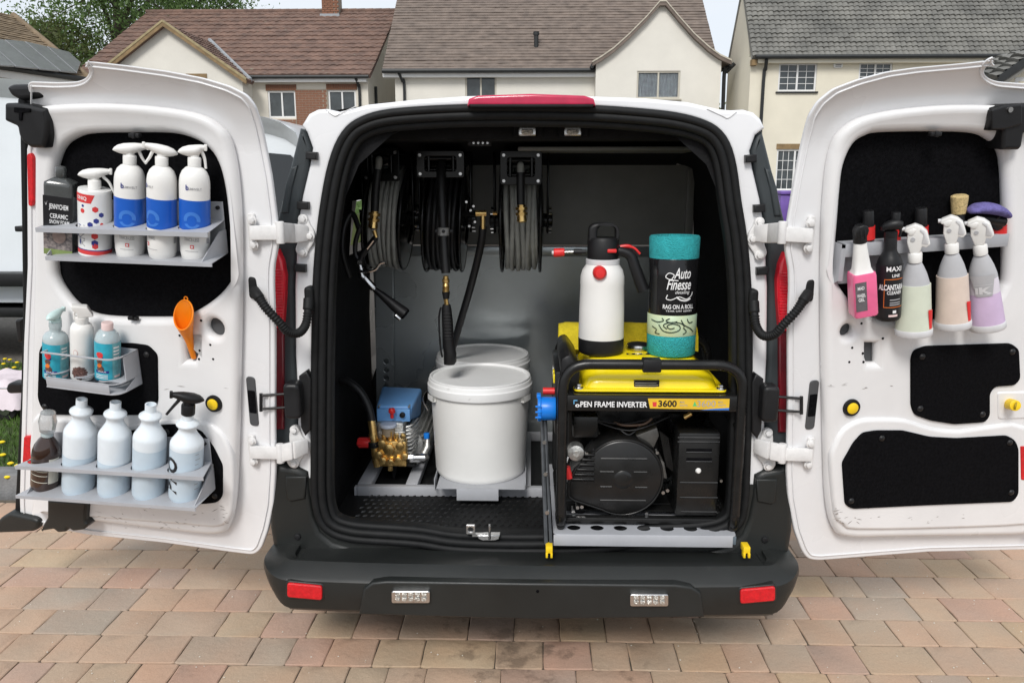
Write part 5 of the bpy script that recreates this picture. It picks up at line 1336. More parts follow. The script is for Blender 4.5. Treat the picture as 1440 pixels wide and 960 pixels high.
dplate(FL, [(37, 217), (42, 215), (46, 222), (47, 282), (44, 291), (39, 289)], -.012, .02, 'red_reflector', M_refl, doorL, .004, 3)
dplate(FL, [(33, 614), (44, 613), (44, 650), (40, 655), (31, 650)], -.012, .02, 'red_reflector', M_refl, doorL, .004, 2)
dplate(FL, [(27, 190), (38, 190), (38, 440), (34, 560), (28, 730), (19, 735), (28, 560), (31, 440), (29, 300)], .004, .05, 'edge_seal', M_rubber, doorL, .008, 2)
lk = dplate(FL, [(66, 703), (121, 706), (119, 733), (123, 738), (117, 745), (102, 747), (94, 741), (92, 748), (81, 749), (75, 744), (57, 747), (60, 738), (66, 728)], -.075, -.01, 'lower_latch', M_bumper, doorL, .008, 2)
dplate(FL, [(0, 728), (12, 721), (48, 729), (54, 733), (54, 743), (46, 748), (-6, 750), (-12, 742)], -.02, .05, 'corner_bumper', M_bumper, doorL, .012, 4)
hdl = dplate(FL, [(9, 541), (14, 538), (31, 539), (31, 553), (12, 554), (8, 549)], .05, .09, 'door_handle', M_plastic, doorL, .008, 3)
build(MB().tube([FL.p(-25, 546, .07), FL.p(10, 546, .07)], .003, 6), 'handle_rod', M_steel, hdl, F=FL, base=(0, 0, 0))
dplate(FL, [(20, 450), (31, 448), (31, 480), (24, 482)], .05, .09, 'number_plate_lamp', M_plastic, doorL, .008, 3)
lr = dplate(FR, [(1394, 152), (1414, 147), (1470, 145), (1470, 186), (1441, 187), (1438, 206), (1434, 211), (1410, 211), (1411, 184), (1393, 184)], -.075, 0, 'latch_housing', M_plastic, doorR, .010, 2)
dplate(FR, [(1414, 149), (1438, 147), (1438, 175), (1414, 182), (1395, 183), (1395, 155)], -.083, -.06, 'latch_cover', M_plastic, lr, .004, 2)
q = FR.p(1420.5, 154.5, -.085); build(MB().cyl((q.x, -.088, q.z), (q.x, -.07, q.z), .0075, 12), 'latch_bolt', M_steel, lr, F=FR, base=(0, 0, 0))
dplate(FR, [(1435, 627), (1446, 627), (1446, 676), (1436, 675)], -.055, .0, 'red_reflector', M_refl, doorR, .004, 2)
# yellow release tube
a, b = FR.p(1417, 567, -.035), FR.p(1430, 571, -.09)
yt = build(MB().tube([(a.x, -.03, a.z), (b.x, -.085, b.z)], .0175, 20), 'release_tube', M_yplastic, doorR, F=FR, base=(0, 0, 0), bevel=.003)
build(MB().tube([(b.x - .0005, -.0835, b.z), (b.x + .002, -.0866, b.z)], .012, 16), 'bore_shade', mat('shaded_yellow', (.4, .28, .01), .6), yt, F=FR, base=(0, 0, 0))  # solid disc in darker yellow, imitates the shade inside the tube
dplate(FR, [(1403, 551), (1470, 550), (1470, 588), (1404, 590)], -.046, -.02, 'recess_panel', M_paint_in, innerR, .006, 5)

# =================================================================== BOTTLES AND RACKS ON THE DOORS
class Bot:
    """measured bottle: foot and shoulder pixels, half width, depth of its axis in the door's frame"""
    def __init__(s, name, label, cat, F, xb, yb, xt, yt, wpx, d, group=None, sy=1.0, turn=.92):
        ym = (yb + yt) / 2; xm = (xb + xt) / 2
        s.F = F; q_ = F.o - F.p(xm, ym, d); s.R = R_ = (F.p(xm + wpx / 2, ym, d).x - F.p(xm - wpx / 2, ym, d).x) / 2 * math.cos(math.atan2(q_.x, -q_.y)) * 1.02
        foot = Vector((F.p(xb, yb, d).x, d, F.p(xb, yb, d - R_ * sy).z)); top = Vector((F.p(xt, yt, d).x, d, F.p(xt, yt, d).z))
        ax = (top - foot); s.H = ax.length; a = math.atan2(ax.x, ax.z)
        dv = F.o - foot; s.M = Matrix.Translation(foot) @ Matrix.Rotation(a, 4, 'Y') @ Matrix.Rotation(math.atan2(dv.x, -dv.y) * turn, 4, 'Z'); s.foot = foot
        s.t = thing(name, label, cat, foot, F, group)
    def lathe(s, prof, name, m, parent=None, sx=1, sy=1, n=28, **k):
        """profile in (radius / R, height / H)"""
        return build(MB().lathe([(max(1e-4, r * s.R), z * s.H) for r, z in prof], s.M, n, sx, sy), name, m, parent or s.t, **k)
    def patch(s, name, m, a0, a1, z0, z1, rad=1.0, parent=None, lift=.0006, n=20, sy=1.0):
        mb = wpatch(rad * s.R, a0, a1, z0 * s.H, z1 * s.H, n, lift)
        mb.v = [tuple(s.M @ Vector((x, y * sy, z))) for x, y, z in mb.v]
        return build(mb, name, m, parent or s.t)
    def text(s, txt, h, ang, z, m, parent, width=None, rad=1.0, bold=.01, lift=.0012, name='lettering', sy=1.0, vert=False, shear=0):
        t = text_mb(txt, h * s.H, width * s.R if width else None, bold, shear=shear)
        if vert: t.v = [(-q[2], q[1], q[0]) for q in t.v]
        mb = wrap(t, rad * s.R, ang, z * s.H, lift)
        mb.v = [tuple(s.M @ Vector((x, y * sy, zz))) for x, y, zz in mb.v]
        return build(mb, name, m, parent, flat=True)
    def poly(s, name, m, pts, ang, z, parent, rad=1.0, lift=.0010, sy=1.0):
        mb = wpoly([(x * s.R, y * s.R) for x, y in pts], rad * s.R, ang, z * s.H, lift)
        mb.v = [tuple(s.M @ Vector((x, y * sy, zz))) for x, y, zz in mb.v]
        return build(mb, name, m, parent, flat=True)
def ngon(n, r, a0=0, cx=0, cy=0): return [(cx + r * math.cos(a0 + 2 * math.pi * i / n), cy + r * math.sin(a0 + 2 * math.pi * i / n)) for i in range(n)]

def spray_head(b, m, dirn, z0=1.0, s=1.0, trig=(.62, .95, 1.30, .02), rot=0.0, collar_h=.62, tail=-1.0, nose=1.0, name='spray_head', m2=None):
    """collar, beak-shaped head, nozzle and trigger lever on top of a bottle; lengths in bottle radii"""
    M = b.M @ Matrix.Translation((0, 0, z0 * b.H)) @ Matrix.Rotation(rot, 4, 'Z') @ Matrix.Scale(b.R * s, 4)
    col = MB().lathe([(.40, 0), (.43, .03), (.43, collar_h * .9), (.40, collar_h), (.30, collar_h + .02), (.30, collar_h + .25)], M, 20)
    h = build(col, name, m, b.t)
    st = [(tail * 1.04, collar_h + .26, .03, .04), (tail * .95, collar_h + .32, .14, .16), (tail * .74, collar_h + .38, .28, .30), (tail * .38, collar_h + .42, .40, .40), (0, collar_h + .46, .43, .42), (.32, collar_h + .54, .38, .38), (.62 * nose, collar_h + .62, .29, .28), (.88 * nose, collar_h + .67, .22, .21), (nose, collar_h + .68, .20, .19)]
    rings = [[(dirn * x, ry * math.cos(a), zc + rz * math.sin(a) * (1.0 if math.sin(a) < 0 else .82)) for a in [2 * math.pi * i / 14 for i in range(14)]] for x, zc, rz, ry in st]
    build(MB().loft(rings, M), 'head_shell', m, h, angle=60)
    build(MB().box((dirn * (nose + .08), 0, collar_h + .68), (.2, .36, .42), M), 'nozzle', m2 or m, h, bevel=b.R * .05)
    x0, x1, x2, z2 = trig
    pts = [(dirn * x0 * .8, 0, collar_h + .42), (dirn * x0, 0, collar_h + .2), (dirn * x1, 0, collar_h - .15), (dirn * x2, 0, z2)]
    cv = catmull(pts, 4)
    build(MB().tube([M @ p for p in cv], [b.R * s * (.13 - .05 * i / len(cv)) for i in range(len(cv))], 8), 'trigger', m, h)
    return h

def rack_shelf(F, t, name, plan, ztop, th, holes, lip=0.0, m=M_grey):
    mb = hplate(plan, ztop, ztop - th, holes, .0008, 0)
    sh = build(mb, name, m, t)
    return sh
def pt(F, px, py, d): q = F.p(px, py, d); return (q.x, q.z)

# ------------------------------------------------------------------ rack one: five bottles in the upper window
FRONT, BACK = -.150, -.012
def big_rack(F, fl, fr, br, ll, lr, lbr, bots, label, backtop, endx, shift=0):
    """two sheet-metal shelves with a back and hexagonal ends; fl/fr front corners of upper shelf, ll/lr lower"""
    a, b, c = pt(F, *fl, FRONT), pt(F, *fr, FRONT), pt(F, *br, BACK)
    zt = (a[1] + b[1]) / 2; l, r = pt(F, *ll, FRONT), pt(F, *lr, FRONT); zb = (l[1] + r[1]) / 2
    t = thing('bottle_rack', label, 'rack', ((a[0] + b[0]) / 2, BACK, zb), F, group=None)
    tilt = (b[1] - a[1]) / (b[0] - a[0])
    plan = [(a[0], FRONT), (b[0], FRONT), (c[0], BACK), (a[0] + .02, BACK)]
    holes = [circle(x, d, rr * 1.10, 28) for x, d, rr in bots]
    def tz(mb, k):
        mb.v = [(x, y, z + (x - a[0]) * tilt + (y - FRONT) / (BACK - FRONT) * k) for x, y, z in mb.v]; return mb
    kt = F.p(br[0], br[1], BACK).z - b[1]; kb = max(.0, F.p(lbr[0], lbr[1], BACK).z - r[1]) * .8
    sh = build(tz(hplate(plan, a[1], a[1] - .003, holes, .0008, 0), kt), 'upper_shelf', M_grey, t)
    build(tz(MB().box2((a[0], FRONT - .002, a[1] - .013), (b[0], FRONT + .0005, a[1])), 0), 'front_lip', M_grey, sh)
    plan2 = [(l[0], FRONT), (r[0], FRONT), (c[0], BACK), (l[0] + .02, BACK)]
    ls = build(tz(hplate(plan2, l[1], l[1] - .003, [], .0008, 0), kb), 'lower_shelf', M_grey, t)
    build(tz(MB().box2((l[0], FRONT - .002, l[1] - .011), (r[0], FRONT + .0005, l[1])), 0), 'front_lip', M_grey, ls)
    zk = F.p(fr[0], backtop, BACK).z; xk0 = a[0] + .02
    bk = build(plate([(xk0, l[1] + .0), (c[0], l[1] + tilt * (c[0] - a[0])), (c[0], zk), (xk0, zk - tilt * (c[0] - a[0]))], BACK - .003, BACK, [], .001), 'back_plate', M_grey, t)
    # end flange: a hexagonal plate standing on the right edge, and the slanted folds joining the shelves
    xe = c[0]
    for (xa, sgn) in ((c[0], 1), (a[0] + .012, -1)):
        zt_ = a[1] + tilt * (xa - a[0]); zb_ = l[1] + tilt * (xa - a[0]); za = zk + tilt * (xa - c[0])
        ep = [(BACK, zb_ + .008), (FRONT * .55, zb_ + .006), (FRONT * .94, zb_ + .04), (FRONT * .95, zt_ - .03), (FRONT * .97, zt_ + .004), (FRONT * .55, zt_ + .03), (BACK, za)]
        ep2 = [(BACK, zt_), (FRONT * .97, zt_), (FRONT * .4, za), (BACK, za)] ; ep3 = [(BACK, zb_), (FRONT * .95, zb_), (FRONT * .3, zb_ + (zt_ - zb_) * .8), (BACK, zb_ + (zt_ - zb_) * .8)]
        build(MB().prism(ep3, xa - .0015, xa + .0015, plane='yz'), 'end_plate', M_grey, t)
    for z in (zk - .018, (a[1] + l[1]) / 2 + tilt * (c[0] - a[0]) - .03):
        x = c[0] - .016; build(MB().cyl((x, BACK - .01, z), (x, BACK, z), .006, 12), 'screw', M_plastic, t, bevel=.0015)
    return t
DB = -.082
def make_bottles_one():
    F = FL; spots = []
    def reg(b): spots.append((b.foot.x + (b.M @ Vector((0, 0, b.H * .35)) - b.foot).x, b.foot.y, b.R)); return b
    # square-shouldered smoky bottle with the black label
    b = reg(Bot('detergent_bottle', 'smoky black bottle with black and pebble patterned label at the left end of upper rack', 'bottle', F, 88, 361, 86, 249, 42, DB, turn=.55))
    sq = lambda k, z: [(x * k * b.R, y * k * b.R * .85, z * b.H) for x, y in rrect(-1, -1, 1, 1, .35, 5)]
    build(MB().loft([sq(.94, 0), sq(1, .03), sq(1, .90), sq(.97, .94), sq(.55, .985), sq(.40, 1.0)], b.M), 'bottle_body', M_clearblk, b.t, angle=50)
    b.lathe([(.36, 1.0), (.38, 1.005), (.38, 1.11), (.33, 1.13), (.0, 1.13)], 'cap', M_clearblk)
    def flat(name, m, x0, x1, z0, z1, parent, o=.0008): return build(MB().box2((x0 * b.R, -.85 * b.R - o, z0 * b.H), (x1 * b.R, -.84 * b.R, z1 * b.H), b.M), name, m, parent)
    l1 = flat('front_label', M_blackprint, -.98, .98, .36, .78, b.t)
    l2 = flat('pebble_picture', M_pebble, -.98, .98, .09, .36, b.t); flat('green_band', M_greenprint, -.98, .98, .015, .09, b.t)
    build(MB().lathe([(.001, .004), (.5, .0035), (.62, .002)], b.M @ Matrix.Translation((.1 * b.R, -.85 * b.R - .0008, .27 * b.H)) @ Matrix.Rotation(R(90), 4, 'X') @ Matrix.Diagonal((b.R * .75, b.R * .9, 1, 1)), 16), 'stone_picture', mat('stone_print', (.36, .27, .24), .5, var=.2, vscale=60), l2)
    def lt(s, h, z, w, bold=.012, x=0):
        t = text_mb(s, h * b.H, w * b.R, bold); t.v = [tuple(b.M @ Vector((p[0] + x * b.R, -.85 * b.R - .0013, p[2] + z * b.H))) for p in t.v]; build(t, 'lettering', M_whiteprint, l1, flat=True)
    lt('JENNYCHEM', .062, .62, 1.30, .02, .08); lt('CERAMIC', .058, .50, 1.22, .012, .1); lt('SNOW FOAM', .048, .43, 1.35, .012, .12)
    tick = MB().add([b.M @ Vector((x * b.R, -.85 * b.R - .0013, z * b.H)) for x, z in ((-.86, .70), (-.76, .67), (-.66, .72), (-.76, .655))], [(0, 3, 2, 1)]); build(tick, 'tick_mark', M_whiteprint, l1, flat=True)
    # white cylinder with red tag and hexagons
    b = reg(Bot('spray_bottle', 'white cylindrical spray bottle printed with red and purple hexagons on upper rack', 'bottle', F, 135, 363, 133, 265, 47, DB))
    b.lathe([(0, 0), (.95, 0), (1, .02), (1, .97), (.97, .995), (.5, 1.0), (.42, 1.0)], 'bottle_body', M_wgloss)
    spray_head(b, M_wplast, 1, 1.0, .92, (.62, .95, 1.25, -.25), tail=-1.0, nose=.95)
    lb = b.patch('front_label', M_wgloss, -1.45, 1.45, .02, .96)
    b.poly('red_tag', M_redprint, [(-1.35, -.28), (-.05, -.28), (.18, .28), (-1.35, .28)], -.15, .885, lb)
    b.text('ONIQ', .05, -.85, .862, M_whiteprint, lb, .8, bold=.02)
    for x, z, rr, m_ in ((.05, .74, .2, M_redprint), (.40, .66, .17, MATS['navy_print']), (.10, .57, .18, M_navy), (-.26, .51, .18, M_navy), (.42, .52, .11, M_redprint), (.0, .34, .22, M_redprint), (0, .235, .22, M_navy), (.02, .135 + .05, .2, M_redprint)):
        b.poly('hexagon', m_, ngon(6, rr, R(30)), x, z, lb)
    b.text('LHV', .14, -.92, .36, M_navy, lb, None, bold=.02, vert=True)
    b.text('ANTI', .10, -.62, .33, M_greyprint, lb, None, vert=True)
    b.poly('berry', M_redprint, ngon(8, .16), -.75, .70, lb); b.poly('berry_leaf', M_navy, ngon(5, .10), -.72, .775, lb)
    b.patch('red_stripe', M_redprint, -1.45, 1.45, .05, .11, lift=.0011, parent=lb); b.patch('blue_stripe', M_navy, -1.45, 1.45, .11, .125, lift=.0011, parent=lb)
    # three white bottles with the blue middle
    data = [(184, 366, 182.5, 231, 44, 1, 'leftmost of the three white bottles with blue bands on upper rack', 'TRACE-LESS', -.22),
            (229, 367, 227.5, 233, 42.5, -1, 'middle white spray bottle with blue band, its head crossing its left neighbour', 'WHEEL', -.75),
            (275, 369, 273.5, 234, 43, 1, 'rightmost white spray bottle with blue band at the end of upper rack', 'TRACE-LESS', -.22)]
    for i, (xb, yb, xt, yt, w, dr, lab, word, ang) in enumerate(data):
        b = reg(Bot('spray_bottle', lab, 'bottle', F, xb, yb, xt, yt, w, DB - (.018 if i == 1 else 0), group='white and blue spray bottles on the upper rack'))
        b.lathe([(0, 0), (.80, 0), (.88, .015), (.96, .08), (1, .18), (1, .80), (.985, .85), (.93, .90), (.80, .95), (.58, .985), (.40, 1.0), (.38, 1.0)], 'bottle_body', M_wplast)
        spray_head(b, M_wplast, dr, 1.0, 1.0, (.62, .78, 1.02, .12) if i < 2 else (.55, .66, .72, -.1), tail=-1.0, nose=1.05 if i < 2 else .62)
        bd = b.patch('blue_band', M_bluelab, -1.5, 1.5, .345, .665)
        arc = []
        for k in range(17): a_ = -.25 + (math.pi + .5) * k / 16; arc.append((.56 * math.cos(a_), .56 * math.sin(a_)))
        ring_ = arc + [(.30 * math.cos(a_), .30 * math.sin(a_)) for a_ in [(-.25 + (math.pi + .5) * (16 - k) / 16) for k in range(17)]]
        f = MB()
        for k in range(16):
            f.add([(arc[k][0] * b.R, 0, arc[k][1] * b.R), (arc[k + 1][0] * b.R, 0, arc[k + 1][1] * b.R), (arc[k + 1][0] * .55 * b.R, 0, arc[k + 1][1] * .55 * b.R), (arc[k][0] * .55 * b.R, 0, arc[k][1] * .55 * b.R)], [(0, 1, 2, 3)])
            if 2 < k < 13: f.add([(arc[k][0] * b.R, 0, -arc[k][1] * .9 * b.R - .1 * b.R), (arc[k + 1][0] * b.R, 0, -arc[k + 1][1] * .9 * b.R - .1 * b.R), (arc[k + 1][0] * .55 * b.R, 0, -arc[k + 1][1] * .55 * b.R - .14 * b.R), (arc[k][0] * .55 * b.R, 0, -arc[k][1] * .55 * b.R - .14 * b.R)], [(0, 1, 2, 3)])
        mb = wrap(f, b.R, ang + .05, .46 * b.H, .0011); mb.v = [tuple(b.M @ Vector(p)) for p in mb.v]
        build(mb, 'round_emblem', M_bluelab2, bd, flat=True)
        b.text('b', .05, -.45 if i != 1 else -1.2, .775, M_navy, b.t, None, bold=.03)
        b.text('UMWELT' if i != 1 else 'WELT', .024, .05 if i != 1 else -.8, .778, M_greyprint, b.t, .85 if i != 1 else .5)
        b.text(word, .036, ang, .23, M_greyprint, b.t, 1.0 if i != 1 else .6, .985, .012)
        b.poly('red_mark', M_redprint, [(-.12, -.12), (.12, -.12), (.12, .12), (-.12, .12)], ang + .05 if i != 1 else -1.1, .17, b.t, .98, .0014)
        b.poly('cross', M_whiteprint, [(-.03, -.08), (.03, -.08), (.03, -.03), (.08, -.03), (.08, .03), (.03, .03), (.03, .08), (-.03, .08), (-.03, .03), (-.08, .03), (-.08, -.03), (-.03, -.03)], ang + .05 if i != 1 else -1.1, .17, b.t, .98, .0020)
        b.patch('small_print', M_greyprint, ang - .45, ang + .45, .118, .122, .975, lift=.0015)
        if i: b.patch('barcode', M_greyprint, .85, 1.15, .19 if i == 1 else .2, .26, .99, lift=.0012)
    big_rack(F, (50, 320), (292, 327), (316, 308), (64, 361), (298, 370), (316, 358), spots, 'upper grey metal rack holding five bottles in left door window', 282, 0)
make_bottles_one()

# ------------------------------------------------------------------ rack two: three bottles in the bent flat-bar holder
def make_bottles_two():
    global BACK
    BACK = -.052
    F = FL; D2 = -.100
    b = Bot('spray_bottle', 'clear spray bottle with teal label and pale teal trigger at left of middle rack', 'bottle', F, 80, 537, 78, 466, 37, D2)
    b.lathe([(0, 0), (.92, 0), (1, .03), (1, .82), (.95, .90), (.78, .96), (.5, 1.0), (.45, 1.02), (.45, 1.10), (.5, 1.10), (.5, 1.22), (.3, 1.22)], 'bottle_body', M_clearpl)
    spray_head(b, M_paleteal, 1, 1.2, .95, (.5, .62, .7, -.25), rot=.9, collar_h=.30, tail=-1.0, nose=.95)
    b2 = Bot('detergent_bottle', 'clear bottle of teal liquid with pale pink cap at right of middle rack', 'bottle', F, 153, 537, 151, 464, 37, D2)
    b2.lathe([(0, 0), (.92, 0), (1, .03), (1, .72), (.98, .80)], 'liquid_body', M_tealliq)
    b2.lathe([(.985, .79), (.97, .84), (.85, .93), (.6, 1.0), (.42, 1.02), (.42, 1.03)], 'bottle_shoulder', M_clearpl)
    b2.lathe([(.44, 1.02), (.46, 1.02), (.46, 1.14), (.43, 1.16), (.0, 1.16)], 'cap', M_pinkcap)
    for k, bb in enumerate((b, b2)):
        lb = bb.patch('front_label', M_teal, -1.45, .35, .03, .80)
        sb = bb.patch('side_label', mat('teal_side_label%d' % k, (.16, .42, .46), .35, var=.2, vscale=60), .36, 1.45, .03, .80)
        a0 = -.62
        # the printed picture: a plain red and brown patch standing in for the label's figure
        for (x, z, rr, m_, n_) in ((0, .55, .30, M_redprint, 9), (-.02, .42, .26, MATS['brown_print'], 8), (.05, .27, .30, MATS['brown_print'], 7), (-.02, .34, .22, M_orangeprint, 6), (.16, .50, .16, M_navy, 6)):
            bb.poly('picture_patch', m_, [(px * (1 + .25 * math.sin(i * 2.3)), py) for i, (px, py) in enumerate(ngon(n_, rr, .3))], a0 + x, z, lb, lift=.0011 + rr * .001 + (.0004 if m_ is M_orangeprint else 0))
        bb.patch('dark_strip', M_navy, -1.0, .1, .18, .235, lift=.0012, parent=lb)
        bb.text('WAX', .03, -.45, .195, M_whiteprint, lb, .7, lift=.0016)
        for k2 in range(4): bb.patch('text_line', M_whiteprint, .45, 1.0, .48 + k2 * .07, .515 + k2 * .07, lift=.0010, parent=sb)
        bb.patch('pink_mark', M_pinkcap, .5, 1.1, .07, .12, lift=.0010, parent=sb)
        for k2 in range(3): bb.patch('text_line', M_whiteprint, -1.0, 0, .06 + k2 * .035, .075 + k2 * .035, lift=.0012, parent=lb)
    b3 = Bot('spray_bottle', 'plain white spray bottle with brown flower print in middle of small rack', 'bottle', F, 117, 537, 115, 454, 34, D2 - .002)
    b3.lathe([(0, 0), (.92, 0), (1, .03), (1, .84), (.96, .92), (.80, .98), (.6, 1.0), (.58, 1.0)], 'bottle_body', M_wplast)
    M = b3.M @ Matrix.Translation((0, 0, b3.H)) @ Matrix.Scale(b3.R, 4)
    h = build(MB().lathe([(.55, 0), (.56, .02), (.56, .62), (.5, .64)], M, 20), 'spray_head', M_wplast, b3.t)
    build(MB().prism([(-.85, 1.75), (.45, 1.70), (.98, .78), (.60, .72), (-.35, .62), (-.40, 1.1), (-.72, 1.28)], -.45, .45, M), 'head_shell', M_wplast, h, bevel=b3.R * .09, seg=3)
    build(MB().tube([M @ Vector(p) for p in [(-.42, 0, 1.2), (-.62, 0, .95), (-.58, 0, .35)]], b3.R * .10, 8), 'trigger', M_wplast, h)
    fl = MB(); rnd = random.Random(3); cz = .16 * b3.H
    for k in range(60):
        a = k * 2.4; r = b3.R * .085 * math.sqrt(k)
        p = [(r * math.cos(a) + b3.R * .13 * math.cos(a + q) - .12 * b3.R, r * math.sin(a) * .95 + b3.R * .13 * math.sin(a + q) * .7) for q in (0, 1.3, 2.6, 3.9, 5.2)]
        fl.add([(x, 0, z) for x, z in p], [(0, 1, 2, 3, 4)])
    mb = wrap(fl, b3.R, -.12, cz, .0008); mb.v = [tuple(b3.M @ Vector(p)) for p in mb.v]
    # keep overlapping petals apart by a hair
    mb.v = [tuple(Vector(v) + (F.R3 @ Vector((0, 0, 0))) + Vector((0, -.00001 * (i // 5), 0))) for i, v in enumerate(mb.v)]
    build(mb, 'flower_print', MATS['brown_print'], b3.t, flat=True)
    rp = [(.22 * math.cos(a), .34 * math.sin(a)) for a in [2 * math.pi * i / 14 for i in range(14)]]
    b3.poly('red_crest', mat('faint_red_print', (.66, .50, .48), .5), rp, -.55, .52, b3.t, lift=.0008); b3.poly('crest_core', M_wplast, [(x * .72, y * .75) for x, y in rp], -.55, .52, b3.t, lift=.0012)
    # holder
    z1, z2, z3 = F.p(118, 502, -.162).z, F.p(118, 536, -.162).z, F.p(118, 549.5, -.162).z
    x0, x1 = F.p(58, 502, -.162).x, F.p(180, 502, -.10).x
    t = thing('bottle_rack', 'small silver bent metal holder with three bottles on left door', 'rack', ((x0 + x1) / 2, BACK, z3), F)
    plan = rounded([(x0, -.162), (x1, -.162), (x1, BACK), (x0, BACK)], [.001, .04, .002, .001], 6)
    hol = [circle(q.foot.x + (q.M @ Vector((0, 0, q.H * .4)) - q.foot).x, q.foot.y, q.R * 1.06, 24) for q in (b, b3, b2)]
    inner_ = rounded([(x0 + .004, -.155), (x1 - .005, -.155), (x1 - .005, BACK - .004), (x0 + .004, BACK - .004)], [.001, .036, .002, .001], 6)
    build(hplate(plan, z1, z1 - .0045, [inner_], .0008, 0), 'guard_rail', M_grey, t)
    build(hplate(plan, z2, z2 - .004, hol, .0008, 0), 'middle_shelf', M_grey, t)
    build(hplate(plan, z3, z3 - .004, [], .0008, 0), 'bottom_shelf', M_grey, t)
    xs = F.p(152, 540, -.162).x
    build(MB().box2((x0 + .002, -.1615, z3), (xs, -.1585, z2 - .004)), 'front_plate', M_grey, t, bevel=.0008)
    build(MB().prism([(BACK, z3), (-.125, z3), (-.125, z3 + .004), (BACK - .02, z2), (-.12, z2), (-.12, z1), (BACK, z1)], x1 - .003, x1, plane='yz'), 'end_plate', M_grey, t)
    build(MB().box2((x0, BACK - .003, z3), (x1, BACK, z1)), 'back_plate', M_grey, t)
    # the tail of the teal bottle seen past the front plate
    b2.patch('bottle_base', M_tealdark, -1.5, 1.5, -.001, .02, 1.0, lift=.0009)
make_bottles_two()

# ------------------------------------------------------------------ rack three: brown bottle, three frosted bottles, one with a trigger
FROST = [(0, 0), (.88, 0), (.98, .03), (1, .06)]
FROST_UP = [(1, .50), (1, .645), (.985, .668), (.92, .692), (.78, .725), (.63, .762), (.545, .79), (.515, .81), (.525, .828), (.60, .85), (.67, .864), (.695, .876), (.67, .888), (.55, .902), (.42, .917), (.345, .926), (.335, .932), (.335, 1.0), (.27, 1.0), (.27, .96)]
def make_bottles_three():
    global FRONT, BACK
    FRONT, BACK = -.185, -.063
    F = FL; spots = []; D3 = -.118
    def reg(b): spots.append((b.foot.x + (b.M @ Vector((0, 0, b.H * .35)) - b.foot).x, b.foot.y, b.R)); return b
    b = reg(Bot('amber_bottle', 'dark brown glass bottle with cream paper label at left of lowest rack', 'bottle', F, 65.5, 695, 66.5, 608, 43, D3))
    b.lathe([(0, 0), (.88, 0), (.98, .03), (1, .07), (1, .60), (.97, .68), (.85, .77), (.6, .87), (.40, .93), (.36, .95), (.36, 1.0)], 'bottle_body', M_amber)
    b.lathe([(.36, .95), (.43, .955), (.43, 1.02), (.40, 1.03), (0, 1.03)], 'cap', M_clearpl)
    b.lathe([(.40, 1.03), (.52, 1.035), (.62, 1.20), (.50, 1.36), (.2, 1.38), (0, 1.38)], 'measuring_cup', mat('milky_cap', (.75, .76, .76), .15, trans=.75))
    b.patch('paper_label', M_label, .15, .95, .18, .63)
    for z in (.20, .32, .40): b.patch('label_line', M_label, -1.2, .1, z, z + .014, lift=.0008)
    data = [(112.5, 703, 115, 561, 49, 'first frosted empty bottle, next to the brown bottle on lowest rack'),
            (162, 706, 162.5, 565, 48, 'second frosted empty bottle, between two like it on lowest rack'),
            (210.5, 709, 212, 568, 48, 'third frosted empty bottle, next to the one with black trigger on lowest rack'),
            (262, 712, 264.5, 580, 48, 'frosted measuring bottle with black trigger head and black letters on lowest rack')]
    for i, (xb, yb, xt, yt, w, lab) in enumerate(data):
        b = reg(Bot('frosted_bottle', lab, 'bottle', F, xb, yb, xt, yt, w, D3, group='frosted bottles on the lowest rack' if i < 3 else None))
        lv = (.44, .40, .56, .62)[i]
        b.lathe(FROST + [(1, lv)], 'lower_body', M_frostliq)
        b.lathe([(1, lv - .001)] + [p for p in FROST_UP if p[1] > lv + .01], 'upper_body', M_frost)
        if i == 3:
            t = text_mb('PRO', .15 * b.H, None, .03); t.v = [(-q[2], q[1], q[0]) for q in t.v]
            mb = wrap(t, b.R, -.60, .33 * b.H, .0009); mb.v = [tuple(b.M @ Vector(p)) for p in mb.v]
            build(mb, 'lettering', M_blackprint, b.t, flat=True)
            for k in range(8): b.patch('measure_mark', M_greyprint, .50, .50 + (.36 if k % 2 == 0 else .25), .18 + k * .058, .186 + k * .058, lift=.0007)
            z0 = 1.0
            spray_head(b, M_plastic, -1, .985, .95, (.62, .88, 1.28, -.02), collar_h=.72, tail=-.92, nose=.95)
    big_rack(F, (21, 654), (286, 670), (298, 646), (22, 695), (275, 713.5), (290, 706), spots, 'lowest grey metal rack holding five bottles on left door', 615, 0)
make_bottles_three()

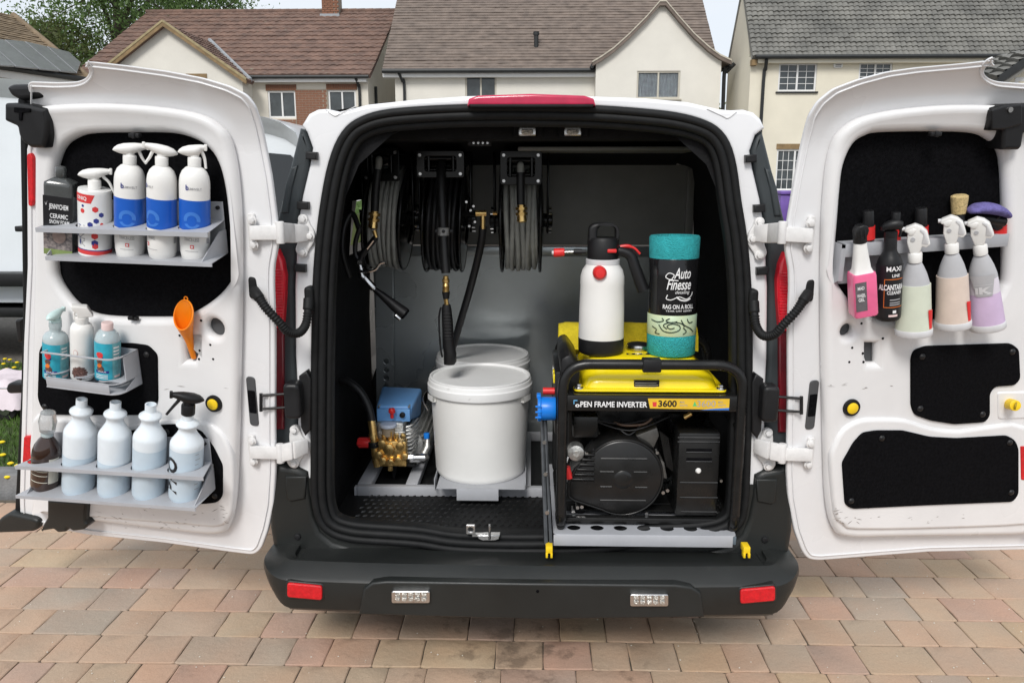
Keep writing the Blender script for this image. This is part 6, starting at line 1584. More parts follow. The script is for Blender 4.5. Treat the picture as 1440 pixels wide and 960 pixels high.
# ------------------------------------------------------------------ orange funnel pushed in the square hole
def funnel():
    F = FL
    A = F.p(258, 443, -.075); Bq = F.p(263.5, 468, -.055); C = F.p(272.5, 503, -.030)
    t = thing('funnel', 'orange plastic funnel stuck in the square hole of left door', 'funnel', C, F)
    ax = (Bq - A)
    dirv = Vector((C.x - A.x, C.y - A.y, C.z - A.z)).normalized(); face = (Vector((-.25, -.95, .35))).normalized()
    # an open cone: wide rim turned to the viewer, spout running down
    r0 = F.p(274, 443, -.075).x - A.x; cen = [A, A.lerp(Bq, .45), Bq, Bq.lerp(C, .35), C]
    rad = [r0, r0 * .86, r0 * .46, r0 * .30, r0 * .20]
    nrm = [face, face.lerp(-dirv, .15).normalized(), face.lerp(-dirv, .6).normalized(), -dirv, -dirv]
    rings, inn = [], []
    for c, r, n in zip(cen, rad, nrm):
        u = n.cross(Vector((0, 0, 1))).normalized(); w = u.cross(n).normalized()
        rings.append([c + (u * math.cos(2 * math.pi * i / 28) + w * math.sin(2 * math.pi * i / 28) * (1.16 if r == r0 else 1)) * r for i in range(28)])
        inn.append([c + n * .002 + (u * math.cos(2 * math.pi * i / 28) + w * math.sin(2 * math.pi * i / 28) * (1.16 if r == r0 else 1)) * (r * .93) for i in range(28)])
    cone = build(MB().loft(rings, caps=False).loft([list(reversed(x)) for x in inn], caps=False), 'cone', M_orange, t, angle=70)
    build(MB().tube(rings[0], .0028, 6, True), 'rim', M_orange, t)
    tp = rings[0]; hi = max(tp, key=lambda p: p.z)
    build(MB().tube([hi + Vector((.006 * math.cos(a), 0, .005 + .006 * math.sin(a))) for a in [2 * math.pi * i / 12 for i in range(12)]], .0018, 6, True), 'hang_loop', M_orange, t)
funnel()

# ------------------------------------------------------------------ right door: rail with hanging sprayers
def right_rack():
    global BACK
    BACK = -.012
    F = FR
    D = -.095
    z1, z0 = F.p(1300, 336, -.055).z, F.p(1300, 354, -.055).z
    x0, x1 = F.p(1189, 345, -.055).x, F.p(1416, 345, -.055).x
    t = thing('hanging_rail', 'grey metal rail across the right door window with spray bottles hung on it', 'rack', ((x0 + x1) / 2, BACK, z0), F)
    build(MB().box2((x0, -.058, z0), (x1, -.055, z1)), 'front_rail', M_grey, t, bevel=.001)
    build(MB().box2((x0, -.055, z1 - .003), (x1, BACK, z1)), 'top_shelf', M_grey, t)
    zb = F.p(1195, 394, -.055).z
    build(MB().prism([(-.055, zb), (BACK, zb - .03), (BACK, z1), (-.055, z1)], x0 - .014, x0 - .011, plane='yz'), 'end_plate', M_grey, t)
    build(MB().box2((x0 - .013, -.058, zb), (x0 + .001, -.055, z1 - .012)), 'end_return', M_grey, t)
    xr0 = F.p(1237, 350, -.02).x
    build(MB().box2((x0, BACK - .003, zb - .02), (F.p(1290, 390, -.02).x, BACK, z0)), 'back_plate', M_grey, t)
    zc = F.p(1400, 386, -.03).z; build(MB().box2((F.p(1395, 386, -.03).x, -.035, zc - .004), (x1, -.03, zc + .004)), 'lower_bar', M_grey2(), t)
    # pink bottle
    b = Bot('spray_bottle', 'square pink liquid spray bottle with black trigger at left end of the rail', 'bottle', F, 1213.5, 446, 1209.5, 341, 36, D, sy=.8, turn=.3)
    sq = lambda kx, ky, z, c=.35: [(x * kx * b.R, y * ky * b.R, z * b.H) for x, y in rrect(-1, -1, 1, 1, c, 4)]
    build(MB().loft([sq(.93, .78, 0), sq(1, .85, .03), sq(.97, .85, .56), sq(.90, .8, .60)], b.M), 'liquid_body', M_pink, b.t, angle=50)
    build(MB().loft([sq(.80, .72, .60), sq(.68, .6, .66, .6), sq(.60, .55, .80, .8), sq(.48, .45, 1.0, .9)], b.M), 'bottle_neck', M_wplast, b.t, angle=60)
    lb = build(MB().box2((-.9 * b.R, -.86 * b.R - .001, .10 * b.H), (.02 * b.R, -.85 * b.R, .50 * b.H), b.M), 'side_label', mat('dark_grey_label', (.12, .11, .12), .45, var=.2, vscale=60), b.t)
    for k, (s_, z, w) in enumerate((('MAD', .40, .55), ('WHEEL', .30, .7), ('GEL', .24, .5))):
        q = text_mb(s_, .045 * b.H, w * b.R, .02); q.v = [tuple(b.M @ Vector((p[0] - .45 * b.R, -.86 * b.R - .0016, p[2] + z * b.H))) for p in q.v]; build(q, 'lettering', M_whiteprint, lb, flat=True)
    M = b.M @ Matrix.Translation((0, 0, b.H)) @ Matrix.Scale(b.R, 4)
    h = build(MB().lathe([(.52, 0), (.54, .05), (.54, .55), (.45, .6)], M, 18), 'spray_head', M_plastic, b.t)
    build(MB().prism([(-.45, .5), (.42, .5), (.62, 1.0), (.55, 1.35), (.25, 1.55), (-.2, 1.5), (-.45, 1.1)], -.5, .45, M), 'head_shell', M_plastic, h, bevel=b.R * .12, seg=3)
    for s_ in (-.12, .22): build(MB().box((s_, -.52, .75), (.12, .1, .8), M), 'head_rib', M_plastic, h, bevel=b.R * .04)
    # black bottle
    b = Bot('spray_bottle', 'black spray bottle with white and orange print between pink and green sprayers', 'bottle', F, 1247, 453, 1252, 346, 38, D + .012)
    b.lathe([(0, 0), (.9, 0), (.98, .02), (1, .05), (.98, .72), (.92, .80), (.74, .87), (.52, .93), (.48, .97), (.48, 1.12), (.44, 1.14)], 'bottle_body', M_plastic)
    lb = b.patch('front_label', M_blackprint, -1.4, 1.4, .06, .78)
    b.text('MAXI', .062, .35, .70, M_whiteprint, lb, 1.15, bold=.02); b.text('LINE', .04, .5, .62, M_whiteprint, lb, .6, bold=.02)
    b.text('ALCANTARA', .072, .22, .445, M_whiteprint, lb, 2.0, bold=.03); b.text('CLEANER', .045, .45, .385, M_whiteprint, lb, 1.15, bold=.02)
    for z in (.30, .26, .23): b.patch('text_line', M_greyprint, .1, .95, z, z + .015, lift=.001, parent=lb)
    for (a0, a1, z, z2) in ((-.35, 1.2, .585, .593), (-.35, 1.2, .20, .208), (-.35, -.31, .208, .585)): b.patch('orange_frame', M_orangeprint, a0, a1, z, z2, lift=.001, parent=lb)
    b.patch('red_seal', M_pinkcap, .05, .75, .07, .10, lift=.001, parent=lb); b.patch('white_square', M_whiteprint, .35, .62, .12, .16, lift=.001, parent=lb)
    M = b.M @ Matrix.Translation((0, 0, b.H * 1.12)) @ Matrix.Scale(b.R, 4)
    h = build(MB().lathe([(.46, 0), (.5, .05), (.5, .45), (.4, .5)], M, 18), 'spray_head', M_plastic, b.t)
    build(MB().loft([[(x, ry * math.cos(a), z + rz * math.sin(a)) for a in [2 * math.pi * i / 12 for i in range(12)]] for x, z, rz, ry in ((-.75, .72, .15, .15), (-.5, .85, .35, .35), (0, .95, .45, .42), (.5, 1.0, .42, .36), (.85, .95, .25, .2))], M), 'head_shell', M_plastic, h, angle=60)
    build(MB().tube([M @ Vector(p) for p in [(.6, 0, .8), (.7, 0, .4), (.62, 0, 0)]], b.R * .1, 8), 'trigger', M_plastic, h)
    # three foam sprayers
    def foam(xb, yb, xt, yt, w, liq, pale, lab, fill, emblem=False, redtag=True, d=D):
        b = Bot('foam_sprayer', lab, 'sprayer', F, xb, yb, xt, yt, w, d, group='hanging foam sprayers on the right door', sy=.75)
        S = .75
        b.lathe([(0, 0), (.96, 0), (1.0, .012), (1.0, .085), (.965, .095)], 'base_band', M_ikgrey2, None, 1, S, 36)
        b.lathe([(.965, .09), (.955, .12), (.90, .30), (.83, fill)], 'liquid_body', liq, None, 1, S, 36)
        if fill < .66: b.lathe([(.832, fill - .001), (.80, .62), (.76, .70)], 'tank_wall', pale, None, 1, S, 36)
        b.lathe([(.835 if fill > .66 else .77, .64 if fill > .66 else .69), (.74, .74), (.62, .84), (.46, .93), (.34, .985), (.28, 1.0)], 'shoulder', M_ikgrey, None, 1, S, 36)
        b.lathe([(.28, .985), (.36, .99), (.37, 1.0), (.37, 1.10), (.33, 1.115), (.20, 1.12), (.22, 1.18)], 'collar', M_wplast)
        # grey tongue of the shoulder running down the front
        pr = lambda z: b.R * (.965 - .30 * (z / b.H))
        if emblem:
            f = wpoly([(-.62 * b.R, .16 * b.H), (.62 * b.R, .16 * b.H), (.40 * b.R, -.115 * b.H), (-.36 * b.R, -.115 * b.H)], lambda z: b.R * .80, .0, .60 * b.H, .004)
            f.v = [tuple(b.M @ Vector((x, y * S, z))) for x, y, z in f.v]; tg = build(f, 'front_tongue', M_ikgrey, b.t)
            q = text_mb('iK', .085 * b.H, .8 * b.R, .05); q2 = wrap(q, b.R * .80, 0, .525 * b.H, .0055); q2.v = [tuple(b.M @ Vector((x, y * S, z))) for x, y, z in q2.v]
            build(q2, 'embossed_letters', M_ikgrey2, tg)
            for z in (.505, .635):
                f = wpatch(b.R * .80, -.55, .55, z * b.H, (z + .006) * b.H, 8, .0052); f.v = [tuple(b.M @ Vector((x, y * S, zz))) for x, y, zz in f.v]; build(f, 'emboss_line', M_ikgrey2, tg)
        if redtag:
            f = wpoly([(-.03 * b.R, -.13 * b.H), (.30 * b.R, -.13 * b.H), (.28 * b.R, .13 * b.H), (-.14 * b.R, .14 * b.H)], lambda z: b.R * .92, 1.0, .235 * b.H, .002)
            f.v = [tuple(b.M @ Vector((x, y * S, z))) for x, y, z in f.v]; build(f, 'red_tag', M_redp, b.t)
        M = b.M @ Matrix.Translation((0, 0, b.H * 1.17)) @ Matrix.Scale(b.R, 4)
        h = build(MB().prism([(-.26, -.25), (.22, -.25), (.34, .15), (.55, .05), (.74, .25), (.58, .95), (.32, 1.22), (-.02, 1.38), (-.28, 1.28), (-.5, 1.2), (-.56, 1.0), (-.38, .9), (-.42, .4)], -.26, .26, M), 'trigger_head', M_wplast, b.t, bevel=b.R * .06, seg=3)
        build(MB().prism([(.30, .28), (.62, .22), (.66, .42), (.44, 1.06), (.26, 1.14), (.18, 1.05), (.38, .8)], -.30, .30, M), 'trigger', M_ikgrey2, h, bevel=b.R * .05)
        build(MB().prism([(-.42, 1.02), (-.1, 1.18), (.05, 1.1), (-.1, .8), (-.3, .78)], -.31, .31, M), 'head_cheek', M_wplast, h, bevel=b.R * .05)
        build(MB().tube([M @ Vector((-.5, 0, 1.09)), M @ Vector((-.66, 0, 1.09))], b.R * .12, 10), 'nozzle', M_ikgrey2, h)
        build(MB().tube([M @ Vector((-.12, -.3, .55)), M @ Vector((-.12, .3, .55))], b.R * .12, 12), 'pivot_pin', M_ikgrey, h)
        return b
    foam(1283.5, 477, 1286.5, 367, 55, M_green, M_green, 'foam sprayer holding pale green liquid, leftmost of three hanging ones', .70)
    foam(1339, 466, 1338.5, 354, 54, M_peach, M_peach, 'foam sprayer holding peach coloured liquid, between the green and lilac ones', .70)
    foam(1387, 468, 1379, 356, 55, M_purple, M_lilacpale, 'foam sprayer half full of lilac liquid with grey front tongue', .50, True, False, D - .004)
    # things standing on the shelf behind
    def handle(px, ytop, ybot, w, name, lab, kind, red=None, tilt=0):
        d = -.035; a, c = F.p(px, ybot, d), F.p(px + tilt, ytop, d); r = (F.p(px + w / 2, ybot, d).x - F.p(px - w / 2, ybot, d).x) / 2
        t = thing(name, lab, kind, a, F)
        build(MB().tube([a, c], [r, r * .9], 16), 'handle', M_plastic, t, bevel=r * .2)
        if red:
            p, q = F.p(px + tilt * .4, red[1], d), F.p(px + tilt * .7, red[0], d)
            build(MB().tube([p, q], r * 1.08, 16), 'red_band', M_redp, t)
        return t
    zs = 337
    handle(1221, 296, 338, 15, 'detailing_brush', 'black brush handle with red band behind the pink bottle', 'brush', (318, 336))
    handle(1257, 298, 338, 13, 'detailing_brush', 'black brush handle with red band behind the black bottle', 'brush', (322, 337), 3)
    handle(1295, 292, 338, 16, 'detailing_brush', 'black brush handle with wide red band behind the green sprayer', 'brush', (318, 336))
    t = handle(1348, 300, 338, 15, 'detailing_brush', 'upright brush with blond bristles behind the peach sprayer', 'brush')
    a, c = F.p(1348, 300, -.035), F.p(1349.5, 274, -.035); r0 = F.p(1356, 300, -.035).x - a.x; r1 = F.p(1360, 274, -.035).x - c.x
    br = [(a.lerp(c, k), r0 + (r1 - r0) * k) for k in (0, .35, .75, .93, 1)]
    build(MB().tube([p for p, _ in br], [_r * (1 if i < 3 else (.97 if i == 3 else .7)) for i, (_, _r) in enumerate(br)], 20), 'bristle_tuft', M_bristle, t)
    t = handle(1404, 318, 338, 17, 'wheel_brush', 'brush with wide purple pad and red band at right end of the rail', 'brush', (317, 332))
    P = [F.p(x, y, -.06) for x, y in ((1363, 297), (1375, 293), (1392, 293), (1407, 297), (1419, 304))]
    cv = catmull(P, 4); n = len(cv)
    rings = []
    for i, p in enumerate(cv):
        k = math.sin(math.pi * (i + .6) / (n + .2)) ** .5; rings.append([(p.x, p.y + .035 * k * math.cos(q), p.z + .017 * k * math.sin(q)) for q in [2 * math.pi * j / 14 for j in range(14)]])
    build(MB().loft(rings), 'purple_pad', M_purpbr, t, angle=70)
    a, c = F.p(1404, 320, -.045), F.p(1396, 304, -.05); build(MB().tube([a, c], [.013, .02], 12), 'brush_neck', M_plastic, t)
    a, c = F.p(1412, 312, -.06), F.p(1372, 306, -.05); build(MB().tube([a, c], [.014, .012], 12), 'pad_back', M_plastic, t)
def M_grey2(): return M_grey
right_rack()

# =================================================================== INSIDE THE LOAD BAY
def vp(mb_pts, Y): return [V(x, y, Y) for x, y in mb_pts]
# ------------------------------------------------------------------ grey base frame on the floor
def base_frame():
    Yf = 2.84; z0, z1 = ZF + .008, V(520, 684, Yf).z
    xl = V(502, 690, Yf).x; xr = .30
    t = thing('base_frame', 'low grey steel box frame on the load floor under the pump and buckets', 'frame', ((xl + xr) / 2, 3.2, z0))
    def rail(a, b): return MB().box2(a, b)
    build(rail((xl, Yf, z0), (xr, Yf + .03, z1)), 'cross_bar', M_grey, t, bevel=.003)
    build(rail((xl, Yf + .66, z0), (xr, Yf + .69, z1)), 'cross_bar', M_grey, t, bevel=.003)
    for x, w in ((xl + .022, .052), (xl + .205, .046), (xr - .03, .05), (-.02, .046)):
        build(rail((x - w / 2, Yf + .031, z1 - .03), (x + w / 2, Yf + .659, z1 + .001)), 'long_bar', M_grey, t, bevel=.003)
    build(rail((xl - .012, Yf + .002, z0), (xl - .002, Yf + .03, z1 - .004)), 'end_cap', M_grey, t, bevel=.002)
    # raised tray lip that carries the front bucket
    q0, q1 = V(642, 689, 2.75), V(701, 704, 2.75)
    build(MB().box2((q0.x, 2.75, q1.z), (q1.x, 2.754, q0.z + .004)), 'bucket_tab', M_grey, t, bevel=.001)
    zt = q0.z + .004
    build(MB().box2((V(615, 690, 2.78).x, 2.752, zt), (V(738, 690, 2.78).x, 3.36, zt + .003)), 'bucket_tray', M_grey, t)
    for px in (614, 739):
        x = V(px, 690, 2.86).x; build(MB().prism([(2.80, z1), (3.3, z1), (3.3, zt + .02), (2.80, zt + .02)], x - .0015, x + .0015, plane='yz'), 'tray_side', M_grey, t)
    return zt + .003
ZT = base_frame()

# ------------------------------------------------------------------ two lidded buckets
def bucket(cx, cy, z0, Rt, H, label):
    t = thing('bucket', label, 'bucket', (cx, cy, z0), group=None)
    T = Matrix.Translation((cx, cy, z0))
    build(MB().lathe([(1e-4, 0), (Rt * .83, 0), (Rt * .86, .006), (Rt * .875, .02), (Rt * .945, H * .86), (Rt * .95, H * .90), (Rt * .95, H * .93)], T, 56), 'bucket_body', M_bucket, t)
    ld = build(MB().lathe([(Rt * .955, H * .845), (Rt * 1.0, H * .85), (Rt * 1.005, H * .86), (Rt * 1.005, H * .925), (Rt * .99, H * .935), (Rt * .985, H * .94), (Rt * .985, H * .965), (Rt * .975, H * .975), (Rt * .965, H * .975), (Rt * .965, H * .995), (Rt * .955, H), (Rt * .93, H), (Rt * .92, H * .99), (Rt * .915, H * .978), (Rt * .5, H * .975), (1e-4, H * .975)], T, 56), 'lid', M_bucket2, t)
    for s in (-1, 1):
        a = R(90 + s * 68)
        lug = build(wpatch(Rt * 1.0, s * R(64) - .14, s * R(64) + .14, H * .79, H * .852, 8, .004, T).merge(wpatch(Rt * .955, s * R(64) - .14, s * R(64) + .14, H * .79, H * .852, 8, 0, T)), 'handle_lug', M_bucket, t)
        b = MB().add([T @ Vector((rr * math.sin(s * R(64) + d), -rr * math.cos(s * R(64) + d), H * .79)) for d in (-.14, .14) for rr in (Rt * .955, Rt + .004)], [(0, 1, 3, 2)])
        build(b, 'lug_base', M_bucket, lug)
    pts = [T @ Vector((Rt * 1.015 * math.sin(R(64) * k / 10 * 1.0 + (0)) * (1 if True else 1), -Rt * 1.015 * math.cos(R(64) * k / 10), 0)) for k in range(-10, 11)]
    hp = [Vector((p.x, p.y + .0, z0 + H * .80 - .0)) for p in pts]
    wire = catmull([T @ Vector((-Rt * .95, -Rt * .40, H * .90)), T @ Vector((-Rt * 1.04, -Rt * .36, H * .84)), T @ Vector((-Rt * 1.06, -Rt * .30, H * .76)), T @ Vector((-Rt * .98, -Rt * .28, H * .66))], 5)
    build(MB().tube(wire, .0022, 6), 'wire_handle', M_steel, t)
    return t
lc = V(675, 525, 3.0); LZ = lc.z
RB = (V(748, 535, 2.98).x - V(603, 535, 2.98).x) / 2
bx = V(675.5, 540, 2.97).x
bucket(bx, 2.955, ZT, RB, V(675, 545, 2.955 - RB).z - ZT, 'front white lidded plastic bucket on the grey frame')
b2x = V(679, 505, 3.34).x
bucket(b2x, 3.355, ZT, RB * 1.02, V(679, 483, 3.355 + RB * .95).z - ZT, 'rear white lidded bucket partly hidden behind the front one')

# ------------------------------------------------------------------ pressure pump
def pump():
    Yp = 3.0; zb = V(545, 650, Yp).z
    t = thing('pressure_pump', 'brass headed pressure pump with blue motor box and red knob on grey frame', 'pump', (V(560, 650, Yp).x, 3.1, zb))
    g = lambda x, y, Y=Yp: V(x, y, Y)
    # blue terminal box: a tapered block
    def blk(pts0, pts1, y0, y1): return MB().loft([[(p[0], y0, p[1]) for p in pts0], [(p[0], y1, p[1]) for p in pts1]])
    f = XZ([(530, 590), (576, 592), (580, 571), (529, 570)], 3.02)
    bk = XZ([(536, 588), (592, 586), (594, 545), (537, 542)], 3.22)
    build(blk(f, bk, 3.02, 3.22), 'motor_box', M_bluep, t, bevel=.012, seg=3)
    f2 = XZ([(541, 566), (572, 566), (576, 553), (545, 552)], 3.08)
    c0 = g(555, 582, 3.015)
    build(MB().box2((V(530, 583, 3.015).x, 3.008, V(530, 592, 3.015).z), (V(577, 583, 3.015).x, 3.03, V(530, 574, 3.015).z)), 'box_skirt', M_bluep, t, bevel=.005)
    for px in (533, 575): q = g(px, 571.5, 3.01); build(MB().cyl((q.x, 3.004, q.z), (q.x, 3.03, q.z), .004, 8), 'box_screw', M_steel, t)
    q = g(566, 583, 3.005); build(MB().cyl((q.x, 2.995, q.z), (q.x, 3.02, q.z), .011, 14), 'black_plug', M_plastic, t, bevel=.002)
    # finned motor body
    a, b = g(575, 625, 3.06), g(588, 615, 3.40)
    mt = build(MB().cyl((a.x - .02, 3.05, a.z), (a.x - .02, 3.42, a.z), .082, 28), 'motor_body', M_alu, t, bevel=.008)
    for k in range(14):
        an = R(-70 + k * 14); c = Vector((a.x - .02, 0, a.z)); d = Vector((math.cos(an), 0, math.sin(an)))
        p, q = c + d * .08, c + d * .098
        n = Vector((-d.z, 0, d.x)) * .0022
        build(MB().add([(v.x, y, v.z) for y in (3.055, 3.38) for v in (p - n, q - n, q + n, p + n)], [(0, 1, 2, 3), (7, 6, 5, 4), (0, 4, 5, 1), (1, 5, 6, 2), (2, 6, 7, 3), (3, 7, 4, 0)]), 'cooling_fin', M_alu, mt)
    # crankcase block behind the brass head
    build(MB().box2((g(530, 640).x, 2.985, g(530, 650).z), (g(570, 640).x, 3.08, g(530, 592).z)), 'crankcase', M_alu, t, bevel=.012, seg=2)
    for k in range(8):
        build(MB().tube(catmull([g(571, 600 + k * 5.2, 3.0), g(580, 597 + k * 5.4, 3.01), g(590 - abs(k - 3) * .8, 588 + k * 5.2, 3.05)], 4), .0036, 6), 'cooling_fin', M_alu, t)
    build(MB().box2((g(531, 600).x, 2.975, g(531, 640).z), (g(571, 600).x, 2.99, g(531, 603).z)), 'crankcase_cover', M_alu, t, bevel=.008)
    build(MB().tube([g(526, 628, 2.944), g(525.3, 620, 2.944)], .0225, 14), 'black_collar', M_plastic, t, bevel=.002)
    # oil cup with pale lid
    c = g(546, 600, 2.975)
    cup = build(MB().lathe([(.024, -.035), (.026, -.033), (.027, 0)], Matrix.Translation((c.x, 2.975, c.z)), 24), 'oil_cup', mat('tan_plastic', (.33, .27, .20), .35), t)
    build(MB().lathe([(.030, 0), (.0335, .002), (.0335, .011), (.031, .014), (.015, .015), (1e-4, .015)], Matrix.Translation((c.x, 2.975, c.z)), 28), 'cup_lid', mat('pale_blue_plastic', (.52, .58, .70), .35), cup)
    r = g(551.5, 580, 2.99); rk = build(MB().lathe([(.007, -.02), (.007, 0), (.0125, .001), (.0135, .006), (.0135, .014), (.010, .019), (1e-4, .02)], Matrix.Translation((r.x, 2.985, r.z)), 16), 'red_filler_cap', M_redp, t)
    # brass manifold: stacked blocks, plugs and unions
    mb = build(MB().box2((g(532, 650, 2.96).x, 2.935, g(536, 653, 2.96).z), (g(573, 650, 2.96).x, 2.985, g(536, 617, 2.96).z)), 'brass_manifold', M_brass, t, bevel=.007, seg=2)
    for (x, y, rr, ln) in ((539, 646, .016, .036), (550, 648, .016, .040), (561, 645, .015, .036), (547, 630, .024, .032), (563, 626, .018, .032), (538, 622, .016, .034), (533, 638, .018, .036), (570, 640, .014, .03), (567, 612, .012, .03)):
        q = g(x, y, 2.935); build(MB().cyl((q.x, 2.935 - ln * .5, q.z), (q.x, 2.94, q.z), rr, 6), 'brass_plug', M_brass, mb, bevel=.002)
    for (x, y, y2, rr) in ((549, 617, 606, .009), (540, 617, 611, .010), (557, 617, 610, .010)):
        p, q = g(x, y, 2.96), g(x, y2, 2.96); build(MB().cyl((p.x, 2.96, p.z - .004), (q.x, 2.96, q.z), rr, 10), 'brass_union', M_brass, mb)
    p = g(549, 661, 2.96); build(MB().cyl((p.x, 2.96, p.z), (p.x, 2.96, g(549, 650, 2.96).z), .010, 8), 'brass_plug', M_brass, mb)
    # red regulator knob
    p, q = g(503, 622, 2.95), g(521, 622, 2.95)
    kb = build(MB().tube([p, p.lerp(q, .08), p.lerp(q, .9), q], [.016, .0185, .0185, .016], 20), 'red_knob', M_redp, t)
    for k in range(10):
        an = 2 * math.pi * k / 10; o = Vector((0, math.cos(an), math.sin(an))) * .0185
        build(MB().tube([p.lerp(q, .1) + o, p.lerp(q, .88) + o], .0022, 5), 'knob_rib', M_redp, kb)
    build(MB().tube([q, g(536, 625, 2.95)], .013, 12), 'knob_shaft', M_plastic, t)
    # hose tail with brass ferrules on the left
    build(MB().tube([g(531, 655, 2.945), g(528, 640, 2.945), g(526.5, 624, 2.945)], [.016, .017, .016], 10), 'brass_elbow', M_brass, t)
    build(MB().tube([g(526.5, 626, 2.94), g(524, 609, 2.945)], .0185, 6), 'brass_union', M_brass, t, bevel=.002)
    build(MB().tube([g(525, 611, 2.94), g(522.5, 591, 2.95)], .0165, 12), 'brass_ferrule', M_brass, t)
    hs = catmull([g(523, 592, 2.95), g(518, 572, 2.96), g(508, 553, 2.97), g(494, 540, 2.98), g(478, 534, 3.0), g(460, 540, 3.02)], 6)
    build(MB().tube(hs, .0165, 12), 'black_hose', M_hose_b, t)
    # steel outlet union and blue-capped tap
    u = build(MB().tube([g(566, 643, 2.94), g(574, 643, 2.94)], .011, 10), 'brass_union', M_brass, t)
    build(MB().tube([g(572, 643, 2.94), g(583, 643, 2.94)], .0195, 6), 'steel_union', M_steel, t, bevel=.003)
    build(MB().tube([g(582, 643.5, 2.94), g(596, 643.5, 2.945), g(599, 642, 2.96)], [.017, .0185, .014], 14), 'steel_elbow', M_steel, t)
    build(MB().tube([g(595, 640, 2.97), g(601, 628, 2.99), g(601, 617, 3.0)], [.015, .013, .010], 10), 'tap_body', M_alu, t)
    q = g(600, 612, 3.0); build(MB().cyl((q.x, 3.0, q.z - .012), (q.x, 3.0, q.z + .01), .012, 12), 'blue_cap', M_blues, t, bevel=.002)
    q = g(554, 668, 3.0); build(MB().lathe([(.004, -.012), (.012, .02), (.016, .05)], Matrix.Translation((q.x, 3.0, q.z)), 12), 'drain_spout', M_plastic, t)
    build(MB().box2((g(530, 652).x, 2.98, zb - .012), (g(585, 652).x, 3.35, zb + .0)), 'foot_plate', M_plastic, t, bevel=.004)
pump()

# ------------------------------------------------------------------ hose reels hung from the ceiling
def reel(cx_px, x0, x1, ytop, ybot, label, hose, plate_px, lean=0, front=2.98, bright=False):
    """x0..x1 pixel span of the coil, plate_px the bracket's box"""
    Yc = 3.24
    a, b = V(x0, 300, Yc - .2), V(x1, 300, Yc - .2); xm, hw = (a.x + b.x) / 2, (b.x - a.x) / 2
    zt, zb = V(cx_px, ytop, Yc).z, V(cx_px, ybot, Yc - .06).z; zc, r = (zt + zb) / 2, (zt - zb) / 2
    p0, p1 = V(plate_px[0], plate_px[1], front + .0), V(plate_px[2], plate_px[3], front)
    t = thing('hose_reel', label, 'hose reel', (xm, Yc, p0.z))
    ring_ = lambda x, rr, k: [Vector((x + lean * (math.cos(2 * math.pi * i / k)) * rr, Yc + rr * math.sin(2 * math.pi * i / k) * 1.0, zc + rr * math.cos(2 * math.pi * i / k))) for i in range(k)]
    n = 6; hr = hw * .94 / n
    drum = build(MB().cyl((xm - hw, Yc, zc), (xm + hw, Yc, zc), r * .45, 28), 'drum', M_satin, t)
    for lay in range(2):
        cm = MB()
        for i in range(n):
            x = xm - hw + hr * (2 * i + 1) * 1.03 + (hr * .5 if lay else 0)
            rr = r * (.96 if lay == 0 else .90) - random.uniform(0, .012)
            ph = random.uniform(0, 6)
            cm.tube([(p.x + hr * .35 * math.sin(j * .35 + ph), p.y, p.z) for j, p in enumerate(ring_(x, rr, 44))], hr * .97, 8, True)
        build(cm, 'hose_coil', hose, t, angle=80)
    for s in (-1, 1):
        x = xm + s * (hw + .012)
        fl = MB(); k = 48
        o, q = ring_(x, r * .985, k), ring_(x, r * .5, k)
        fl.loft([o, [v + Vector((s * .004, 0, 0)) for v in o], [v + Vector((s * .012, 0, 0)) for v in q], q, o], caps=False)
        build(fl, 'flange', M_blackgloss, t, angle=50)
        build(MB().tube(o, .006, 8, True), 'flange_rim', M_satin, t, angle=80)
        # side arm from the ceiling bracket down to the axle
        build(MB().box2((x + s * .026, Yc - .05, zc - .05), (x + s * .034, Yc + .05, 1.66)), 'side_arm', M_blackgloss, t, bevel=.003)
        build(MB().cyl((x, Yc, zc), (x + s * .05, Yc, zc), .028, 16), 'axle_hub', M_satin, t, bevel=.004)
        for an in range(5): build(MB().cyl((x + s * .032, Yc + .05 * math.cos(an * 1.257), zc + .05 * math.sin(an * 1.257)), (x + s * .046, Yc + .05 * math.cos(an * 1.257), zc + .05 * math.sin(an * 1.257)), .006, 6), 'axle_bolt', M_steel, t)
    # guide bracket with four bolts
    w0, w1 = p0.x, p1.x; zt_, zb_ = p0.z, p1.z
    inn = rrect(w0 + (w1 - w0) * .17, zb_ + (zt_ - zb_) * .24, w1 - (w1 - w0) * .17, zt_ - (zt_ - zb_) * .2, .012)
    br = build(plate(rrect(w0, zb_, w1, zt_, .010), front, front + .008, [inn], .002), 'guide_bracket', M_blackgloss, t)
    build(MB().box2((w0 + .01, front + .012, zt_ - .02), (w1 - .01, Yc, zt_ + .002)), 'top_plate', M_blackgloss, t, bevel=.003)
    for x in (w0 + .014, w1 - .014):
        for z in (zt_ - .016, zb_ + .014):
            build(MB().cyl((x, front - .007, z), (x, front + .004, z), .0062, 6), 'bolt', M_steel, br)
    for dz in (.3, .72): build(MB().cyl((w0 + .02, front + .022, zb_ + (zt_ - zb_) * dz), (w1 - .02, front + .022, zb_ + (zt_ - zb_) * dz), .009, 12), 'guide_roller', M_blackgloss, br)
    for dx in (.24, .76): build(MB().cyl((w0 + (w1 - w0) * dx, front + .02, zb_ + .02), (w0 + (w1 - w0) * dx, front + .02, zt_ - .02), .009, 12), 'guide_roller', M_blackgloss, br)
    return t, front, xm
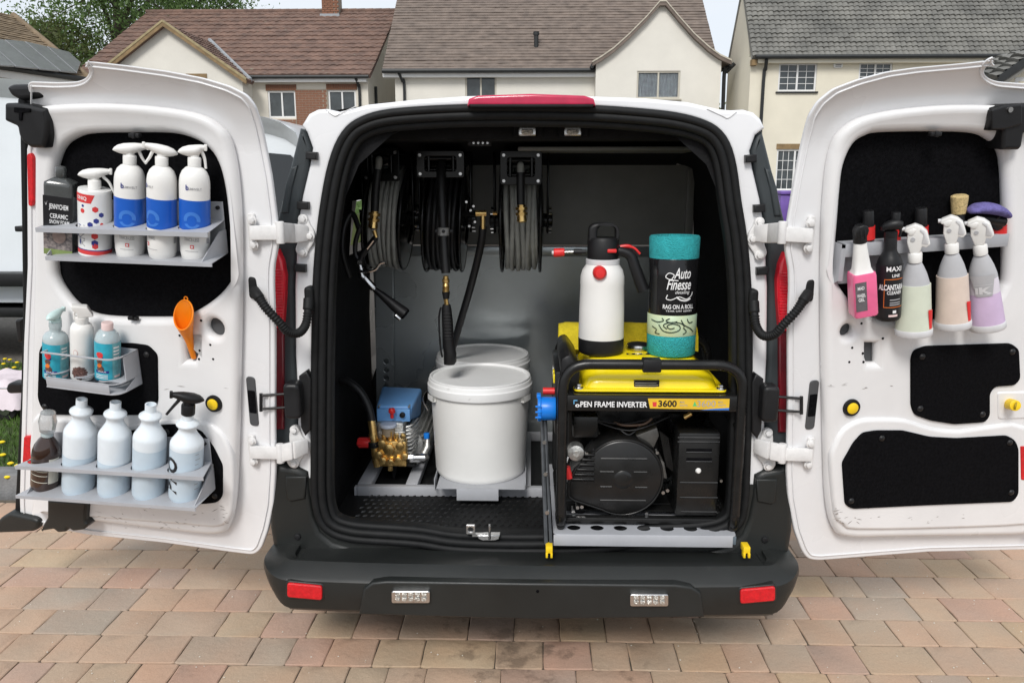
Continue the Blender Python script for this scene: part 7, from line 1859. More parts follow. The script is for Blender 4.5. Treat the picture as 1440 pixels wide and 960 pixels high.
def connector(t, pts, Y, parent=None):
    """brass quick connector built along a pixel path"""
    (x0, y0), (x1, y1) = pts; a, b = V(x0, y0, Y), V(x1, y1, Y)
    c = build(MB().tube([a, a.lerp(b, .12), a.lerp(b, .13), a.lerp(b, .28), a.lerp(b, .29), a.lerp(b, .42), a.lerp(b, .43), a.lerp(b, .58), a.lerp(b, .60), a.lerp(b, .92), b], [.015, .015, .022, .022, .015, .015, .022, .022, .016, .019, .011], 12), 'brass_connector', M_brass, t)
    return c
t1, Yf1, x1_ = reel(535, 514, 557, 232, 381, 'hose reel with grey hose at the left, beside the wall opening', M_hose, (508, 208, 562, 255), .09)
hs = catmull([V(533, 232, 3.0), V(533, 224, 2.965), V(532, 232, 2.955), V(530, 250, 2.95), V(528, 270, 2.95), V(527, 297, 2.95)], 5)
build(MB().tube(hs[:14], .0125, 12), 'hose_end', M_hose, t1)
build(MB().tube(hs[12:], .0155, 12), 'hose_sleeve', M_hose_b, t1)
connector(t1, ((527, 296), (524, 322)), 2.95)
t2, Yf2, x2_ = reel(620, 598, 642, 232, 384, 'hose reel with black hose in the middle, lance hanging below', M_hose_b, (585, 212, 653, 250), .05)
build(MB().tube(catmull([V(620, 230, 3.0), V(620, 244, 2.965), V(621, 280, 2.94), V(624, 340, 2.92), V(627, 384, 2.91)], 6), .0165, 12), 'hose_end', M_hose_b, t2)
q0, q1 = V(608, 320, 2.925), V(640, 331, 2.925)
sl = build(wpatch(.021, -1.5, 1.5, q1.z, q0.z, 14, 0, Matrix.Translation((V(623.5, 325, 2.925).x, 2.925, 0))), 'warning_sleeve', mat('pale_print', (.34, .34, .33), .5, var=.4, vscale=90), t2)
for k in range(3): build(MB().lathe([(.0065, 0), (.004, .001), (1e-4, .001)], Matrix.Translation((V(613 + k * 10.5, 325, 2.90).x, 2.925 - (.0215 if k == 1 else .017), V(613, 325.5, 2.90).z)) @ Matrix.Rotation(R(90), 4, 'X'), 12), 'warning_mark', M_blackprint, sl)
a, b = V(669, 300, 2.98), V(684, 300, 2.98)
build(MB().tube([V(650, 301, 3.05), V(660, 300, 3.0), a], .011, 10), 'axle_pipe', M_satin, t2)
bf = build(MB().tube([a, b], .0115, 12), 'brass_elbow', M_brass, t2)
build(MB().tube([V(679, 302, 2.98), V(670 + 9, 322, 2.98)], .009, 10), 'brass_tail', M_brass, bf)
build(MB().tube(catmull([V(679, 318, 2.99), V(676, 345, 3.0), V(664, 395, 3.05), V(648, 450, 3.15), V(632, 500, 3.25), V(606, 545, 3.38), V(588, 575, 3.48)], 6), .0145, 12), 'feed_hose', M_hose_b, t2)
t3, Yf3, x3_ = reel(732, 708, 756, 236, 384, 'hose reel with grey hose at the right of the three', M_hose, (703, 212, 762, 260), .0)
hs = catmull([V(733, 240, 3.0), V(732, 232, 2.965), V(732, 240, 2.955), V(732, 260, 2.95), V(732.5, 290, 2.95)], 5)
build(MB().tube(hs[:13], .0125, 12), 'hose_end', M_hose, t3)
build(MB().tube(hs[11:], .0150, 12), 'hose_sleeve', M_hose_b, t3)
connector(t3, ((733, 288), (734, 313)), 2.94)
q = V(697, 300, 3.0); build(MB().tube([V(693, 300, 3.05), V(699, 300, 3.05)], .007, 8), 'brass_tail', M_brass, t3)
for (x, y) in ((666, 290), (668, 312), (662, 296), (656, 284), (660, 318)): q = V(x, y, 2.99); build(MB().cyl((q.x, 2.985, q.z), (q.x, 3.0, q.z), .005, 6), 'axle_bolt', M_steel, t2)

# trigger gun hanging by its hose from the middle reel
def gun():
    Y = 2.88
    t = thing('spray_gun', 'black pistol grip spray gun hanging over the bucket from the middle reel', 'spray gun', V(627, 515, Y))
    g = lambda x, y: V(x, y, Y)
    c = build(MB().tube([g(627, 388), g(627, 392), g(627, 393), g(627, 397), g(627, 398), g(627, 402), g(627, 403), g(627, 411)], [.010, .010, .0135, .0135, .010, .0135, .0125, .0125], 12), 'brass_connector', M_brass, t)
    build(MB().tube([g(627, 410), g(627.5, 420)], [.015, .011], 12), 'coupling', M_plastic, t)
    build(MB().tube([g(627, 420), g(628.5, 430)], .0085, 8), 'brass_stub', M_brass, t)
    prof = [(628, 428, .015, .016), (628, 434, .019, .018), (629, 450, .0215, .019), (630, 470, .022, .019), (631, 486, .024, .020), (633, 496, .0245, .021), (633, 508, .025, .022), (632, 512, .021, .018)]
    rings = []
    for x, y, rx, ry in prof:
        p = g(x, y); rings.append([(p.x + rx * math.cos(a) * (1 if abs(math.cos(a)) < .9 else .96), p.y + ry * math.sin(a), p.z) for a in [2 * math.pi * i / 18 for i in range(18)]])
    grip = build(MB().loft(rings), 'grip', M_plastic, t, angle=50)
    for k in range(9): p = g(629.5 + k * .2, 440 + k * 4.5); build(MB().box((p.x, Y - .0185, p.z), (.026, .004, .004)), 'grip_rib', M_plastic, grip, bevel=.0012)
    build(MB().tube(catmull([g(620, 432), g(617.5, 445), g(618, 470), g(620, 492), g(622, 502)], 4), .0035, 8), 'trigger_guard', M_plastic, t)
gun()
# pressure lance with chromed valve at the left
def lance():
    Y = 2.86; g = lambda x, y, d=0: V(x, y, Y + d)
    t = thing('foam_lance', 'chrome and black trigger lance hanging at an angle below left hose reel', 'lance', g(540, 420))
    ln = build(MB().tube([g(527, 407), g(536, 414), g(560, 434), g(569, 441)], [.010, .013, .0215, .024], 16), 'foam_nozzle', M_plastic, t)
    build(MB().tube([g(569, 441), g(571.5, 443)], [.023, .019], 16), 'nozzle_mouth', M_felt, ln)
    a = g(560, 446); build(MB().tube([g(556, 443, -.01), g(563, 449, -.01)], .008, 8), 'nozzle_tab', M_steel, ln, bevel=.001)
    bd = build(MB().tube([g(506, 372), g(509, 388), g(518, 398), g(528, 408)], [.010, .014, .012, .009], 12), 'valve_body', M_steel, t)
    build(MB().tube([g(512, 390), g(526, 406)], .014, 8), 'valve_nut', M_steel, bd, bevel=.002)
    build(MB().cyl((g(507, 368).x, Y - .02, g(507, 368).z), (g(507, 368).x, Y + .02, g(507, 368).z), .008, 12), 'pivot_bolt', M_steel, bd)
    build(MB().tube(catmull([g(505, 381, -.015), g(517, 382, -.02), g(528, 379, -.02), g(534, 371, -.02), g(541, 369, -.02)], 5), [.005] * 21, 8), 'trigger_lever', M_steel, bd)
    build(MB().tube(catmull([g(529, 334), g(522, 342), g(514, 352), g(508, 362), g(507, 372)], 5), .012, 10), 'swivel_arm', M_plastic, t)
    build(MB().tube([g(525, 338, -.012), g(516, 350, -.012)], .0045, 6), 'arm_plate', M_steel, t)
    build(MB().tube(catmull([g(506, 320), g(500, 340), g(500, 358), g(506, 366)], 4), .009, 8), 'guard_loop', M_plastic, t)
    build(MB().tube(catmull([g(505, 322, .06), g(495, 300, .08), g(484, 320, .06), g(482, 355, .05), g(492, 390, .06)], 6), .010, 10), 'whip_hose', M_hose_b, t)
    build(MB().tube([g(526, 324), g(529, 334)], .008, 10), 'inlet_tube', M_brass, t)
lance()

# ------------------------------------------------------------------ generator on its sliding tray
GY = 2.40
def tray():
    z0, z1 = V(900, 768, GY - .02).z, V(900, 752, GY - .02).z
    x0, x1 = V(778, 758, GY - .02).x, V(1036, 758, GY - .02).x
    t = thing('slide_tray', 'grey metal slide out tray under the generator, drawn over the sill', 'tray', ((x0 + x1) / 2, 2.7, z0))
    hol = []
    for k in range(7):
        x = x0 + (x1 - x0) * (k + .9) / 7.7; hol.append(circle(x, GY + .035, .022, 18))
    build(hplate(rounded([(x0, GY - .02), (x1, GY - .02), (x1, GY + .62), (x0, GY + .62)], [.02, .02, .002, .002], 4), z1, z1 - .004, hol, .001, 1), 'tray_deck', M_grey, t)
    build(MB().box2((x0 + .001, GY - .021, z0), (x1 - .012, GY - .018, z1 - .002)), 'front_lip', M_grey, t, bevel=.001)
    build(hplate(rounded([(x0 + .004, GY - .016), (x1 - .004, GY - .016), (x1 - .004, GY + .6), (x0 + .004, GY + .6)], [.02, .02, .002, .002], 4), z1 - .012, z1 - .016, [], .001, 1), 'under_deck', M_felt, t)
    # slide rails with yellow release catches
    for s in (0, 1):
        X0 = V(772 if not s else 1041, 760, GY - .03).x
        if not s:
            a, b = V(771.5, 764, GY - .03), V(760, 630, 2.72)
            for dx, rr in ((-.006, .006), (.008, .006)):
                rl = build(MB().tube([(a.x + dx, a.y, a.z), (a.x + dx, GY + .66, a.z + .004)], rr, 8), 'slide_rail', M_steel, t)
            st_ = MB()
            p, q = V(771, 764, GY - .03), V(764, 585, GY + .10)
            build(MB().tube([(p.x - .007, p.y, p.z), (q.x - .004, q.y, q.z)], .0075, 8).tube([(p.x + .008, p.y, p.z), (q.x + .006, q.y, q.z)], .006, 8), 'slide_strut', mat('dull_zinc', (.10, .105, .11), .4, metal=.8, var=.2, vscale=30), t)
            for k in (.25, .55, .8): r = p.lerp(q, k); build(MB().cyl((r.x, r.y - .012, r.z), (r.x, r.y + .004, r.z), .007, 10), 'strut_rivet', M_steel, t)
        else:
            build(MB().box2((X0 - .03, GY - .015, z0 + .006), (X0 - .008, GY + .62, z1 - .004)), 'slide_rail', mat('slate_rail', (.12, .15, .18), .45), t, bevel=.003)
        c = V(772 if not s else 1045, 772, GY - .035)
        dx = .0 if not s else .004
        yb_ = build(MB().box2((c.x - .011 + dx, GY - .065, c.z), (c.x + .011 + dx, GY - .025, c.z + .022)), 'yellow_catch', M_yplastic, t, bevel=.003)
        for e in (-1, 1): build(MB().box2((c.x + e * .0075 - .0035 + dx, GY - .068, c.z - .014), (c.x + e * .0075 + .0035 + dx, GY - .045, c.z + .002)), 'catch_fork', M_yplastic, yb_, bevel=.0015)
    return z1
ZTR = tray()
mat('wire_grey', (.13, .12, .11), .5)
def generator():
    Yb = GY + .50
    xl, xr = V(790, 650, GY).x, V(1038, 650, GY).x
    zt = V(910, 512.5, GY).z; zb = ZTR + .014; r = .0165
    t = thing('generator', 'yellow and black open frame inverter generator standing on the slide out tray', 'generator', ((xl + xr) / 2, GY + .25, ZTR + .001))
    def loop(Y, x0, x1, rr, z0, z1, rc, rc2):
        return [(p[0], Y, p[1]) for p in rounded([(x0, z0), (x1, z0), (x1, z1), (x0, z1)], [rc2, rc2, rc, rc], 7)]
    fl = loop(GY, xl, xr, r, zb, zt, .085, .03)
    up_ = [(p.x, GY, p.y) for p in [Vector(q) for q in rounded([(xl, zb + .05), (xl, zt), (xr, zt), (xr, zb + .05)], [.001, .085, .085, .001], 8)]]
    leg = lambda x: [(x, GY + .11, zb), (x, GY + .06, zb), (x, GY + .022, zb + .006), (x, GY + .004, zb + .025)]
    build(MB().tube(leg(xl) + up_ + list(reversed(leg(xr))), r, 14), 'frame_tube', M_satin, t, angle=80)
    build(MB().tube([(x, Yb, z - .0) for x, _, z in loop(Yb, xl, xr, r, zb, zt - .01, .085, .03)], r, 14, True), 'frame_tube', M_satin, t, angle=80)
    for x in (xl, xr):
        for z in (zb + .0, zb + .34): build(MB().cyl((x, GY + .012, z), (x, Yb - .012, z), r * .85, 12), 'side_rail', M_satin, t)
    build(MB().box2((V(903, 512, GY).x, GY - .021, zt - .021), (V(929, 512, GY).x, GY + .021, zt + .020)), 'lifting_clamp', M_plastic, t, bevel=.004)
    for x in (xl + .07, xr - .07):
        for Y in (GY + .16, Yb): build(MB().cyl((x, Y, ZTR + .001), (x, Y, zb + .01), .02, 14), 'rubber_foot', M_rubber, t)
    # cross panel with the lettering
    z0, z1 = V(910, 578, GY - .005).z, V(910, 557, GY - .005).z
    a, b = V(788, 566, GY).x, V(1036, 566, GY).x
    pn = build(MB().box2((a, GY - .006, z0), (b, GY + .004, z1)), 'front_panel', M_satin, t, bevel=.002)
    build(MB().box2((a, GY - .004, z1 - .001), (b, GY + .12, z1 + .003)), 'panel_shelf', M_satin, t)
    YL = GY - .0065
    def tx(s, px, py0, py1, w, m, bold=.015):
        c = V(px, py1, YL); h = V(px, py0, YL).z - c.z; wd = V(px + w / 2, py1, YL).x - V(px - w / 2, py1, YL).x
        q = text_mb(s, h, wd, bold); q.v = [(p[0] + c.x, YL - .0008, p[2] + c.z) for p in q.v]; build(q, 'lettering', m, pn, flat=True)
    tx('PEN FRAME INVERTER', 863, 564.5, 572, 94, M_whiteprint, .02)
    tx('o', 812, 566, 572, 6.2, M_whiteprint, .03)
    def quad(pts, name, m, o=.0004):
        return build(MB().add([tuple(V(x, y, YL) + Vector((0, -o, 0))) for x, y in pts], [(3, 2, 1, 0)]), name, m, pn, flat=True)
    quad([(806.6, 562.2), (812, 562.2), (812, 563.4), (806.6, 563.4)], 'corner_mark', mat('sky_print', (.15, .45, .75), .4))
    build(MB().add([tuple(V(x, y, YL) + Vector((0, -.0004, 0))) for x, y in [(806.6, 563.5), (807.6, 563.5), (807.6, 568), (806.6, 568)]], [(3, 2, 1, 0)]), 'corner_mark', MATS['sky_print'], pn, flat=True)
    quad([(911, 560), (1026, 560.5), (1025, 576), (914, 574)], 'yellow_label', mat('amber_print', (.72, .46, .035), .35, var=.12, vscale=20))
    quad([(1000, 574.6), (1025.4, 573.2), (1025, 576.3), (985, 576.3)], 'blue_corner', M_bluelab2, .0006)
    quad([(917.5, 565), (923.5, 565), (923, 571.5), (918, 571.5)], 'red_square', M_redprint, .0006)
    tx('3600', 938.5, 563, 571.5, 26, M_blackprint, .03); tx('3600', 993, 563, 571.8, 26, M_greyprint, .0)
    for px in (961, 1015):
        tx('MAX.', px - 1.5, 564, 566.5, 7, M_greyprint, .01); tx('WATTS', px, 568.5, 571, 11, M_greyprint, .01)
    tri = [tuple(V(x, y, YL) + Vector((0, -.0006, 0))) for x, y in [(974, 571), (977, 564), (980, 571)]]; build(MB().add(tri, [(0, 2, 1)]), 'green_mark', mat('green_print', (.10, .5, .15), .4), pn, flat=True)
    # yellow tank: a pressed shell with a flange
    def rect(Y0, Y1, xa, xb, z): return [(xa, Y0, z), (xb, Y0, z), (xb, Y1, z), (xa, Y1, z)]
    zf = z1 + .006
    fx0, fx1 = V(807, 552, GY + .03).x, V(1022, 552, GY + .03).x
    def rr_(Y0, Y1, xa, xb, z, c):
        return [(p[0], p[1], z) for p in rounded([(xa, Y0), (xb, Y0), (xb, Y1), (xa, Y1)], c, 5)]
    tk = build(MB().loft([rr_(GY + .02, Yb - .03, fx0, fx1, zf, .02), rr_(GY + .02, Yb - .03, fx0, fx1, zf + .007, .02)]), 'tank_flange', M_yellow, t, bevel=.002)
    tx0, tx1 = V(819, 540, GY + .06).x, V(1008, 540, GY + .06).x
    ztk = V(900, 500, GY + .17).z + .004
    zm = V(900, 533, GY + .05).z
    build(MB().loft([rr_(GY + .045, Yb - .045, tx0 - .004, tx1 + .006, zf + .005, .05), rr_(GY + .05, Yb - .05, tx0, tx1, zf + .02, .05), rr_(GY + .055, Yb - .06, tx0 + .004, tx1 - .006, zm, .05), rr_(GY + .075, Yb - .07, tx0 + .012, tx1 - .03, zm + .014, .06), rr_(GY + .12, Yb - .10, tx0 + .03, tx1 - .055, ztk - .006, .06), rr_(GY + .14, Yb - .12, tx0 + .05, tx1 - .075, ztk, .06)]), 'fuel_tank', M_yellow, t, angle=50)
    for px in (814, 1014):
        q = V(px, 548, GY + .035); bl_ = build(MB().cyl((q.x, GY + .038, zf + .005), (q.x, GY + .038, zf + .011), .016, 18), 'tank_washer', M_steel, t, bevel=.001)
        build(MB().cyl((q.x, GY + .038, zf + .010), (q.x, GY + .038, zf + .021), .009, 6), 'tank_bolt', M_steel, bl_, bevel=.001)
    # small specification plate on the tank front
    Ys = GY + .052
    s0, s1 = V(891, 548.5, Ys), V(927, 534, Ys)
    sp_ = build(MB().box2((s0.x, Ys - .005, s0.z), (s1.x, Ys + .001, s1.z)), 'spec_plate', M_satin, t)
    for k in range(4): build(MB().box2((s0.x + .003, Ys - .0056, s0.z + .004 + k * .0068), (s1.x - .003 - .012 * (k == 0) - .006 * (k % 2), Ys - .0048, s0.z + .0058 + k * .0068)), 'text_line', M_greyprint, sp_)
    # filler cap and gauge label on top
    c = V(897, 489, GY + .27); cz = ztk
    cp = build(MB().lathe([(.035, 0), (.041, .003), (.042, .012), (.040, .018)], Matrix.Translation((c.x, GY + .25, cz)), 32), 'filler_cap', M_steel, t)
    build(MB().lathe([(.0385, .016), (.036, .021), (.02, .024), (1e-4, .024)], Matrix.Translation((c.x, GY + .25, cz)), 32), 'cap_insert', M_plastic, cp)
    build(MB().box2((c.x - .05, GY + .165, ztk - .001), (c.x + .045, GY + .185, ztk + .0012)), 'tank_label', M_blackprint, t)
    for k in range(4): build(MB().box2((c.x - .044 + k * .023, GY + .169, ztk + .0011), (c.x - .032 + k * .023, GY + .181, ztk + .0017)), 'label_symbol', M_yellow, t)
    # control panel hanging on the left, sloping
    cp_ = XZ([(795, 500), (822, 506), (818, 520), (800, 552), (788, 552)], GY + .10)
    build(MB().prism(XZ([(786, 552), (812, 552), (816, 516), (800, 494), (788, 500)], GY + .1), GY + .06, GY + .42), 'control_box', M_plastic, t, bevel=.012)
    build(MB().box2((xl - .022, GY + .08, zf - .16), (xl + .02, GY + .42, zf + .05)), 'side_panel', M_plastic, t, bevel=.006)
    for k, (px, py, m_) in enumerate(((784, 524, M_yellow), (787, 531, M_yellow), (783, 541, M_alu))): q = V(px, py, GY + .10); build(MB().box((xl - .024, GY + .12 + k * .05, zf + .02), (.006, .03, .03)), 'panel_switch', m_, t, bevel=.002)
    q = V(777, 557, GY + .10); build(MB().cyl((xl - .06, GY + .12, q.z + .012), (xl - .02, GY + .12, q.z + .012), .012, 10), 'red_terminal', M_redp, t)
    # blue socket flap on the left
    a, b = V(756, 575, GY + .06), V(778, 575, GY + .06); zc = V(766, 576, GY + .06).z
    sk = build(MB().cyl((a.x + .006, GY + .075, zc), (xl - .018, GY + .075, zc), .038, 28), 'blue_socket', M_blues, t, bevel=.005)
    build(MB().cyl((a.x, GY + .075, zc), (a.x + .012, GY + .075, zc), .042, 28), 'socket_flap', M_blues, sk, bevel=.004)
    build(MB().box((a.x + .004, GY + .075, zc + .043), (.014, .03, .014)), 'flap_hinge', M_blues, sk, bevel=.003)
    for k in (-1, 0, 1): build(MB().box((a.x - .0005 + .003, GY + .035, zc + k * .018), (.02, .006, .006)), 'flap_rib', M_blues, sk, bevel=.002)
    # recoil cover: big round shell with louvres and pressed lines
    Yr_ = GY + .075
    cx, cz_ = V(876, 672, Yr_).x, V(876, 672, Yr_).z; rad = V(932, 672, Yr_).x - cx
    def cover(k, y, sy=1): 
        return [(cx + rad * k * math.cos(a) , y, cz_ + rad * k * math.sin(a)) for a in [2 * math.pi * i / 48 for i in range(48)]]
    tail_ = [(-1.28, -.55), (-1.10, -.20), (-.9, .25)]
    def shape(k):
        pts = []
        for i in range(49):
            a = R(-120) + R(270) * i / 48
            pts.append((math.cos(a), math.sin(a)))
        pts += [(-1.18, .22), (-1.36, -.18), (-1.36, -.52), (-1.22, -.62)]
        return [(cx + x * rad * k, z * rad * k + cz_) for x, z in pts]
    def ringy(k, y): return [(x, y, z) for x, z in shape(k)]
    cv = build(MB().loft([ringy(1.06, Yr_ + .10), ringy(1.05, Yr_ + .03), ringy(1.03, Yr_ + .012), ringy(.98, Yr_ + .004), ringy(.93, Yr_)]), 'recoil_cover', M_satin, t, angle=35)
    build(MB().tube(ringy(1.0, Yr_ + .004), .0035, 6, True), 'cover_bead', M_satin, cv, angle=80)
    for k in range(7):
        py = 632 + k * 6.9; xa = V(826 - (k - 0) * 3.6 + (8 if k == 0 else 0), py, Yr_).x; xb_ = V(835.5, py, Yr_).x; z = V(826, py, Yr_).z
        build(MB().prism([(Yr_ - .001, z - .007), (Yr_ - .008, z - .0005), (Yr_ - .007, z + .0035), (Yr_ - .001, z + .005)], xa, xb_, plane='yz'), 'louvre', M_satin, cv, bevel=.001)
    for (x0, x1, y) in ((845, 910, 644.5), (844, 863, 663), (891, 910, 663.5), (844, 860, 684), (893, 910, 685), (844, 908, 703)):
        p, q = V(x0, y, Yr_), V(x1, y, Yr_)
        build(MB().tube([(p.x, Yr_ + .001, p.z), (q.x, Yr_ + .001, p.z)], .0036, 6), 'pressed_line', M_satin, cv)
    build(MB().lathe([(1e-4, .004), (.02, .0035), (.030, .001), (.034, -.002)], Matrix.Translation((cx, Yr_, cz_ - .006)) @ Matrix.Rotation(R(90), 4, 'X'), 28), 'centre_dish', M_satin, cv)
    for (x, y) in ((825, 637.5), (924, 636), (909, 721.5)): q = V(x, y, Yr_ - .002); build(MB().cyl((q.x, Yr_ - .006, q.z), (q.x, Yr_ + .02, q.z), .0055, 8), 'cover_bolt', M_steel, cv)
    # engine block and fan shroud behind
    build(MB().box2((V(840, 650, GY + .2).x, GY + .18, ZTR + .05), (V(925, 650, GY + .2).x, GY + .40, V(880, 605, GY + .2).z)), 'engine_block', M_satin, t, bevel=.015)
    sh = XZ([(893, 612), (924, 600), (927, 612), (918, 632), (905, 622)], GY + .13)
    build(MB().prism(sh, GY + .125, GY + .2), 'cooling_shroud', mat('dull_grey_metal', (.16, .155, .145), .5, metal=.6, var=.2, vscale=40), t, bevel=.005)
    build(MB().prism(XZ([(926, 642), (934, 650), (938, 672), (933, 672)], GY + .11), GY + .105, GY + .2), 'cooling_shroud', MATS['dull_grey_metal'], t, bevel=.003)
    for k in range(5):
        p, q = V(928 + k * 2.6, 606 + k * 2, GY + .14), V(938 + k * 2.2, 655 + k * 2, GY + .14); build(MB().tube([p, q], .004, 6), 'cylinder_fin', M_satin, t)
    build(MB().tube(catmull([V(864, 594, GY + .12), V(880, 598, GY + .1), V(905, 596, GY + .1), V(917, 588, GY + .1)], 5), .004, 8), 'fuel_line', mat('brown_rubber', (.10, .06, .04), .5), t)
    q = V(967, 583, GY + .09); build(MB().tube([V(962, 587, GY + .09), V(972, 581, GY + .09)], .008, 10), 'fuel_tap', M_brass, t)
    # muffler / air box at the right
    Ym = GY + .055
    m0, m1 = V(950, 725, Ym), V(1014, 609, Ym)
    mf = build(MB().box2((m0.x, Ym, m0.z), (m1.x, Ym + .22, m1.z)), 'muffler_cover', M_satin, t, bevel=.006)
    for y, w in ((615, 0), (621, 0), (678, 3), (699, 3), (719, 4)):
        p, q = V(953 + w, y, Ym), V(1012 - w, y, Ym); build(MB().tube([(p.x, Ym + .0005, p.z), (q.x, Ym + .0005, p.z)], .0032, 6), 'pressed_line', M_satin, mf)
    for y in (632, 645):
        p, q = V(965, y, Ym), V(1001, y, Ym); build(MB().box2((p.x, Ym - .0012, p.z - .007), (q.x, Ym + .004, p.z + .004)), 'vent_slot', M_felt, mf)
        build(MB().tube([(p.x, Ym - .001, p.z - .008), (q.x, Ym - .001, p.z - .008)], .0028, 6), 'slot_lip', M_satin, mf)
    q = V(982, 661.5, Ym); build(MB().lathe([(1e-4, .008), (.006, .007), (.009, .003), (.0095, 0)], Matrix.Translation((q.x, Ym, q.z)) @ Matrix.Rotation(R(90), 4, 'X'), 18), 'cover_knob', M_wplast, mf)
    q = V(1013, 674, Ym + .01); build(MB().cyl((q.x, Ym - .003, q.z), (q.x, Ym + .02, q.z), .005, 8), 'cover_bolt', M_steel, mf)
    # carburettor, lead and spark-plug odds and ends at the left
    q = V(810, 636, GY + .10); cb = build(MB().cyl((q.x, GY + .09, q.z), (q.x, GY + .14, q.z), .027, 24), 'starter_motor', M_alu, t, bevel=.003)
    build(MB().cyl((q.x, GY + .082, q.z), (q.x, GY + .1, q.z), .010, 12), 'motor_shaft', M_alu, cb)
    q = V(800, 664, GY + .08); build(MB().tube([V(797, 656, GY + .08), V(801, 672, GY + .08)], .011, 8), 'red_sleeve', M_redp, t)
    build(MB().tube(catmull([V(799, 642, GY + .08), V(795, 655, GY + .07), V(793, 668, GY + .07), V(792, 677, GY + .08)], 5), .003, 6), 'white_lead', M_wplast, t)
    for (x, y, m_) in ((812, 712, M_steel), (806, 718, M_steel), (818, 711, M_steel), (793, 710, M_alu), (938, 688, M_steel), (932, 691, M_steel)): q = V(x, y, GY + .09); build(MB().cyl((q.x, GY + .08, q.z), (q.x, GY + .12, q.z), .006, 8), 'bolt', m_, t)
    wr_ = random.Random(8)
    for k in range(3):
        x0_, x1_ = wr_.uniform(808, 900), wr_.uniform(850, 945); y0_ = wr_.uniform(586, 606)
        build(MB().tube(catmull([V(x0_, y0_, GY + .13), V((x0_ + x1_) / 2, y0_ + wr_.uniform(4, 22), GY + .11), V(x1_, y0_ + wr_.uniform(-4, 12), GY + .12)], 6), wr_.uniform(.002, .004), 6), 'wire', M_hose_b, t)
    # base cross members
    for Y in (GY + .045, GY + .17, GY + .36): build(MB().box2((xl + .01, Y, zb - .006), (xr - .01, Y + .03, zb + .014)), 'base_member', M_satin, t, bevel=.004)
    build(MB().box2((xl + .02, GY + .12, zb + .005), (xr - .02, GY + .45, zb + .012)), 'base_plate', M_satin, t)
    build(MB().box2((xl + .03, GY + .30, zb + .05), (xr - .03, GY + .42, zf - .02)), 'alternator_housing', M_satin, t, bevel=.02)
    build(MB().box2((V(806, 600, GY + .1).x, GY + .12, V(806, 618, GY + .1).z), (V(842, 600, GY + .1).x, GY + .2, V(806, 588, GY + .1).z)), 'battery_box', M_satin, t, bevel=.006)
    return ztk, Yb, xl, xr, zt
ZTK, GYB, GXL, GXR, GZT = generator()

# yellow cloth over the rear frame bar
def cloth():
    t_y = GYB - .035; z1 = GZT + .026
    x0, x1 = V(786, 470, t_y).x, V(981, 470, t_y).x
    mb = MB(); n = 40; rows = [(-.055, -.075), (-.050, -.05), (-.042, -.02), (-.03, .0), (-.012, .010), (.012, .012), (.04, .008), (.055, -.01), (.058, -.06), (.06, -.12)]
    vs = []
    for j, (dy, dz) in enumerate(rows):
        for i in range(n + 1):
            u = i / n; x = x0 + (x1 - x0) * u
            w = .006 * math.sin(u * 17 + j * .4) + .006 * noise.noise(Vector((u * 9, j * .5, 2)))
            e = -.010 * max(0, abs(u - .5) * 2 - .9) * 10 * .5
            vs.append((x, GYB + dy - abs(w) * (1 if j < 5 else -1), z1 + dz + e + .004 * noise.noise(Vector((u * 7, 3, j)))))
    mb.add(vs, [(j * (n + 1) + i, j * (n + 1) + i + 1, (j + 1) * (n + 1) + i + 1, (j + 1) * (n + 1) + i) for j in range(len(rows) - 1) for i in range(n)])
    q = ((x0 + x1) / 2, GYB, z1)
    build(mb, 'cloth', M_ycloth, base=q, angle=80, label='yellow microfibre cloth draped over the rear bar of the generator', cat='cloth')
cloth()

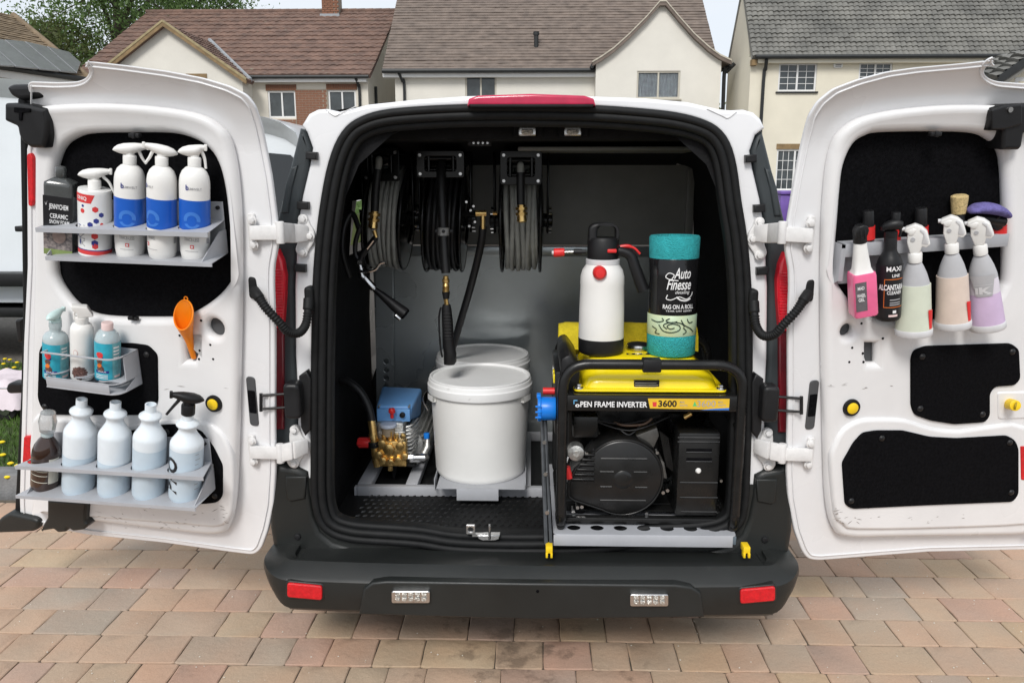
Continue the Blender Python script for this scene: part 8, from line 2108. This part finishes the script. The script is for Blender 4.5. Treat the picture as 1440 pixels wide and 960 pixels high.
# ------------------------------------------------------------------ pump sprayer on the tank
def sprayer():
    Y = GY + .20
    R_ = (V(877, 430, Y).x - V(813, 430, Y).x) / 2
    cx = V(845, 480, Y).x; z0 = ZTK + .0005
    zt = V(845, 370, Y).z; H = zt - z0
    t = thing('pump_sprayer', 'white pump sprayer with black handle and red valve standing on the yellow tank', 'sprayer', (cx, Y, z0))
    T = Matrix.Translation((cx, Y, z0))
    build(MB().lathe([(1e-4, 0), (R_ * .90, 0), (R_ * .98, .006), (R_ * 1.0, .014), (R_ * 1.01, H * .17), (R_ * .99, H * .175)], T, 40), 'base_boot', M_plastic, t)
    build(MB().lathe([(R_ * .99, H * .165), (R_ * 1.0, H * .18), (R_ * .985, H * .5), (R_ * .955, H * .76), (R_ * .965, H * .78), (R_ * .955, H * .86), (R_ * .88, H * .93), (R_ * .74, H * .98), (R_ * .71, H * 1.0)], T, 40), 'tank', M_wplast, t)
    build(MB().lathe([(R_ * .70, H * .99), (R_ * .735, H * .995), (R_ * .735, H * 1.045), (R_ * .70, H * 1.05)], T, 40), 'neck_ring', M_ikgrey2, t)
    zh = V(845, 369, Y).z; zk = V(845, 322, Y).z; r2 = (V(867, 350, Y).x - V(823, 350, Y).x) / 2
    hd = build(MB().lathe([(r2 * .98, H * 1.045), (r2, H * 1.06), (r2, H * 1.06 + .058), (r2 * .97, H * 1.06 + .061), (r2 * .9, H * 1.06 + .066)], T, 36), 'pump_head', M_plastic, t)
    hl = []
    zb = z0 + H * 1.06 + .058
    arch = rounded([(cx - r2 * .98, zb - .004), (cx - r2 * .98, zb + .056), (cx + r2 * .98, zb + .056), (cx + r2 * .98, zb - .004)], [.001, .035, .035, .001], 7)
    ho = rounded([(cx - r2 * .42, zb + .004), (cx - r2 * .40, zb + .046), (cx + r2 * .74, zb + .046), (cx + r2 * .74, zb + .004)], [.010, .02, .022, .010], 5)
    build(plate(arch, Y - .026, Y + .026, [ho], .010, 3), 'pump_handle', M_plastic, hd)
    # red valve on the shoulder
    q = V(843.5, 384, Y - R_ * .93)
    build(MB().lathe([(1e-4, .018), (.014, .017), (.0205, .010), (.0225, 0), (.0225, -.02)], Matrix.Translation((q.x, q.y, q.z)) @ Matrix.Rotation(R(90), 4, 'X'), 24), 'red_valve', M_redp, t)
    # nozzle tube with red tip on the left, curved handle with red trigger on the right
    zl = V(800, 355, Y).z
    g = lambda x, y: V(x, y, Y)
    nz = build(MB().tube([g(824, 354), g(806, 354)], .0065, 10), 'nozzle_tube', M_plastic, t)
    build(MB().tube([g(818, 354), g(807, 354)], .0095, 10), 'tube_collar', M_plastic, nz)
    build(MB().tube([g(794, 354.5), g(793, 354.5), g(779.5, 355.5), g(778.5, 355.5)], [.010, .0135, .0145, .012], 16), 'red_nozzle', M_redp, t)
    build(MB().tube([g(808, 354), g(793, 354.5)], .003, 8), 'nozzle_rod', M_steel, t)
    build(MB().tube([g(779, 355.5), g(776, 355.5)], .007, 10), 'nozzle_tip', M_ikgrey2, t)
    gr = catmull([g(862, 352), g(876, 354), g(887, 360), g(893, 376), g(899, 393), g(905, 408)], 5)
    rings = []
    build(MB().tube(gr, [.015 + .006 * i / len(gr) for i in range(len(gr))], 12), 'grip_handle', M_plastic, t)
    build(MB().tube(catmull([g(872, 347), g(882, 346), g(892, 349), g(900, 357)], 5), [.006] * 8 + [.004] * 8, 8), 'red_trigger', M_redp, t)
    build(MB().box2((g(852, 350).x, Y - r2 - .003, g(852, 353.5).z), (g(865, 350).x, Y - r2 * .3, g(852, 348.5).z)), 'red_lock', M_redp, t, bevel=.003)
sprayer()

# ------------------------------------------------------------------ roll of teal towels in its black wrap
def roll():
    Y = GY + .19; z0 = ZTK + .0005
    a, b = V(909, 480, Y), V(982, 480, Y)
    top = V(949, 331, Y); R_ = (V(979, 420, Y).x - V(911, 420, Y).x) / 2
    foot = Vector((V(943.5, 487, Y).x, Y, z0)); ax = top - foot; ax.y = 0; H = ax.length
    M = Matrix.Translation(foot) @ Matrix.Rotation(math.atan2(ax.x, ax.z), 4, 'Y')
    t = thing('towel_roll', 'roll of teal towels in a black printed wrap standing beside the white sprayer', 'towel roll', foot)
    def lo(z, k=1.0, w=0.0, sx=1.0):
        return [M @ Vector((R_ * k * sx * math.cos(a_) + w * math.sin(5 * a_), R_ * k * .95 * math.sin(a_), z * H)) for a_ in [2 * math.pi * i / 44 for i in range(44)]]
    build(MB().loft([lo(0, .93), lo(.012, 1.0), lo(.17, 1.01), lo(.185, 1.0)]), 'towel_end', M_towel, t, angle=60)
    build(MB().loft([lo(.81, 1.0), lo(.83, 1.015), lo(.985, 1.03), lo(1.0, .98), lo(.985, .80), lo(.99, .5), lo(.985, .05)]), 'towel_end', M_towel, t, angle=60)
    for k in range(3): build(MB().tube([M @ Vector((R_ * (.78 - .2 * k) * math.cos(q), R_ * (.78 - .2 * k) * .95 * math.sin(q), H * .99)) for q in [2 * math.pi * i / 30 for i in range(30)]], .004, 6, True), 'towel_layer', M_towel, t)
    build(MB().loft([lo(.355, 1.012), lo(.36, 1.02), lo(.50, 1.0, .0006), lo(.65, 1.005, -.0006), lo(.815, 1.018), lo(.82, 1.0)]), 'black_wrap', M_filmb, t, angle=60)
    wr = build(MB().loft([lo(.178, 1.004), lo(.182, 1.017), lo(.355, 1.017), lo(.358, 1.0)]), 'printed_band', M_mint, t, angle=60)
    def pr(mb, ang, z, m, parent, lift=.0022, rad=1.02):
        q = wrap(mb, R_ * rad, ang, z * H, lift); q.v = [tuple(M @ Vector((x, y * .95 - .0, zz))) for x, y, zz in q.v]; return build(q, 'lettering', m, parent, flat=True)
    blk_ = t
    pr(text_mb('RAG ON A ROLL', .034 * H, R_ * 1.30, .02), .10, .415, M_whiteprint, t)
    pr(text_mb('TEAR OFF SERIES', .014 * H, R_ * 1.1, .0), .12, .390, M_whiteprint, t)
    pr(text_mb('Auto', .085 * H, R_ * .70, .012, shear=.35), .20, .665, M_whiteprint, t)
    pr(text_mb('Finesse', .085 * H, R_ * 1.0, .014, shear=.35), .08, .575, M_whiteprint, t)
    pr(text_mb('detailing', .026 * H, R_ * .6, .0, shear=.35), .22, .540, M_whiteprint, t)
    def swirl(pts, r, m, name, parent, z, ang, closed=False):
        cvp = [(p.x * R_, p.y * R_) for p in catmull([(x, y, 0) for x, y in pts], 6)]
        f = MB()
        for i in range(len(cvp) - 1):
            p, q = Vector(cvp[i]), Vector(cvp[i + 1]); d = (q - p); 
            if d.length < 1e-6: continue
            n_ = Vector((-d.y, d.x)).normalized() * r
            f.add([(p.x - n_.x, 0, p.y - n_.y), (q.x - n_.x, 0, q.y - n_.y), (q.x + n_.x, 0, q.y + n_.y), (p.x + n_.x, 0, p.y + n_.y)], [(0, 1, 2, 3)])
        q = wrap(f, R_ * 1.02, ang, z * H, .0022); q.v = [tuple(M @ Vector((x, y * .95, zz))) for x, y, zz in q.v]; build(q, name, m, parent, flat=True)
    swirl([(-.35, .38), (-.55, .50), (-.42, .66), (-.22, .58), (-.30, .40), (-.05, .36)], .0014, M_whiteprint, 'flourish', t, .575, .08)
    swirl([(-.45, -.22), (-.50, -.38), (-.30, -.42), (.0, -.30), (.30, -.40), (.52, -.28), (.60, -.12)], .0014, M_whiteprint, 'flourish', t, .575, .08)
    swirl([(-.1, -.30), (.05, -.42), (.3, -.46), (.5, -.38)], .0022, M_whiteprint, 'flourish', t, .575, .08)
    dark = mat('dark_green_line', (.012, .03, .022), .5)
    for pts in ([(-.55, .1), (-.35, -.35), (0, -.45), (.3, -.25), (.28, .08), (0, .2), (-.2, .02), (-.08, -.18), (.1, -.1)], [(-.95, .4), (-.6, .28), (-.35, .42), (-.42, .6)], [(.35, .5), (.5, .1), (.8, -.2), (1.0, -.5)], [(-.9, -.1), (-.65, -.3), (-.72, -.55), (-.5, -.62)], [(.62, .55), (.72, .25), (.92, .3)], [(.2, .38), (-.05, .3), (-.25, .42), (-.1, .6)], [(.45, -.1), (.6, -.4), (.45, -.6)], [(-.2, -.2), (-.35, .05), (-.2, .25), (.1, .32), (.4, .2), (.5, -.05)]):
        swirl([(x, y * .55) for x, y in pts], .0016, dark, 'scroll_line', wr, .268, -.15)
roll()
